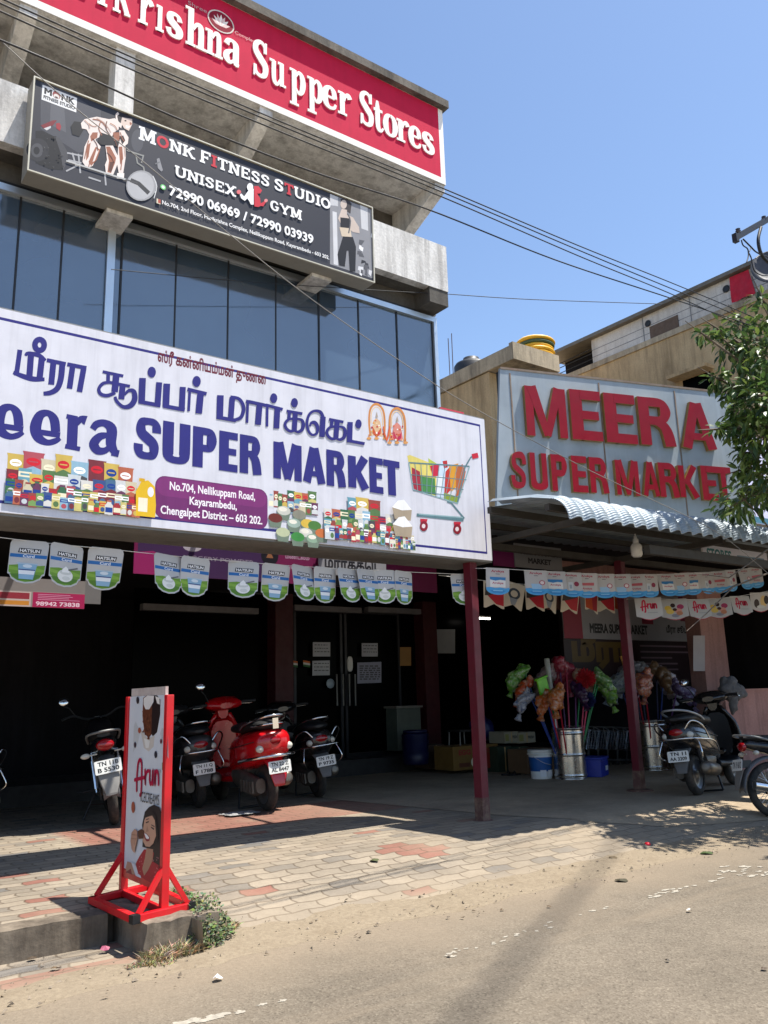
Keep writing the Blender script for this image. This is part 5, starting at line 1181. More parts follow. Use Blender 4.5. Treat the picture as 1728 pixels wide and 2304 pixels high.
        if var == 0: A.poly(sc([(-.4,-.1),(.4,-.1),(.42,-.5),(-.42,-.55)])[::-1], '3a3430'); A.poly(sc([(-.3,-.55),(.44,-.35),(.44,-.9),(.1,-.85)])[::-1], 'b02430')
        elif var == 1: A.poly(sc(circle(.0,-.42,.3,.22,16)), '38424e'); A.poly(sc(circle(.0,-.42,.18,.13,16)), 'c8bca8'); A.poly(sc([(-.2,-.6),(.2,-.6),(.1,-.85),(-.1,-.85)]), '8a9098')
        else: A.poly(sc([(-.45,-.1),(.45,-.1),(.4,-.9),(-.4,-.9)])[::-1], 'b8481c'); A.poly(sc([(-.0,-.1),(.45,-.1),(.4,-.9),(.1,-.9)])[::-1], '9a2028')
    o = A.build(name, CARD, None, local=True); return o
def arun(A, f, col, w_):
    """hand-lettered ice cream name; f maps a unit box onto the print"""
    for pts, k in (([(.0,.42),(.42,.50)],.9),([(.08,.12),(.09,.5),(.14,.9),(.22,1.),(.28,.9),(.28,.5),(.26,.05),(.22,-.02)],1.),([(.42,.70),(.43,.32),(.43,.5),(.5,.66),(.57,.68)],.9),([(.62,.68),(.61,.42),(.65,.30),(.71,.38),(.74,.68),(.74,.30)],.95),([(.83,.68),(.83,.30),(.84,.55),(.90,.68),(.96,.58),(.97,.30)],.95)):
        P = catmull([f(*p) for p in pts], 5); A.stroke(P, w_*k, col, 0, None, cap=True)
def hang(name, label, cat, kind, var, x, y, Y, w_, h_, rz, grp, cache={}, tilt=None, fold=0):
    k = (kind, var)
    p = onY(x, y, Y)
    if k not in cache: cache[k] = o = pennant(name, kind, var, w_, h_)
    else: o = cache[k].copy(); COL.objects.link(o)
    o.location = p; o.rotation_euler = (random.uniform(-.22,.16), tilt if tilt is not None else random.uniform(-.05,.05), rz+random.uniform(-.32,.32)); tag(o, label, cat, grp); return p
ORD = ['first','second','third','fourth','fifth','sixth','seventh','eighth','ninth','tenth','eleventh','twelfth','thirteenth','fourteenth','fifteenth','sixteenth','seventeenth','eighteenth']
ps = []
cur = [(69,1216,0),(152,1225,1),(240,1233,0),(378,1248,1),(441,1254,2),(549,1263,3),(622,1269,4),(680,1273,1),(731,1276,0),(781,1279,3),(824,1281,2),(863,1282,1),(907,1285,4),(1039,1291,3)]
for i, (x, y, v) in enumerate(cur):
    ps.append(hang('curd_pennant', f'{ORD[i]} curd pennant from the left under the big white sign, with a {"curd cup" if v % 2 == 0 else "curd bowl"}', 'pennant', 'curd', v, x, y, 7.05, .29, .36, -.05, 'curd pennants under the big white sign', tilt=.06 if i < 8 else .0))
b = MB(); b.tube([onY(-40,1204,7.04)]+[p+V((0,.01,-.005)) for p in ps]+[V((pl.x,pl.y,ps[-1].z+.01))], .003, 5, caps=False); tag(b.build('bunting_string', M_WHITE), 'thin string carrying the curd pennants under the white sign', 'string')
ps = []
mk = [(170,240),(378,252),(480,258),(572,264),(660,268),(752,272),(842,274),(920,275),(1002,273),(1093,272),(1168,268),(1238,265),(1313,262),(1380,258),(1450,250),(1522,243),(1585,235)]
for i, (x, y) in enumerate(mk):
    Y = 6.7-.25*i/16
    ps.append(hang('milk_pennant', f'{ORD[i]} white and blue milk pennant from the left between the maroon posts and tree', 'pennant', 'milk', (0,1,0,3,2,1,1,2,3,0,1,0,3,2,3,1,2)[i], 1050+x*.4087, 1180+y*.4087, Y, .27, .30, -.28, 'white and blue milk pennants', tilt=.05-.01*i))
b = MB(); b.tube([V((pl.x,pl.y,ps[0].z+.02))]+[p+V((0,.012,-.004)) for p in ps]+[onY(1790,1262,6.4)], .003, 5, caps=False); tag(b.build('bunting_string', M_WHITE), 'thin string carrying the white and blue milk pennants', 'string')
ps = []
for i, (x, y, v) in enumerate(((1457,1345,0),(1514,1348,1),(1569,1348,0),(1614,1346,1),(1663,1341,0),(1710,1333,2))):
    ps.append(hang('ice_cream_pennant', f'{ORD[i]} white and red ice cream pennant from the left, {("with red lettering","with coloured scoops","with two ice cream bars")[v]}', 'pennant', 'ice', v, x, y, 6.9, .36, .30, -.5, 'ice cream pennants right of the second post', tilt=-.02))
b = MB(); b.tube([V((pr.x,pr.y-.07,ps[0].z+.03))]+[p+V((0,.012,-.003)) for p in ps]+[onY(1800,1318,6.9)], .003, 5, caps=False); tag(b.build('bunting_string', M_WHITE), 'thin string carrying the ice cream pennants', 'string')
ps = []
for i, (x, y, v) in enumerate(((1112,1308,0),(1160,1312,1),(1202,1316,0),(1236,1320,1),(1285,1322,0),(1330,1324,2),(1362,1324,0),(1392,1326,2))):
    ps.append(hang('old_pennant', f'{ORD[i]} faded brown and red pennant from the left behind the milk pennants', 'pennant', 'old', v, x, y, 7.5, .28, .34, -.3, 'faded pennants behind the milk pennants', tilt=.25 if i % 2 else .1))
b = MB(); b.tube([V((pl.x,7.5,ps[0].z+.02))]+[p+V((0,.012,-.003)) for p in ps]+[V((pr.x,pr.y+.07,ps[-1].z+.03))], .003, 5, caps=False); tag(b.build('bunting_string', M_WHITE), 'thin string carrying the faded brown and red pennants', 'string')

# ================================================================ ice cream stand on the kerb
mL, mR = onZ(277,2008,.21), onZ(368,2050,.21)
sd = thing('advertising_stand', 'red framed ice cream standee with a smiling woman on its panel at the kerb end', 'standee', (mR.x, mR.y, .185))
Fc, Rc, Lc, Bc = (onZ(x, y, .21) for x, y in ((303,2068),(428,2038),(208,2025),(336,1994)))
M_SRED = mat('bright_red_frame', (204,20,30), .38, 0, .07, 5, dirt=(150,60,50), dsc=9, damt=.3)
dv = (mL-mR).normalized(); zTop = zat(mR.x, mR.y, 1563)
b = MB()
for p, q in ((Fc,Rc),(Rc,Bc),(Bc,Lc),(Lc,Fc)): b.bar(p-(q-p).normalized()*.02, q+(q-p).normalized()*.02, .045, .045)
b.bar(mL, mR, .04, .04); b.build('base_frame', M_SRED, sd, bevel=.004)
b = MB()
for p in (Fc, Rc): b.box(p+V((0,0,0)), (.05,.05,.05), Matrix.Rotation(.15,3,'Z'))
b.build('end_cap', M_BLKPL, sd)
for m_, e0, e1 in ((mR,Fc,Rc),(mL,Lc,Bc)):
    b = MB(); b.box((m_.x,m_.y,(m_.z+zTop)/2),(.05,.046,zTop-m_.z), Matrix.Rotation(atan2(dv.y,dv.x)-pi/2,3,'Z')); b.build('upright', M_SRED, sd, bevel=.004)
    for e in (e0, e1):
        b = MB(); q = m_*.12+e*.88; b.bar(m_+V((0,0,.27)), q+V((0,0,.02)), .028, .028); b.build('brace', M_SRED, sd)
zB = zat(mL.x, mL.y, 1962)
b = MB(); b.bar(mL+V((0,0,zB-mL.z)), mR+V((0,0,zB-mR.z)), .03, .05); b.build('bottom_rail', M_SRED, sd)
o_ = mL-dv*.026; uu = -dv; L_ = (mR-mL).length-.052; nrm = uu.cross(V((0,0,1))).normalized()
b = MB(); fr_ = lambda a, c, h: V((o_.x,o_.y,0))+uu*a+V((0,0,c))+nrm*h
b.prism([rect(0, zB+.03, L_, zTop-.0)], fr_, -.014, .010); b.build('panel', mat('panel_white', (214,214,216), .4), sd)
b = MB(); b.prism([rect(.02, zTop+.001, L_-.02, zTop+.055)], fr_, -.012, .008); b.build('header_board', mat('aged_header_board', (190,176,168), .6, dirt=(150,120,112), dsc=10), sd)
A = Art(fr_(0,0,.0108), uu, (0,0,1)); TS = lambda x, y: (180+x*.27125, 1520+y*.27124)
g = lambda pts, c: A.ppoly(pts, c, TS)
A.poly(rect(0.004, zB+.034, L_-.004, zTop-.004), 'd6d8dc')
g([(462,380),(500,470),(480,560),(440,640),(446,420)],'c6c6c6'); g([(680,430),(730,480),(735,690),(700,600),(665,480)],'c4c4c6'); g([(500,440),(560,520),(620,500),(610,590),(570,630),(530,600)],'cfc4b8'); g([(530,520),(580,540),(570,600),(545,600)],'e6e0d8')
g([(525,185),(555,165),(600,170),(615,200),(600,480),(570,520),(535,480),(518,330)], '6b3a26'); g([(560,165),(640,165),(668,200),(666,320),(640,470),(605,505),(592,480),(598,250)], '2a1c1c'); g([(530,190),(560,165),(615,168),(610,220),(575,280),(545,280),(528,240)], 'ece4dc'); g([(625,170),(660,185),(662,240),(640,230)], 'efe6dc')
for _ in range(26): x, y = rnd.uniform(525,590), rnd.uniform(290,490); g(circle(x,y,rnd.uniform(4,9),rnd.uniform(6,14),7), rnd.choice(['8a5236','522a1c','7a4630']))
for x, y, rx, ry, c in ((482,205,12,30,'3a3034'),(716,200,12,36,'a03830'),(497,455,12,24,'b05a40'),(460,575,9,24,'4a3840'),(676,545,8,20,'6a2a34'),(632,655,12,30,'33303a'),(445,1092,15,48,'a8553c'),(690,1100,8,36,'a8553c'),(572,520,10,10,'6b3a26')): g(circle(x,y,rx,ry,14), c)
arun(A, lambda x, y: A.px(*TS(458+x*205, 985-y*285)), 'b41440', .027)
q0, q1 = A.px(*TS(508,1010)), A.px(*TS(662,1030)); A.text('ICECREAMS', q0[0], q1[1]-.035, q1[0], q1[1]+.03, '2a2a2c')
A.stroke([TS(690,725),TS(712,725),TS(712,780),TS(690,780),TS(690,722)], 1.3, '2f7a3c', 0, lambda x, y: (x, y)); A.poly(circle(*A.px(*TS(701,752)),.012,.012,10),'2f7a3c'); A.poly(circle(*A.px(*TS(668,790)),.012,.012,12),'b8babc')
A.h += 1e-4
g([(545,1130),(580,1090),(620,1070),(665,1090),(690,1150),(694,1300),(690,1500),(680,1640),(655,1690),(620,1560),(600,1450),(560,1430),(525,1420),(530,1300),(522,1240)], '2a2124')
g([(385,1600),(400,1540),(430,1550),(480,1620),(520,1680),(460,1650),(400,1640)],'b88a74'); g([(430,1540),(462,1560),(510,1650),(515,1680),(470,1660)],'d8d8dc'); g([(385,1630),(430,1600),(440,1650)],'8a2430')
g([(540,1440),(600,1450),(622,1470),(610,1540),(660,1570),(670,1730),(600,1720),(545,1690),(490,1640),(470,1560),(500,1500)], 'a81c2c')
g([(560,1430),(615,1440),(612,1530),(575,1610),(540,1660),(525,1600),(545,1520)], 'b4866c')
for _ in range(46): x, y = rnd.uniform(490,660), rnd.uniform(1490,1715); g(circle(x,y,3.2,4.5,6),'d88a8c') if (x < 530 or x > 610) and y > 1480+abs(x-570)*.2 else None
g([(545,1200),(565,1150),(600,1125),(632,1150),(648,1220),(645,1320),(620,1390),(590,1420),(555,1415),(532,1370),(530,1300)], 'c89a80')
g([(548,1180),(575,1135),(610,1120),(640,1160),(655,1260),(660,1340),(648,1400),(640,1300),(632,1200),(610,1160),(575,1170)], '2a2124')
g([(556,1215),(580,1205),(585,1215),(560,1225)],'3a2a28'); g([(600,1250),(628,1268),(625,1280),(600,1262)],'3a2a28'); g([(560,1190),(582,1182),(586,1188),(562,1198)],'4a3430'); g([(604,1232),(632,1248),(630,1256),(604,1242)],'4a3430'); g([(568,1240),(582,1290),(560,1296)],'b08268')
g([(540,1300),(560,1305),(592,1340),(588,1370),(565,1375),(545,1345)],'8a2a34'); g([(545,1306),(562,1312),(586,1342),(580,1356),(560,1350)],'f2ece8')
g([(490,1290),(520,1270),(545,1285),(540,1350),(500,1355)],'5a3426'); g([(440,1300),(465,1270),(485,1285),(490,1340),(478,1400),(462,1460),(440,1440),(430,1370)],'bf9078'); g([(440,1310),(488,1318),(488,1328),(440,1322)],'a87a62'); g([(438,1345),(484,1350),(484,1358),(438,1354)],'a87a62'); g([(455,1400),(475,1400),(465,1470),(445,1450)],'c89a82')
A.build('poster_print', INK, sd)

# ================================================================ shop front under the building
sf = bld
FY = 13.0
def F(x, y): return onY(x, y, FY)
zf = F(763,1707).z
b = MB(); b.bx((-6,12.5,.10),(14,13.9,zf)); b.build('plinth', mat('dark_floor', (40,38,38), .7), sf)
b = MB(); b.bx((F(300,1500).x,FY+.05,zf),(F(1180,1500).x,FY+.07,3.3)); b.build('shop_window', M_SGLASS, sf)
for x0, x1 in ((604,644),(938,968)):
    b = MB(); b.bx((F(x0,1500).x,FY-.25,zf-.3),(F(x1,1500).x,FY+.04,3.3)); b.build('pillar', M_DARKRED, sf)
for x0, x1 in ((660,770),(775,900)):
    b = MB(); xa, xb = F(x0,1500).x, F(x1,1500).x; za = F(780,1372).z
    for xx in (xa, xb-.05): b.bx((xx,FY-.02,zf),(xx+.05,FY+.02,za))
    b.bx((xa+.05,FY-.02,za-.06),(xb-.05,FY+.02,za)); b.bx((xa+.05,FY-.02,zf),(xb-.05,FY+.02,zf+.08)); o = b.build('door', mat('dark_door_frame', (44,44,48), .4, .5), sf)
    for hx in ((753,767) if x0 == 660 else (781,794)):
        q = F(hx,1517); q2 = F(hx+2,1588); b = MB(); b.tube([(q.x,FY-.07,q.z),(q.x,FY-.07,q2.z)], .016, 8); b.build('handle', M_GREYM, o)
M_REFLBAR = mat('reflected_bar_grey', (110,108,110), .6)  # grey strips stand in for bars of reflected tube light over the shopfront
for x0, x1, y in ((312,570,1366),(650,800,1368),(815,940,1372)):
    q0, q1 = F(x0,y), F(x1,y); b = MB(); b.bx((q0.x,FY-.2,q0.z-.06),(q1.x,FY-.05,q0.z+.04)); b.build('reflected_light_bar', M_REFLBAR, sf)
def sheet_on(name, label, cat, quad, Y, col, lines=0, grp=None, inkc='55565a', m=CARD):
    A = Art((0, Y, 0)); q = [A.px(*p) for p in quad]; A.b.cc = C(col); A.b.prism([q[::-1]], A.fr, -.002, 0); A.h = 2e-4
    a0 = min(p[0] for p in q); a1 = max(p[0] for p in q); b0 = min(p[1] for p in q); b1 = max(p[1] for p in q)
    A.poly(q[::-1], col)
    for i in range(lines):
        z = b1-(b1-b0)*(.18+.7*i/max(1, lines)); x = a0+(a1-a0)*.1
        while x < a1-(a1-a0)*.12:
            wd = (a1-a0)*random.uniform(.06,.2); A.poly(rect(x, z-(b1-b0)*.05, min(x+wd, a1-(a1-a0)*.06), z+(b1-b0)*.01), inkc, False); x += wd+(a1-a0)*.05
        A.h += 1e-4
    return tag(A.build(name, m), label, cat, grp)
QR = lambda x0, y0, x1, y1, s=0: [(x0,y0),(x1,y0+s),(x1,y1+s),(x0,y1)]
G_ = 'paper notices taped to the dark shop doors'
sheet_on('paper_notice', 'upper of two white notices taped to the left shop door', 'notice', QR(704,1445,743,1477), FY-.03, 'b8bcc4', 3, G_)
sheet_on('paper_notice', 'lower of two white notices taped to the left shop door', 'notice', QR(703,1487,742,1520,-1), FY-.03, 'b8bcc4', 3, G_)
sheet_on('paper_notice', 'small white notice high on the right shop door', 'notice', QR(814,1447,850,1477), FY-.03, 'b4b8c2', 3, G_)
sheet_on('paper_notice', 'wide double page notice on the right shop door', 'notice', QR(804,1491,858,1538,-2), FY-.03, '9a9cb0', 7, G_)
sheet_on('paper_notice', 'brown paper notice on the glass right of the doors', 'notice', QR(900,1456,925,1498), FY-.03, 'a07a48', 0, G_)
sheet_on('paper_notice', 'blank tall white sheet left of the first maroon post', 'notice', QR(983,1416,1024,1470), FY-.03, '9c9ea0', 0, G_)
b = MB(); q = F(786,1494); b.loft([(FY-.04,q.x,q.z,.05,.13),(FY-.02,q.x,q.z,.06,.14)], 16, 3, axis='y'); tag(b.build('door_lock_plate', M_WHITE), 'white oval lock plate between the two shop doors', 'lock plate')
q = F(742,1538); b = MB(); b.lathe([(.0,0),(.085,0),(.085,.006),(.0,.006)], (q.x,FY-.02,q.z), (0,-1,0), 18); tag(b.build('round_sticker', mat('pale_sticker', (160,176,190), .5)), 'round pale sticker on the left shop door', 'sticker')
for i, x in enumerate((662,690)):
    A = Art((0, FY-.06, 0)); q = A.px(x, 1492); 
    for j, c in enumerate(('c8682c','d8d8d4','2f6a38')): A.poly([(q[0]-.07,q[1]+.05-.035*j),(q[0]+.07,q[1]+.03-.035*j),(q[0]+.07,q[1]-.005-.035*j),(q[0]-.07,q[1]+.015-.035*j)][::-1], c)
    tag(A.build('paper_flag', CARD), ('left','right')[i]+' of two small orange white and green paper flags by the doors', 'flag', 'small paper flags by the shop doors')
# lamps seen inside
M_TUBE = emit('lamp_tube', (255,248,236), 5.)
for i, (x0, x1, y, Y) in enumerate(((563,606,1377,14),(770,800,1394,14.2),(700,732,1379,13.6),(1078,1102,1391,12.6))):
    q0, q1 = onY(x0, y, Y), onY(x1, y, Y); t = thing('ceiling_light', ('slim lit tube light inside left of the first pillar','short lit tube light above the double doors','faint lit tube light behind the bar over the left door','small lit tube light right of the first maroon post')[i], 'light', q0, 0, 'tube lights inside the shop')
    b = MB(); b.tube([q0, V((q1.x,Y,q0.z))], .018, 8); b.build('tube', M_TUBE, t); b = MB(); b.bx((q0.x,Y-.03,q0.z+.02),(q1.x,Y+.03,q0.z+.05)); b.build('batten', M_WHITE, t)
# banners hung from the slab edge
EY = 8.985
def banner(name, label, quad, Y, draw, back, th=.02):
    A = Art((0, Y, 0)); q = [A.px(*p) for p in quad]; a0 = min(q[0][0],q[3][0]); a1 = max(q[1][0],q[2][0]); b0 = min(p[1] for p in q); b1 = max(p[1] for p in q)
    A.b.cc = C(back); A.b.prism([rect(a0,b0,a1,b1)], A.fr, -th, 0); A.h = 3e-4; A.poly(rect(a0,b0,a1,b1), back)
    if draw: draw(A, a0, b0, a1-a0, b1-b0)
    return tag(A.build(name, INK), label, 'signboard')
def gulas(A, a, b, w_, h):
    A.poly(rect(a+.04,b,a+w_*.40,b+h), '3a2048'); A.poly([(a,b),(a+w_*.2,b),(a+w_*.05,b+h*.45),(a,b+h*.4)], '8a1c5a'); A.poly(circle(a+w_*.07,b+h*.80,.09,.08,16), 'c8982c')
    A.text('gulas', a+w_*.13, b+h*.5, a+w_*.34, b+h*1.05, 'a8a0a8', .05); A.text('JAGGERY POWDER', a+w_*.13, b+h*.32, a+w_*.34, b+h*.42, '8a8090', .01)
    A.poly(circle(a+w_*.39,b+h*.55,.12,.12,20), '14101a'); A.poly([(a+w_*.39-.05,b+h*.5),(a+w_*.39+.05,b+h*.5),(a+w_*.39,b+h*.66)], '8a5a3c')
    A.text('மண்டலம்', a+w_*.44, b+h*.52, a+w_*.52, b+h*.62, 'b890a8', .03, True); A.text('வெல்லம்', a+w_*.44, b+h*.30, a+w_*.52, b+h*.4, 'b890a8', .03, True)
    A.poly(rect(a+w_*.56,b,a+w_*.72,b+h), '15121c')
    for i in range(12): A.poly(circle(a+w_*rnd.uniform(.57,.71), b+h*rnd.uniform(.1,.8), .03, .04, 8), rnd.choice(['4a2c1c','2c2018','6a2c1c']), False)
banner('shop_signboard', 'dark magenta jaggery powder signboard tucked under the big white sign', [(305,1180),(980,1240),(980,1292),(300,1290)], EY, gulas, '6a1444')
def mkt(A, a, b, w_, h): A.text('மார்க்கெட்', a+w_*.08, b+h*.12, a+w_*.92, b+h*.82, '1c1c22', .04, True)
banner('small_signboard', 'white board with black Tamil lettering under the white sign', [(718,1240),(868,1252),(868,1302),(718,1290)], EY-.06, mkt, '8c8c90')
def msm(A, a, b, w_, h): A.text('MEERA SUPER', a+w_*.12, b+h*.56, a+w_*.92, b+h*.8, '1b1b20', .05); A.text('MARKET', a+w_*.27, b+h*.2, a+w_*.76, b+h*.44, '1b1b20', .05)
banner('small_signboard', 'grey supermarket name board behind the first maroon post', [(1160,1228),(1262,1234),(1262,1282),(1160,1275)], 7.9, msm, '77777a')
banner('blank_signboard', 'plain magenta panel left of the grey supermarket name board', [(1112,1222),(1158,1228),(1158,1276),(1112,1272)], 7.92, None, '6a1050')
def left_b(A, a, b, w_, h):
    A.poly(rect(a,b+h*.55,a+w_,b+h),'7c7674'); A.poly(rect(a+w_*.68,b,a+w_,b+h*.52),'a01c50'); A.poly(rect(a,b,a+w_*.67,b+h*.52),'b8a8a4'); A.poly(rect(a+w_*.34,b+h*.26,a+w_*.66,b+h*.48),'8a2a38'); A.poly(rect(a+w_*.34,b+h*.05,a+w_*.66,b+h*.2),'c08030')
    A.text('98942 73838', a+w_*.70, b+h*.05, a+w_*.97, b+h*.2, 'e0c0d0', .03)
    for i in range(4): A.poly(rect(a+w_*.71,b+h*(.26+.06*i),a+w_*rnd.uniform(.85,.97),b+h*(.28+.06*i)),'d090b0')
    for i in range(9): A.poly(circle(a+w_*rnd.uniform(.0,.3),b+h*rnd.uniform(.3,.48),.04,.03,8),'5a4a4c')
    for i in range(3): A.poly(rect(a,b+h*(.05+.08*i),a+w_*.3,b+h*(.07+.08*i)),'8a5058')
banner('shop_banner', 'pale and magenta banner with a phone number at the far left', [(-200,1290),(190,1308),(190,1358),(-200,1355)], 9.0, left_b, '8a8280')
banner('blank_signboard', 'plain grey panel at the right end of the far left banner', [(192,1306),(226,1308),(226,1359),(192,1358)], 9.0, None, '6a6868')
def long_b(A, a, b, w_, h):
    A.poly(rect(a,b,a+w_*.1,b+h),'8a1c34'); A.text('MEERA SUPER MARKET', a+w_*.14, b+h*.12, a+w_*.48, b+h*.32, '1c1c20', .05); A.text('மீரா சூப்பர் மார்க்கெட்', a+w_*.6, b+h*.14, a+w_*.95, b+h*.36, '1c1c20', .04, True); A.poly(rect(a+w_*.45,b+h*.35,a+w_*.52,b+h),'7a1c34'); A.poly(rect(a+w_*.7,b+h*.45,a+w_*.74,b+h),'6a2840')
banner('long_signboard', 'long grey supermarket board in English and Tamil behind the ice cream pennants', [(1270,1390),(1620,1350),(1620,1420),(1270,1436)], 10.2, long_b, '8c8a8e')
def dark_b(A, a, b, w_, h):
    A.text('மீரா', a+w_*.05, b+h*.25, a+w_*.46, b+h*.9, '5e4a20', .06, True)
    for i in range(7): A.poly(rect(a+w_*.54,b+h*(.12+.11*i),a+w_*rnd.uniform(.75,.97),b+h*(.15+.11*i)),'74606a')
banner('dark_signboard', 'dark brown board with large dull gold Tamil lettering behind the mops', [(1275,1440),(1562,1420),(1562,1530),(1275,1540)], 10.25, dark_b, '2a1a1e')
sheet_on('wall_poster', 'pale poster on the pink pillar above the right black scooter', 'poster', QR(1560,1430,1586,1510), 8.85, 'a8a0a0', 0)
# hanging bulb
q = onY(1432,1236,6.6); hb = thing('hanging_bulb', 'white led bulb hanging from the canopy above the milk pennants', 'bulb', q)
b = MB(); b.lathe([(.0,-.10),(.05,-.10),(.072,-.07),(.072,.04),(.05,.07),(.035,.08)], q, n=20); b.build('diffuser', mat('bulb_white', (226,226,222), .4), hb)
b = MB(); b.lathe([(.036,.08),(.036,.13),(.02,.14),(.02,.17),(.0,.17)], q, n=14); b.tube([q+V((0,0,.16)), q+V((0,0,.35))], .008, 6); b.build('holder', M_WHITE, hb)
# ================================================================ two-wheelers (x forward, y left, z up, origin on the ground under the middle)
def wheel(root, x, r, tw, name, spoked=False, hubm=None):
    b = MB(); prof = []
    for i in range(13):
        a = pi*(-.62+1.24*i/12); prof.append((r-tw+tw*cos(a)*1.0, tw*.92*sin(a)))
    b.lathe(prof, (x,0,r), (0,1,0), 40); t = b.build('tyre', M_RUBBER, root, local=True)
    rr = r-tw*1.25
    b = MB()
    if not spoked:
        b.lathe([(.0,-.03),(.05,-.035),(.06,-.02),(rr*.85,-.012),(rr*.95,-.034),(rr+.02,-.036),(rr+.02,.036),(rr*.95,.034),(rr*.85,.012),(.06,.02),(.05,.035),(.0,.03)], (x,0,r), (0,1,0), 32)
    else:
        b.lathe([(rr-.012,-.02),(rr+.012,-.026),(rr+.012,.026),(rr-.012,.02),(rr-.004,.0),(rr-.012,-.02)], (x,0,r), (0,1,0), 40)
        b.lathe([(.0,-.06),(.06,-.06),(.075,-.035),(.075,.035),(.05,.06),(.0,.06)], (x,0,r), (0,1,0), 20)
    o = b.build('rim', hubm or mat('wheel_alloy', (120,120,122), .4, .7), root, local=True); o.parent = t
    if spoked:
        b = MB()
        for i in range(36):
            a = 2*pi*i/36; s = 1 if i % 2 else -1; q = a+s*.55*(1 if (i//2) % 2 else -1)
            b.tube([(x+.065*cos(q),s*.03,r+.065*sin(q)),(x+(rr-.004)*cos(a),0,r+(rr-.004)*sin(a))], .0028, 5, caps=False)
        o = b.build('spokes', M_CHROME, root, local=True); o.parent = t
def plate(root, x, z, w_, h_, lines, tilt=.25, y=0):
    A = Art((x,y,z), (0,-1,0), (-sin(tilt)*-1*-1, 0, cos(tilt)) if False else (sin(-tilt), 0, cos(tilt)))
    A.b.cc = C('d8d8d4'); A.b.prism([rrect(-w_/2,-h_/2,w_/2,h_/2,.012,3)], A.fr, -.004, 0); A.poly(rrect(-w_/2+.002,-h_/2+.002,w_/2-.002,h_/2-.002,.01,3), 'e4e4de')
    if len(lines) == 2:
        A.text(lines[0], -w_*.38, h_*.08, w_*.40, h_*.40, '18181c', .03); A.text(lines[1], -w_*.40, -h_*.38, w_*.40, -h_*.05, '18181c', .03)
    else: A.text(lines[0], -w_*.42, -h_*.3, w_*.42, h_*.3, '18181c', .03)
    A.build('number_plate', INK, root, local=True)
def mirror(root, x, y, z0, y1, z1, m=None):
    b = MB(); b.tube([(x,y,z0),(x-.01,(y+y1)/2,(z0+z1)/2+.03),(x-.02,y1,z1)], .007, 6); o = b.build('mirror', M_BLKPL, root, local=True)
    R = Matrix.Rotation(.15, 3, 'Y'); b = MB(); b.ell((x-.02,y1,z1+.045), (.028,.062,.05), R=R); q = b.build('shell', M_BLKPL, root, local=True); q.parent = o
    b = MB(); b.ell((x-.042,y1,z1+.045), (.010,.052,.042), R=R); q = b.build('mirror_glass', M_CHROME, root, local=True); q.parent = o
M_TAIL = mat('red_tail_lens', (150,10,20), .15, 0, .05, 6, coat=.5); M_CLEAR = mat('clear_lens', (196,192,180), .12, 0, .05); M_AMBER = mat('amber_lens', (190,120,60), .2)
M_SEAT = mat('black_seat_vinyl', (26,26,28), .55, 0, .1, 8, bump=.1, bsc=90); M_ENG = mat('dusty_engine_alloy', (98,94,88), .5, .5, .2, 14, dirt=(86,74,60), dsc=9)
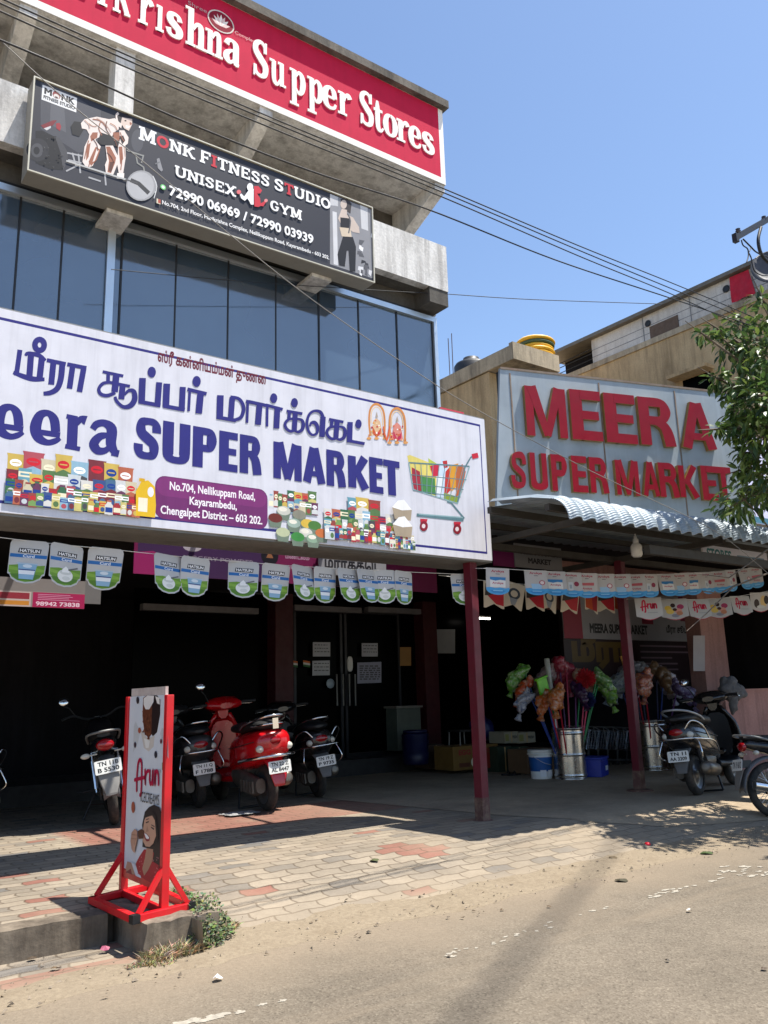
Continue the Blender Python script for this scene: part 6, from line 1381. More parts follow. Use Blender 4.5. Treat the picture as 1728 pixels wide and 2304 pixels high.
def scooter(label, loc, rz, lean, body, lines, grp=None, guard=False, rail='chrome', panel=None, sc=1.07, headfair=True, round_tail=False, mir=(1,1)):
    r_ = thing('parked_scooter', label, 'scooter', loc, rot=(lean,0,rz), sc=sc, group=grp)
    wheel(r_, -.62, .225, .052, 'rear'); wheel(r_, .62, .225, .052, 'front')
    fat = 1.12 if round_tail else 1.
    b = MB(); b.loft([(-.93,0,.66,.05,.05),(-.915,0,.66,.12*fat,.095),(-.86,0,.655,.165*fat,.135),(-.72,0,.625,.195*fat,.165),(-.52,0,.59,.205*fat,.185),(-.30,0,.565,.19,.19),(-.14,0,.53,.165,.19),(-.05,0,.47,.14,.16)], 20, 2.8); b.build('rear_body', body, r_, local=True)
    b = MB(); b.loft([(-.90,0,.83,.05,.015),(-.86,0,.832,.125,.038),(-.6,0,.835,.155,.052),(-.40,0,.81,.15,.058),(-.2,0,.80,.135,.055),(-.04,0,.79,.10,.045),(.0,0,.78,.05,.02)], 16, 2.6); b.build('seat', M_SEAT, r_, local=True)
    for s in (1,-1):
        b = MB(); b.tube([(-.12,s*.168*1.0,.60),(-.3,s*.192,.62),(-.52,s*.207*fat,.64),(-.72,s*.197*fat,.67),(-.84,s*.172*fat,.69)], .0045, 5); b.tube([(-.30,s*.185,.46),(-.5,s*.196*fat,.47),(-.68,s*.185*fat,.52)], .004, 5); b.build('panel_seam', M_BLKPL, r_, local=True)
    b = MB(); b.loft([(-.12,0,.30,.15,.05),(.05,0,.285,.19,.035),(.32,0,.285,.20,.035),(.44,0,.31,.19,.05)], 14, 3.2); b.build('floorboard', panel or M_BLKPL, r_, local=True)
    b = MB()   # leg shield: curved apron
    vs = []; n = 12
    for j in range(11):
        t = j/10; z = .28+.66*t; hw = (.19+.04*sin(pi*min(1,t*1.25)))*(1 if t < .75 else 1-.55*(t-.75)/.25); x = .46+.05*sin(pi*t)-.05*t
        for i in range(n+1):
            u = -1+2*i/n; vs.append((x+.11*(1-u*u)**.8, hw*u, z))
    fs = [(j*(n+1)+i, j*(n+1)+i+1, (j+1)*(n+1)+i+1, (j+1)*(n+1)+i) for j in range(10) for i in range(n)]
    b.add(vs, fs, True); o = b.build('leg_shield', body, r_, local=True); q = o.modifiers.new('thick','SOLIDIFY'); q.thickness = .035; q.offset = 0
    b = MB(); b.loft([(.43,0,.62,.15,.25),(.50,0,.60,.12,.22)], 14, 3); b.build('inner_panel', panel or M_BLKPL, r_, local=True)
    b = MB(); b.loft([(.40,0,.40,.03,.02),(.46,0,.43,.07,.05),(.62,0,.475,.075,.04),(.78,0,.42,.07,.05),(.86,0,.33,.06,.03)], 12, 2.4); b.build('front_mudguard', body, r_, local=True)
    b = MB(); b.tube([(.62,.06,.225),(.56,.06,.45),(.47,.0,.85)], .022, 8); b.tube([(.62,-.06,.225),(.56,-.06,.45),(.47,.0,.85)], .022, 8); b.build('fork', M_GREYM, r_, local=True)
    b = MB(); b.loft([(.29,0,1.03,.07,.03),(.33,0,1.04,.20,.05),(.40,0,1.05,.21,.075),(.48,0,1.045,.15,.09),(.56,0,1.02,.10,.075),(.60,0,1.0,.04,.03)], 16, 2.5); b.loft([(.40,0,.97,.06,.08),(.46,0,.96,.07,.08)], 10, 2.4); b.build('handlebar_cover', body, r_, local=True)
    b = MB(); b.lathe([(.0,0),(.05,.0),(.07,.012),(.075,.02)], (.585,0,1.01), (1,0,-.05), 18); b.build('headlight', M_CLEAR, r_, local=True)
    for s in (1,-1):
        b = MB(); b.tube([(.37,s*.17,1.05),(.34,s*.26,1.055),(.32,s*.36,1.05)], [.014,.018,.018], 10); b.build('grip', M_BLKPL, r_, local=True)
        b = MB(); b.tube([(.40,s*.18,1.04),(.42,s*.26,1.03),(.38,s*.35,1.03)], .006, 6); b.build('brake_lever', M_CHROME, r_, local=True)
    for s in (1,-1):
        if mir[0 if s == 1 else 1]: mirror(r_, .36, s*.17, 1.06, s*.27, 1.22)
    R = Matrix.Rotation(-.12, 3, 'Y')
    b = MB(); b.ell((-.905,0,.685), (.035,.095,.05) if not round_tail else (.04,.075,.058), R=R); b.build('tail_light', M_TAIL, r_, local=True)
    for s in (1,-1):
        b = MB(); b.ell((-.885,s*.135*fat,.655 if not round_tail else .62), (.035,.045,.036)); b.build('indicator', M_CLEAR, r_, local=True)
    mg = MB(); mg.loft([(-.80,0,.52,.10,.02),(-.90,0,.46,.095,.02),(-.945,0,.36,.085,.018),(-.955,0,.27,.06,.012)], 10, 3); mg.build('rear_mudguard', body if round_tail else mat('grey_mudguard', (92,92,92), .6), r_, local=True)
    plate(r_, -.985, .44, .235, .115, lines, -.12)
    b = MB(); b.box((-.93,0,.45), (.08,.05,.05)); b.build('plate_bracket', M_BLKPL, r_, local=True)
    if rail:
        b = MB(); P = [(-.45,.165,.80),(-.6,.175,.85),(-.82,.15,.90),(-.95,.085,.925),(-.975,0,.93),(-.95,-.085,.925),(-.82,-.15,.90),(-.6,-.175,.85),(-.45,-.165,.80)]
        b.tube(catmull(P, 5), .013, 8)
        if round_tail: b.tube(catmull([(-.70,.15,.83),(-.90,.11,.845),(-.94,0,.85),(-.90,-.11,.845),(-.70,-.15,.83)],5), .011, 8); b.bx((-.955,-.03,.80),(-.943,.03,.90))
        b.build('grab_rail', M_CHROME if rail == 'chrome' else mat('silver_rail', (150,152,156), .35, .5), r_, local=True)
    if guard:
        for s in (1,-1):
            b = MB(); b.tube(catmull([(-.25,s*.20,.44),(-.5,s*.255,.56),(-.8,s*.24,.60),(-1.0,s*.16,.62),(-1.03,0,.62)],5), .010, 8); b.tube(catmull([(-.62,s*.25,.58),(-.82,s*.27,.74),(-.93,s*.2,.80),(-.95,s*.12,.72)],5), .009, 8); b.tube(catmull([(-.85,s*.2,.6),(-.9,s*.24,.46),(-.84,s*.2,.40),(-.7,s*.17,.42)],5), .008, 8); b.build('body_guard', M_CHROME, r_, local=True)
    if round_tail:
        b = MB(); b.tube(catmull([(-.55,.24,.50),(-.8,.235,.53),(-.95,.15,.545),(-1.0,0,.55),(-.95,-.15,.545),(-.8,-.235,.53),(-.55,-.24,.50)],5), .016, 8); b.build('rear_bumper', M_CHROME, r_, local=True)
    b = MB(); b.loft([(-.75,.11,.26,.05,.07),(-.62,.12,.25,.065,.10),(-.35,.1,.29,.07,.11),(-.1,.06,.33,.09,.09)], 12, 2.6); b.loft([(-.45,.0,.35,.12,.09),(-.2,.0,.36,.13,.1)], 10, 3)
    for i in range(5): b.bx((-.72+.07*i,.17,.2),(-.70+.07*i,.19,.31))
    b.build('engine_case', M_ENG, r_, local=True)
    b = MB(); b.tube([(-.15,-.1,.22),(-.4,-.15,.24)], .02, 8); b.lathe([(.0,0),(.05,0),(.07,.03),(.072,.34),(.055,.38),(.03,.385),(.0,.385)], (-.38,-.165,.25), (-1,-.05,.13), 18); b.build('exhaust', mat('exhaust_metal', (112,106,98), .4, .7, .2, 10), r_, local=True)
    b = MB(); b.tube([(-.66,-.13,.24),(-.72,-.13,.55)], .022, 10); b.build('shock_absorber', M_BLKPL, r_, local=True)
    b = MB()
    for s in (1,-1): b.tube([(-.2,s*.1,.24),(-.3,s*.17,.02)], .012, 6)
    b.tube([(-.3,.17,.02),(-.3,-.17,.02)], .012, 6); b.build('stand', M_BLKPL, r_, local=True)
    return r_
def motorcycle(label, loc, rz, lean, tank, lines, grp=None, sc=1.0, spoked=False, plate_y=0):
    r_ = thing('parked_motorcycle', label, 'motorcycle', loc, rot=(lean,0,rz), sc=sc, group=grp)
    wheel(r_, -.64, .305, .052, 'rear', spoked, None); wheel(r_, .66, .305, .045, 'front', spoked)
    b = MB(); b.loft([(-.93,0,.80,.03,.02),(-.88,0,.80,.10,.055),(-.62,0,.76,.13,.08),(-.30,0,.72,.12,.10),(-.12,0,.70,.09,.10)], 14, 2.5); b.build('tail_panel', tank, r_, local=True)
    b = MB(); b.loft([(-.92,0,.87,.06,.02),(-.80,0,.865,.13,.04),(-.45,0,.84,.14,.05),(-.15,0,.81,.115,.05),(.02,0,.82,.07,.03)], 14, 2.4); b.build('seat', M_SEAT, r_, local=True)
    b = MB(); b.loft([(-.02,0,.82,.06,.06),(.08,0,.86,.13,.12),(.28,0,.89,.165,.13),(.42,0,.89,.13,.11),(.50,0,.87,.05,.06)], 16, 2.4); b.build('fuel_tank', tank, r_, local=True)
    b = MB(); b.tube([(.48,0,.9),(.40,0,.62),(.2,0,.30),(-.2,0,.28),(-.35,0,.5),(-.45,0,.76)], .022, 8); b.tube([(.46,0,.84),(.1,0,.75),(-.35,0,.7)], .022, 8); b.build('frame_tube', M_BLACKM, r_, local=True)
    b = MB(); b.loft([(-.15,0,.36,.12,.12),(.0,0,.36,.14,.14),(.2,0,.38,.12,.12)], 12, 3.2)
    for i in range(7): b.bx((.0,-.11,.48+.028*i),(.2,.11,.492+.028*i))
    b.bx((.05,-.07,.47),(.16,.07,.68)); b.build('engine', M_ENG, r_, local=True)
    b = MB()
    for s in (1,-1): b.tube([(.66,s*.085,.305),(.60,s*.085,.55),(.47,s*.085,.98)], .020, 10)
    b.build('fork', M_GREYM, r_, local=True)
    b = MB(); b.tube(catmull([(.36,.36,1.06),(.40,.24,1.08),(.46,.1,1.02),(.46,-.1,1.02),(.40,-.24,1.08),(.36,-.36,1.06)],4), .012, 8); b.build('handlebar', M_BLKPL, r_, local=True)
    b = MB(); b.lathe([(.0,-.1),(.06,-.09),(.1,-.02),(.105,.03),(.09,.05),(.0,.055)], (.56,0,.93), (1,0,-.08), 18); b.build('headlight', M_CLEAR, r_, local=True)
    mirror(r_, .40, .22, 1.08, .32, 1.20)
    b = MB(); b.ell((-.93,0,.775), (.04,.085,.055)); b.build('tail_light', M_TAIL, r_, local=True)
    for s in (1,-1):
        b = MB(); b.tube([(-.85,s*.08,.70),(-.86,s*.15,.70)], .008, 6); b.ell((-.865,s*.185,.70), (.03,.045,.026)); b.build('indicator', M_CLEAR, r_, local=True)
    b = MB(); vs = []
    for j in range(12):
        a = radians(75+j*9.5); x, z = -.64+.37*cos(a), .305+.37*sin(a)
        for i in range(5): u = -1+i/2; vs.append((x*(1) - .0, .075*u, z-.03*u*u))
    b.add(vs, [(j*5+i, j*5+i+1, (j+1)*5+i+1, (j+1)*5+i) for j in range(11) for i in range(4)], True); o = b.build('rear_mudguard', mat('grey_fender', (96,96,98), .5, .2), r_, local=True); q = o.modifiers.new('t','SOLIDIFY'); q.thickness = .006
    b = MB(); b.loft([(-1.0,0,.52,.10,.012),(-1.04,0,.42,.085,.014),(-1.06,0,.33,.055,.01)], 10, 3); b.build('splash_flap', mat('pale_flap', (128,126,122), .6, dirt=(100,88,74)), r_, local=True)
    plate(r_, -1.02, .58, .24, .125, lines, -.2, plate_y); b = MB(); b.bx((-1.0,-.03,.55),(-.86,.03,.63)); b.build('plate_bracket', M_BLKPL, r_, local=True)
    b = MB(); b.tube([(.2,-.09,.32),(.1,-.13,.22),(-.3,-.15,.24),(-.5,-.17,.28)], .022, 10); b.tube([(-.5,-.17,.28),(-.95,-.19,.36)], [.045,.05], 14); b.build('exhaust', M_CHROME, r_, local=True)
    b = MB()
    for s in (1,-1): b.tube([(-.62,s*.12,.33),(-.50,s*.12,.70)], .016, 8); b.tube([(-.615,s*.12,.36),(-.53,s*.12,.62)], .028, 10)
    b.build('shock_absorber', M_CHROME, r_, local=True)
    b = MB(); b.bx((-.70,.085,.26),(.0,.10,.38)); b.bx((-.66,-.1,.28),(-.1,-.08,.33)); b.build('chain_cover', M_BLKPL, r_, local=True)
    b = MB(); b.loft([(.42,0,.60,.05,.01),(.60,0,.66,.06,.02),(.80,0,.62,.06,.02),(.96,0,.44,.05,.01)], 10, 3); b.build('front_mudguard', tank, r_, local=True)
    b = MB(); b.tube([(-.02,.12,.3),(-.1,.30,.01)], .012, 8); b.tube([(-.3,.12,.34),(-.3,.24,.33)], .012, 8); b.tube([(.12,-.1,.3),(.12,-.3,.3)], .014, 8); b.tube([(.12,.1,.3),(.12,.3,.3)], .014, 8); b.build('stand', M_BLKPL, r_, local=True)
    b = MB(); b.tube(catmull([(-.55,.14,.80),(-.85,.15,.88),(-.98,.06,.90),(-.98,-.06,.90),(-.85,-.15,.88),(-.55,-.14,.80)],4), .012, 8); b.build('grab_rail', M_GREYM, r_, local=True)
    return r_
P_RED = mat('glossy_red_paint', (186,8,20), .26, 0, .05, 3, coat=.5, dirt=(130,40,40), dsc=5, damt=.12); P_BLK = mat('glossy_black_paint', (18,18,22), .25, 0, .1, 3, coat=.4, dirt=(70,64,56), dsc=5, damt=.35); P_GREY = mat('dark_grey_paint', (44,44,48), .3, 0, .1, 3, coat=.4, dirt=(84,76,66), dsc=5, damt=.35)
def place(px, py, rz, back, sc=1.07):     # rear wheel contact seen at a pixel -> origin of the vehicle
    p = onG(px, py); return V((p.x+back*sc*cos(rz), p.y+back*sc*sin(rz), p.z))
G2 = 'two-wheelers parked under the building'
rz = radians(74); motorcycle('dark motorcycle with a round red tail light seen from behind left of the standee', place(258,1856,rz,.64,1.15), rz, -.17, P_BLK, ('TN 11B','B 5530'), G2, sc=1.15)
rz = radians(80); scooter('dark scooter with chrome tail guards partly hidden behind the standee', place(448,1818,rz,.62,1.15), rz, -.10, P_GREY, ('TN 11 Q','F 1788'), G2, guard=True, sc=1.15, mir=(0,0))
rz = radians(86); scooter('bright red scooter with a chrome grab rail on its stand among the dark ones', place(602,1824,rz,.62,1.22), rz, -.08, P_RED, ('TN 22 Z','AL 8447'), G2, round_tail=True, sc=1.22, panel=P_RED, mir=(1,0))
rz = radians(80); scooter('black scooter with chrome tail guards right of the red one', place(718,1794,rz,.62,1.15), rz, -.12, P_BLK, ('TN 19 Z','P 9735'), G2, guard=True, sc=1.15, mir=(0,0))
rz = radians(98); p = onG(-100,1880); scooter('scooter at the far left edge of the picture, only its right side showing', V((p.x+.05,p.y+.62,p.z)), rz, -.08, P_GREY, ('TN 11 K','C 2051'), G2, guard=True)
rz = radians(14); s4 = scooter('black scooter with silver grab rails under the canopy right of the second maroon post', place(1572,1790,rz,.62,1.12), rz, -.10, P_BLK, ('TN 11','AA 3209'), None, guard=True, rail='silver', sc=1.12, mir=(1,0))
rz = radians(-33); motorcycle('black motorcycle with wire spoked wheels at the right edge by the road', place(1754,1842,rz,.64,1.), rz, -.12, P_BLK, ('TN 19 6012',), None, spoked=True, plate_y=.0)
# ================================================================ goods in front of the side shop
def lump(b, c, r, seed, amp=.25, n=18, m=12, R=None):
    o = len(b.v); b.ell((0,0,0), r, n, m)
    for i in range(o, len(b.v)):
        p = b.v[i]; q = p.copy(); k = 1+amp*mnoise.noise(q*(1.6/max(r))+V((seed,0,0)))+amp*.5*mnoise.noise(q*(4.2/max(r))+V((0,seed,0)))
        p = p*k; b.v[i] = V(c)+(R @ p if R else p)
def film(name, cols):
    if name in _mc: return _mc[name]
    n = NT(name); v = n.co('Object'); f = n.noise(v, 16, 5, .7); k = len(cols)
    c = n.ramp(f, [(.30+.40*i/max(1,k-1), C(q)) for i, q in enumerate(cols)]); n.base(c); c = n.mix(1., c, .55, 'MULTIPLY'); n.base(c); n.rough(.38); n.b.inputs['Coat Weight'].default_value = .25; n.bump(n.noise(v, 14, 6), .5, .02); _mc[name] = n.m; return n.m
M_STEEL = mat('polished_drum_steel', (200,194,186), .27, 1., .06, 3)
def drum(label, px, py, r, h):
    p = onG(px, py); t = thing('steel_drum', label, 'drum', p)
    prof = [(r*.98,0),(r,.02)]
    for z in (.06, h*.48, h*.9): prof += [(r,z-.04),(r,z-.025),(r,z-.02),(r+.008,z-.008),(r+.008,z+.008),(r,z+.02),(r,z+.025),(r,z+.04)]
    prof += [(r,h-.02),(r+.014,h-.008),(r+.010,h+.004),(r-.01,h),(r-.014,h-.03),(r-.014,.03),(0,.03)]
    b = MB(); b.lathe(prof, p, n=40); b.build('body', M_STEEL, t); return p
d1 = drum('tall shiny steel drum full of wrapped mops beside the paint bucket', 1285, 1752, .245, .76)
d2 = drum('second steel drum of mops half hidden behind the right black scooter', 1474, 1732, .25, .80)
HC = {'blue': (34,60,140), 'red': (170,26,44), 'green': (30,130,70), 'white': (214,214,210), 'pink': (196,60,96), 'navy': (24,30,70), 'purple': (84,30,96)}
def mop(label, d, h, ang, lean, L, hcol, kind, cols=None, seed=0, r=.1):
    base = V((d.x+.12*cos(ang), d.y+.12*sin(ang), d.z+.1)); lean *= .72; dv_ = V((cos(ang)*lean, sin(ang)*lean, 1)).normalized(); top = base+dv_*L
    t = thing('mop' if kind != 'broom' else 'broom', label, 'mop' if kind != 'broom' else 'broom', base, group='mops and brooms in the steel drums')
    b = MB(); b.tube([base, base+dv_*L*.98], .012, 8); b.build('handle', mat('handle_'+hcol, HC[hcol], .35), t)
    R = V((0,0,1)).rotation_difference(dv_).to_matrix()
    b = MB()
    if kind == 'pack':      # head inside a printed plastic sleeve, hanging over
        out = V((cos(ang),sin(ang),-.5)).normalized(); R2 = V((0,0,1)).rotation_difference(out).to_matrix()
        lump(b, top+out*r*.9, (r*.72,r*.95,r*1.35), seed, .5, 22, 16, R2); R3 = V((0,0,1)).rotation_difference(V((out.x*.5,out.y*.5,-1)).normalized()).to_matrix(); lump(b, top+out*r*1.5+V((0,0,-r*.55)), (r*.6,r*.9,r*1.2), seed+40, .55, 22, 16, R3); lump(b, top+V((r*.4*cos(seed*2.),r*.4*sin(seed*2.),r*.25)), (r*.55,r*.6,r*.8), seed+80, .5, 18, 14); b.build('wrapped_head', film('wrap_'+'_'.join(cols), cols), t)
        b = MB(); b.lathe([(.0,0),(.03,.0),(.04,.05),(.065,.09)], top+out*r*1.9+V((0,0,-r*1.5)), V((out.x*.5,out.y*.5,-1)), 9); b.build('sleeve_end', film('wrap_'+'_'.join(cols), cols), t)
    elif kind == 'pom':
        for i in range(420):
            v = V((random.gauss(0,1),random.gauss(0,1),random.gauss(0,1))).normalized(); q = top+v*r*random.uniform(.85,1.08); b.tube([top+v*r*.4, q], [.012,.004], 4, caps=False)
        b.build('pompom_head', mat('pom_'+cols[0], cols[0], .9), t)
    elif kind == 'pan':
        b.box(top, (.22,.03,.24), R); b.box(top+dv_*.13, (.26,.06,.03), R); o = b.build('dustpan_head', mat('lime_plastic', (112,196,40), .4), t, bevel=.01)
    elif kind == 'wiper':
        b.tube([top-dv_*.62, top-dv_*.3, top, top+dv_*.02], [.03,.042,.046,.04], 14); b.build('packed_head', film('wiper_wrap', ['e8e8e4','c8ccc8','b8c890']), t)
        b = MB(); b.tube([top-dv_*.92, top-dv_*.62], [.026,.03], 12); b.build('grip', mat('green_grip', (24,120,70), .4), t)
    else:
        b.loft([(0,0,0,.03,.03),(.12,0,0,.05,.02),(.3,0,0,.09,.02)], 10, 2.5); 
        for i in range(len(b.v)): v = b.v[i]; b.v[i] = top+R @ V((v.y, v.z, v.x-.05))
        b.build('bristles', mat('broom_fibre', (172,122,60), .9, bump=.4), t)
mop('mop in a blue and white wrapper drooping farthest left from the front drum', d1, 0, 2.9, .62, 1.28, 'blue', 'pack', ['1c4a8c','e8e8ee','2a6cb0'], 1, .12)
mop('mop in an orange wrapper drooping low on the left of the front drum', d1, 0, 3.3, .44, 1.20, 'red', 'pack', ['d8541c','e87c2c','e6d8c8'], 2, .11)
mop('mop in a large orange printed wrapper left of the lime dustpan', d1, 0, 3.7, .56, 1.30, 'red', 'pack', ['d24a18','ea8a3a','e8e0d8'], 3, .12)
mop('mop in a green wrapper topmost on the left of the front drum', d1, 0, 2.6, .46, 1.62, 'green', 'pack', ['3f8a2c','74b83c','e4e4dc'], 4, .13)
mop('lime green dustpan with a long handle leaning left in the front drum', d1, 0, 3.1, .36, 1.34, 'blue', 'pan')
mop('tall window wiper with a white wrapped head and green grip in the front drum', d1, 0, 2.2, .10, 1.72, 'white', 'wiper')
mop('mop in a crimson wrapper standing behind the wiper in the front drum', d1, 0, .9, .14, 1.62, 'purple', 'pack', ['8c1630','b82444','d8a8b0'], 5, .17)
mop('round red pompom duster in the front drum', d1, 0, 5.6, .22, 1.42, 'pink', 'pom', ['b01220'], 6, .16)
mop('round navy pompom duster in the front drum', d1, 0, 5.2, .30, 1.10, 'pink', 'pom', ['141a50'], 7, .13)
mop('mop in an orange and red wrapper right of the red pompom', d1, 0, .2, .40, 1.50, 'green', 'pack', ['c8502a','e6d6b8','b82c34'], 8, .14)
mop('mop in a big green and yellow wrapper drooping farthest right from the front drum', d1, 0, 6.1, .58, 1.44, 'green', 'pack', ['3c8a30','8ac040','e8ecd8'], 9, .16)
mop('mop in an orange wrapper tucked under the green one in the front drum', d1, 0, 2.75, .50, 1.42, 'blue', 'pack', ['e07030','d8501c','e8d8c0'], 21, .11)
mop('mop in a red and white wrapper directly right of the wiper in the front drum', d1, 0, 1.6, .16, 1.50, 'red', 'pack', ['b01c34','d8c8c8','8c1428'], 22, .15)
mop('mop in a pink and maroon wrapper behind the red pompom', d1, 0, .6, .26, 1.58, 'pink', 'pack', ['9c2440','c84c68','701830'], 23, .14)
mop('thin green handled mop leaning right with a pale green wrapper', d1, 0, 6.0, .48, 1.52, 'green', 'pack', ['a8c878','5a9a40','e8e8d8'], 24, .12)
mop('mop in a speckled grey wrapper at the back of the back drum', d2, 0, 1.6, .14, 1.56, 'navy', 'pack', ['4a4a52','9a9aa2','2a2a30'], 25, .16)
mop('mop in a pale blue wrapper leaning left at the back of the back drum', d2, 0, 2.3, .34, 1.40, 'blue', 'pack', ['6a90b8','c8d8e4','2a4a80'], 26, .13)
mop('mop in a blue and orange wrapper leaning toward the second post from the back drum', d2, 0, 3.7, .40, 1.46, 'red', 'pack', ['1c4a8c','d87030','d8d8d8'], 31, .14)
mop('mop in a white and purple wrapper drooping low on the right of the back drum', d2, 0, 5.6, .44, 1.28, 'purple', 'pack', ['b8b0c4','5a2a70','e0dce6'], 32, .14)
mop('mop in a brown wrapper standing upright in the back drum', d2, 0, 4.6, .10, 1.52, 'navy', 'pack', ['5a3a22','8a6a48','2a1c14'], 33, .13)
mop('dark mop in a purple wrapper low in the middle of the front drum', d1, 0, 4.7, .12, 1.25, 'purple', 'pack', ['2a1230','4a1c50','1c1428'], 10, .10)
mop('mop in a green white and blue wrapper drooping left from the back drum', d2, 0, 2.7, .20, 1.45, 'navy', 'pack', ['2f7a34','dce4e6','1c3c7c'], 11, .15)
mop('broom with brown bristles standing highest in the back drum', d2, 0, 2.2, .18, 1.55, 'red', 'broom')
mop('mop in a black and white speckled wrapper in the middle of the back drum', d2, 0, 1.0, .20, 1.50, 'navy', 'pack', ['18181c','c8c8cc','3a3a40'], 12, .17)
mop('mop in a clear and pink wrapper drooping right from the back drum', d2, 0, .1, .42, 1.48, 'blue', 'pack', ['c8c4cc','e6e4ea','c05a88'], 13, .17)
mop('mop in a dark red wrapper on the left side of the back drum', d2, 0, 3.3, .26, 1.30, 'red', 'pack', ['6c1824','9a2a34','2a1a20'], 14, .12)
# paint bucket
p = onG(1219, 1752); t = thing('paint_bucket', 'white and blue paint bucket with a lid standing left of the steel drum', 'bucket', p)
b = MB(); b.lathe([(0,.0),(.153,.0),(.158,.01),(.163,.12),(.181,.33),(.186,.36)], p, n=32); b.build('pail', M_WHITE, t)
b = MB(); b.lathe([(.165,.12),(.183,.33)], p, n=32); b.build('blue_label', mat('bucket_label_blue', (30,84,150), .4), t)
b = MB(); b.lathe([(.186,.36),(.2,.362),(.204,.375),(.2,.385),(.19,.385),(.192,.405),(.198,.41),(.198,.43),(.185,.44),(.0,.432)], p, n=32); b.build('lid', mat('bucket_lid', (216,214,206), .45), t)
b = MB(); b.tube(catmull([(p.x-.19,p.y-.03,p.z+.34),(p.x-.12,p.y-.19,p.z+.25),(p.x+.02,p.y-.22,p.z+.22),(p.x+.14,p.y-.16,p.z+.27),(p.x+.19,p.y-.03,p.z+.34)],5), .004, 6); b.build('bail', M_CHROME, t)
A = Art((p.x,p.y-.168,p.z)); A.fr = lambda a, c, h: V((p.x+(.166+.07*c+h+.0012)*sin(a/.17), p.y-(.166+.07*c+h+.0012)*cos(a/.17), p.z+c))
for a0_, a1_ in ((-.15,-.06),(-.03,.08),(.1,.17)): A.poly([(a0_+(a1_-a0_)*i/5, .04) for i in range(6)]+[(a1_-(a1_-a0_)*i/5, .14) for i in range(6)], 'e8e8ec')
A.build('white_print', INK, t)
# blue crate
p = onG(1352,1748); t = thing('plastic_crate', 'blue plastic crate with an upturned rim on the floor right of the drum', 'crate', p)
M_CRATE = mat('blue_crate_plastic', (22,44,150), .4, 0, .08, 6)
b = MB(); R = Matrix.Rotation(.45,3,'Z'); b.box(p+V((0,.1,.14)),(.42,.3,.26),R); b.box(p+V((0,.1,.285)),(.46,.34,.03),R)
for i in range(7): b.box(p+V((0,.1,.13))+R @ V((-.18+.06*i,-.155,0)),(.012,.012,.22),R)
b.build('body', M_CRATE, t, bevel=.012)
b = MB(); b.box(p+V((0,.1,.13))+R @ V((.07,-.165,0)),(.14,.004,.07),R); b.build('label', mat('crate_label', (190,196,210), .5), t)
# cartons
def carton(name, label, x0, y0, x1, y1, Y, dep, col, draw=None, rz=0, tape=True):
    a, c = onY(x0, y1, Y), onY(x1, y0, Y); t = thing(name, label, 'carton', V(((a.x+c.x)/2, Y, a.z)))
    b = MB(); b.bx((a.x,Y,a.z),(c.x,Y+dep,c.z)); b.build('carton_body', mat('card_'+'%d_%d_%d' % col, col, .8, 0, .1, 5), t, bevel=.006)
    A = Art((0, Y-.002, 0))
    if tape: A.poly(rect(a.x+(c.x-a.x)*.46, a.z+.01, a.x+(c.x-a.x)*.54, c.z-.01), 'b89a6a')
    if draw: draw(A, a.x, a.z, c.x-a.x, c.z-a.z)
    if A.b.v: A.build('printing', INK, t)
    return t
def eggd(A, a, z, w_, h):
    A.poly(rect(a+w_*.62,z,a+w_,z+h*.62),'8a2c20'); A.text('EGG', a+w_*.12, z+h*.62, a+w_*.38, z+h*.85, '8a2c24', .05); A.text('EGG', a+w_*.72, z+h*.62, a+w_*.96, z+h*.85, '8a2c24', .05); A.poly(rect(a+w_*.12,z+h*.12,a+w_*.36,z+h*.3),'5a3020')
    A.poly(circle(a+w_*.46,z+h*.3,w_*.08,h*.22,14),'e0d8b8'); A.poly(circle(a+w_*.5,z+h*.7,w_*.06,h*.16,14),'b84a30')
carton('egg_carton', 'yellow egg carton with red lettering on the floor behind the first maroon post', 1021,1673,1120,1735, 11.1, .5, (112,84,34), eggd, tape=False)
def pr2(A, a, z, w_, h): A.poly(rect(a+w_*.05,z+h*.2,a+w_*.3,z+h*.8),'8a8a50'); A.text('FRESH', a+w_*.55, z+h*.4, a+w_*.9, z+h*.65, '2a2a28', .03)
carton('grocery_carton', 'left of two pale printed cartons on top of the green cartons', 1136,1645,1166,1673, 11.0, .4, (150,146,128), pr2)
carton('grocery_carton', 'right of two pale printed cartons on top of the green cartons', 1167,1646,1204,1673, 10.98, .4, (156,150,130), pr2)
carton('grocery_carton', 'left dark green carton on the floor under the pale cartons', 1122,1678,1152,1738, 10.9, .4, (36,50,34))
carton('grocery_carton', 'right dark green carton on the floor under the pale cartons', 1153,1679,1187,1737, 10.88, .4, (40,56,38))
carton('grocery_carton', 'brown carton standing behind the paint bucket', 1188,1682,1252,1742, 10.2, .45, (104,80,56))
carton('grocery_carton', 'dusty brown carton on the floor right of the blue barrel', 965,1674,1000,1730, 12.0, .4, (74,54,42))
q = onY(936,1720,11.9); t = thing('blue_barrel', 'dark blue plastic barrel standing by the shop doors', 'barrel', q)
b = MB(); b.lathe([(0,0),(.2,0),(.22,.03),(.235,.2),(.22,.21),(.24,.4),(.225,.41),(.24,.5),(.2,.54),(0,.54)], q, n=28); b.build('body', mat('barrel_blue', (9,14,56), .45), t)
b = MB(); b.lathe([(.205,.54),(.215,.56),(.2,.58),(0,.58)], q, n=28); b.build('lid', mat('barrel_lid', (12,18,62), .45), t)
q = onY(1085,1640,11.6); b = MB(); lump(b, q, (.24,.2,.22), 3, .3); tag(b.build('blue_sack', film('blue_film', ['14205c','1c2c80','10184a'])), 'dark blue plastic sack behind the egg carton', 'sack')
q = onY(1040,1660,11.4); t = thing('steel_stool', 'small dark stool with a wire frame behind the egg carton', 'stool', q)
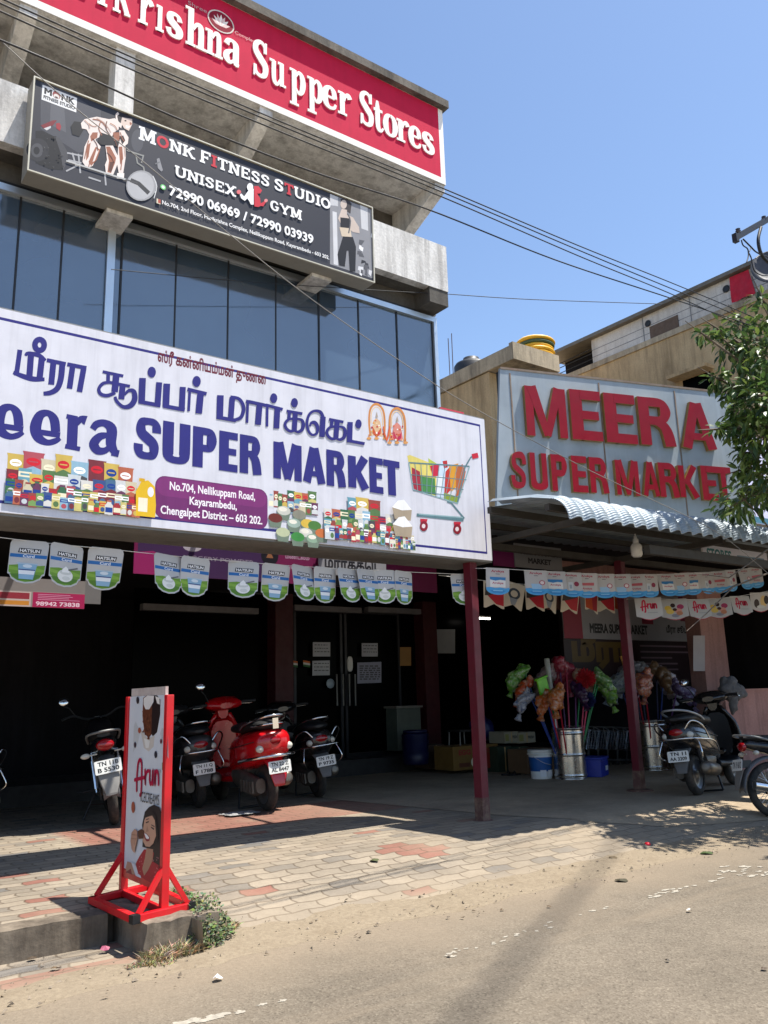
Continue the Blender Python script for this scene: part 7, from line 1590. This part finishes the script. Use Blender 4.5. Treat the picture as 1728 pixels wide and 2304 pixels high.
b = MB(); b.box(q+V((0,0,.12)), (.4,.34,.03)); b.build('seat', M_BLKPL, t)
for sx in (-.17,.17):
    for sy in (-.14,.14): b = MB(); b.tube([q+V((sx,sy,.1)), q+V((sx*1.15,sy*1.15,-.42))], .012, 6); b.build('leg', M_GREYM, t)
q = onG(1150,1745); t = thing('sandal_pair', 'pair of black sandals on the floor in front of the green cartons', 'sandals', q)
for s in (-1,1):
    b = MB(); b.loft([(-.13,s*.07,.015,.03,.015),(-.08,s*.07,.018,.042,.018),(.05,s*.07,.015,.045,.015),(.13,s*.07,.012,.03,.012)], 12, 2.4)
    for i in range(len(b.v)): b.v[i] = V(q)+b.v[i]
    b.tube([q+V((0,s*.07-.045,.02)), q+V((.02,s*.07,.07)), q+V((0,s*.07+.045,.02))], .012, 6); b.build('sandal', M_BLKPL, t)
a, c = onY(896,1690,12.6), onY(946,1592,12.6); t = thing('shop_counter', 'dull pale green counter standing right of the shop doors', 'counter', (a.x, 12.6, a.z))
b = MB(); b.bx((a.x,12.6,a.z),(c.x,12.95,c.z)); b.build('counter_body', mat('pale_green_laminate', (84,92,84), .5), t, bevel=.01); b = MB(); b.bx((a.x-.03,12.57,c.z+.002),(c.x+.03,12.97,c.z+.04)); b.build('counter_top', mat('counter_top', (120,116,108), .4), t)
# nested shopping trolleys
def trolley(i):
    o0 = onY(1322+i*22, 1724, 10.3-.02*i); t = thing('shopping_trolley', ('front left','second','third','fourth','fifth','rearmost right')[i]+' trolley in the nested row of wire trolleys behind the drums', 'trolley', o0, 0, 'nested wire shopping trolleys')
    b = MB(); w_ = .42; 
    def Q(a, y, z): return o0+V((a, y, z))
    for y in (0, w_):
        b.tube([Q(0,y,.28), Q(.12,y,.62)], .006, 6); b.tube([Q(.12,y,.62), Q(.62,y,.56)], .006, 6); b.tube([Q(0,y,.28), Q(.55,y,.26)], .006, 6); b.tube([Q(.62,y,.56), Q(.55,y,.26)], .005, 6)
    for k in range(8): y = w_*k/7; b.tube([Q(0,y,.28), Q(.12,y,.62)], .0035, 5); b.tube([Q(0,y,.28),Q(.55,y,.26)], .0025, 5)
    for k in range(4): tt = (k+1)/5; b.tube([Q(.12*tt,0,.28+.34*tt), Q(.12*tt,w_,.28+.34*tt)], .0025, 5)
    b.build('basket', M_CHROME, t)
    b = MB()
    for y in (0, w_): b.tube([Q(.05,y,.28), Q(.02,y,.1), Q(.5,y,.08)], .009, 6)
    b.tube([Q(-.02,0,.68), Q(-.02,w_,.68)], .014, 8); b.tube([Q(.02,0,.1), Q(.02,w_,.1)], .009, 6); b.tube([Q(-.02,0,.68), Q(.05,0,.28)], .009, 6); b.tube([Q(.12,0,.62),Q(-.02,0,.68)], .008, 6); b.tube([Q(.12,w_,.62),Q(-.02,w_,.68)], .008, 6); b.build('frame', M_GREYM, t)
    for x, y in ((.02,0),(.02,w_),(.48,.03),(.48,w_-.03)):
        b = MB(); b.lathe([(.0,-.012),(.05,-.012),(.05,.012),(.0,.012)], Q(x,y,.05), (0,1,0), 14); b.build('wheel', M_RUBBER, t)
for i in range(6): trolley(i)
# grey cloth on the black scooter's handlebar
q = onY(1640,1548,6.8); b = MB(); lump(b, q, (.17,.12,.15), 5, .5, 22, 16); lump(b, q+V((.12,-.02,-.06)), (.16,.1,.12), 9, .55, 22, 16); lump(b, q+V((-.03,-.05,-.12)), (.08,.07,.2), 13, .5, 20, 16)
tag(b.build('grey_cloth', mat('grey_cloth', (84,82,82), .95, 0, .25, 16, bump=.6, bsc=14)), 'crumpled grey cloth hung over the handlebar of the right black scooter', 'cloth')

# ================================================================ kerb weeds and litter
def weedmat():
    n = NT('matt_leaf'); a = n.n('Attribute', attribute_name='Col'); n.base(a.outputs['Color']); n.rough(.8); n.b.inputs['Specular IOR Level'].default_value = .15; return n.m
WEED = weedmat()
def weeds(name, label, kind, spots, n, cols, L, seed, blades=False):
    rnd = random.Random(seed); vs, fs, cs = [], [], []
    for _ in range(n):
        x, y, r, h = rnd.choice(spots); a = rnd.uniform(0,2*pi); k = rnd.random()**.5; p = V((x+r*k*cos(a), y+r*k*sin(a), gz(x, y) if x > 2.3 else .0))
        c = tuple(t*rnd.uniform(.7,1.3) for t in rnd.choice(cols)); o = len(vs)
        if blades:
            d = V((rnd.gauss(0,.55), rnd.gauss(0,.55), 1)).normalized()*rnd.uniform(.4,1.)*h; s = d.cross(V((rnd.random(),rnd.random(),.1))).normalized()*.004
            vs += [p-s, p+s, p+d*.55+s*.8, p+d*.55-s*.8, p+d+V((d.x*.4,d.y*.4,-h*.12))]; fs += [(o,o+1,o+2,o+3),(o+3,o+2,o+4)]; cs += [c]*7
        else:
            p = p+V((0,0,h*(1-k*k*.8)*rnd.uniform(.05,1.)**.7)); d = V((rnd.gauss(0,1),rnd.gauss(0,1),rnd.uniform(-.2,.9))).normalized(); s = d.orthogonal().normalized(); s = (s+d.cross(s)*rnd.uniform(-1,1)).normalized(); l = L*rnd.uniform(.6,1.3)
            vs += [p, p+d*l*.5+s*l*.3, p+d*l, p+d*l*.5-s*l*.3]; fs += [(o,o+1,o+2,o+3)]; cs += [c]*4
    me = bpy.data.meshes.new(name); me.from_pydata([tuple(v) for v in vs], [], fs); at = me.color_attributes.new('Col','FLOAT_COLOR','CORNER'); d = []
    for c in cs: d += [c[0],c[1],c[2],1.]
    at.data.foreach_set('color', d); me.materials.append(WEED); o = bpy.data.objects.new(name, me); COL.objects.link(o)
    return tag(o, label, 'plant', None, kind)
def sp(lst): return [(onG(x, y).x, onG(x, y).y, r, h) for x, y, r, h in lst]
weeds('kerb_weed', 'bushy green weed growing along the side of the broken concrete block', None, sp([(402,2030,.09,.10),(425,2055,.10,.14),(448,2085,.11,.2),(470,2100,.12,.24),(455,2120,.12,.24),(435,2100,.12,.26),(490,2112,.10,.16),(468,2130,.08,.16)]), 3600, [(.09,.115,.055),(.13,.15,.085),(.07,.09,.045),(.19,.20,.12),(.16,.19,.07)], .026, 5)
weeds('dry_grass', None, 'stuff', sp([(345,2160,.07,.10),(380,2152,.08,.13),(410,2145,.07,.12),(330,2170,.05,.06),(430,2140,.07,.1),(500,2095,.07,.09),(520,2088,.05,.06),(360,2165,.1,.05),(300,2176,.05,.03)]), 1500, [(.34,.28,.14),(.42,.35,.19),(.24,.19,.10),(.48,.42,.26)], .03, 6, True)
rnd = random.Random(5)
def flake(name, label, cat, x, y, r, col, up_=.012, rough=.6, grp=None, n=7):
    p = onG(x, y); b = MB(); ph = rnd.random()*6; ring = [p+V((r*rnd.uniform(.6,1.1)*cos(ph+2*pi*i/n), r*rnd.uniform(.5,1.)*sin(ph+2*pi*i/n), .006+up_*rnd.random())) for i in range(n)]
    b.add(ring+[p+V((0,0,.008+up_))], [(i, (i+1) % n, n) for i in range(n)]); return tag(b.build(name, mat('%s_%s' % (name, col), col, rough)), label, cat, grp)
p = onG(1457,1901); b = MB(); b.lathe([(.0,.022),(.02,.022),(.027,.014),(.030,.0)], p, n=14); b.lathe([(.030,0),(.033,.004),(.030,.008)], p, n=14); tag(b.build('bottle_cap', mat('red_cap', (200,12,36), .4)), 'small bright red bottle cap on the dusty apron', 'bottle cap')
flake('fallen_leaf', 'larger dark green fallen leaf near the tree shadow', 'leaf', 1589,1921,.07,'3a4a22')
flake('fallen_leaf', 'curled brown fallen leaf between the paving and the road', 'leaf', 1380,1932,.05,'5a4a30')
flake('fallen_leaf', 'dark fallen leaf by the road edge right of the cable shadow', 'leaf', 1397,1983,.06,'3e3a28')
flake('fallen_leaf', 'small green leaf lying on the pavers left of the red patch', 'leaf', 843,1938,.05,'4a4f2c')
flake('fallen_leaf', 'brown leaf on the raised pavers left of the standee', 'leaf', 252,1948,.04,'5c4c3a')
flake('paper_scrap', 'white crumpled paper scrap on the road below the weed', 'litter', 489,2208,.035,'e6e6e6',.03)
flake('pink_flower', 'small crushed pink flower on the pavers under the kerb', 'flower', 236,2143,.03,'9c4a62',.03)
flake('paper_scrap', 'tiny white scrap near the painted road edge at right', 'litter', 1551,2053,.022,'e2ddd0',.02)
for i, (x, y) in enumerate(((72,2160),(120,2182),(290,2183),(1010,2154),(1235,2043),(1502,2165),(1720,2184),(1130,2050),(830,2100),(1150,1995),(700,2080))):
    flake('dry_leaf_bit', 'tiny dark dry leaf bit lying on the dusty ground', 'litter', x, y, rnd.uniform(.015,.03), ('4a3c2c','5c4a34','3a3226')[i % 3], .01, grp='dry leaf bits scattered on the ground')
p = onG(542,1834); b = MB(); nq = 10; vs = []
for j in range(nq+1):
    for i in range(nq+1):
        u, v_ = i/nq-.5, j/nq-.5; h = .02+.045*abs(mnoise.noise(V((u*5,v_*5,2))))*(1-4*max(u*u,v_*v_)+.2); vs.append((p.x+u*.42+.04*mnoise.noise(V((v_*4,1,u))), p.y+v_*.26, p.z+max(.004,h)))
b.add(vs, [(j*(nq+1)+i, j*(nq+1)+i+1, (j+1)*(nq+1)+i+1, (j+1)*(nq+1)+i) for j in range(nq) for i in range(nq)], True)
tag(b.build('plastic_bag', film('clear_bag', ['8a8886','d0d0d0','6a6866'])), 'crumpled clear plastic bag on the ground behind the red scooter wheel', 'plastic bag')
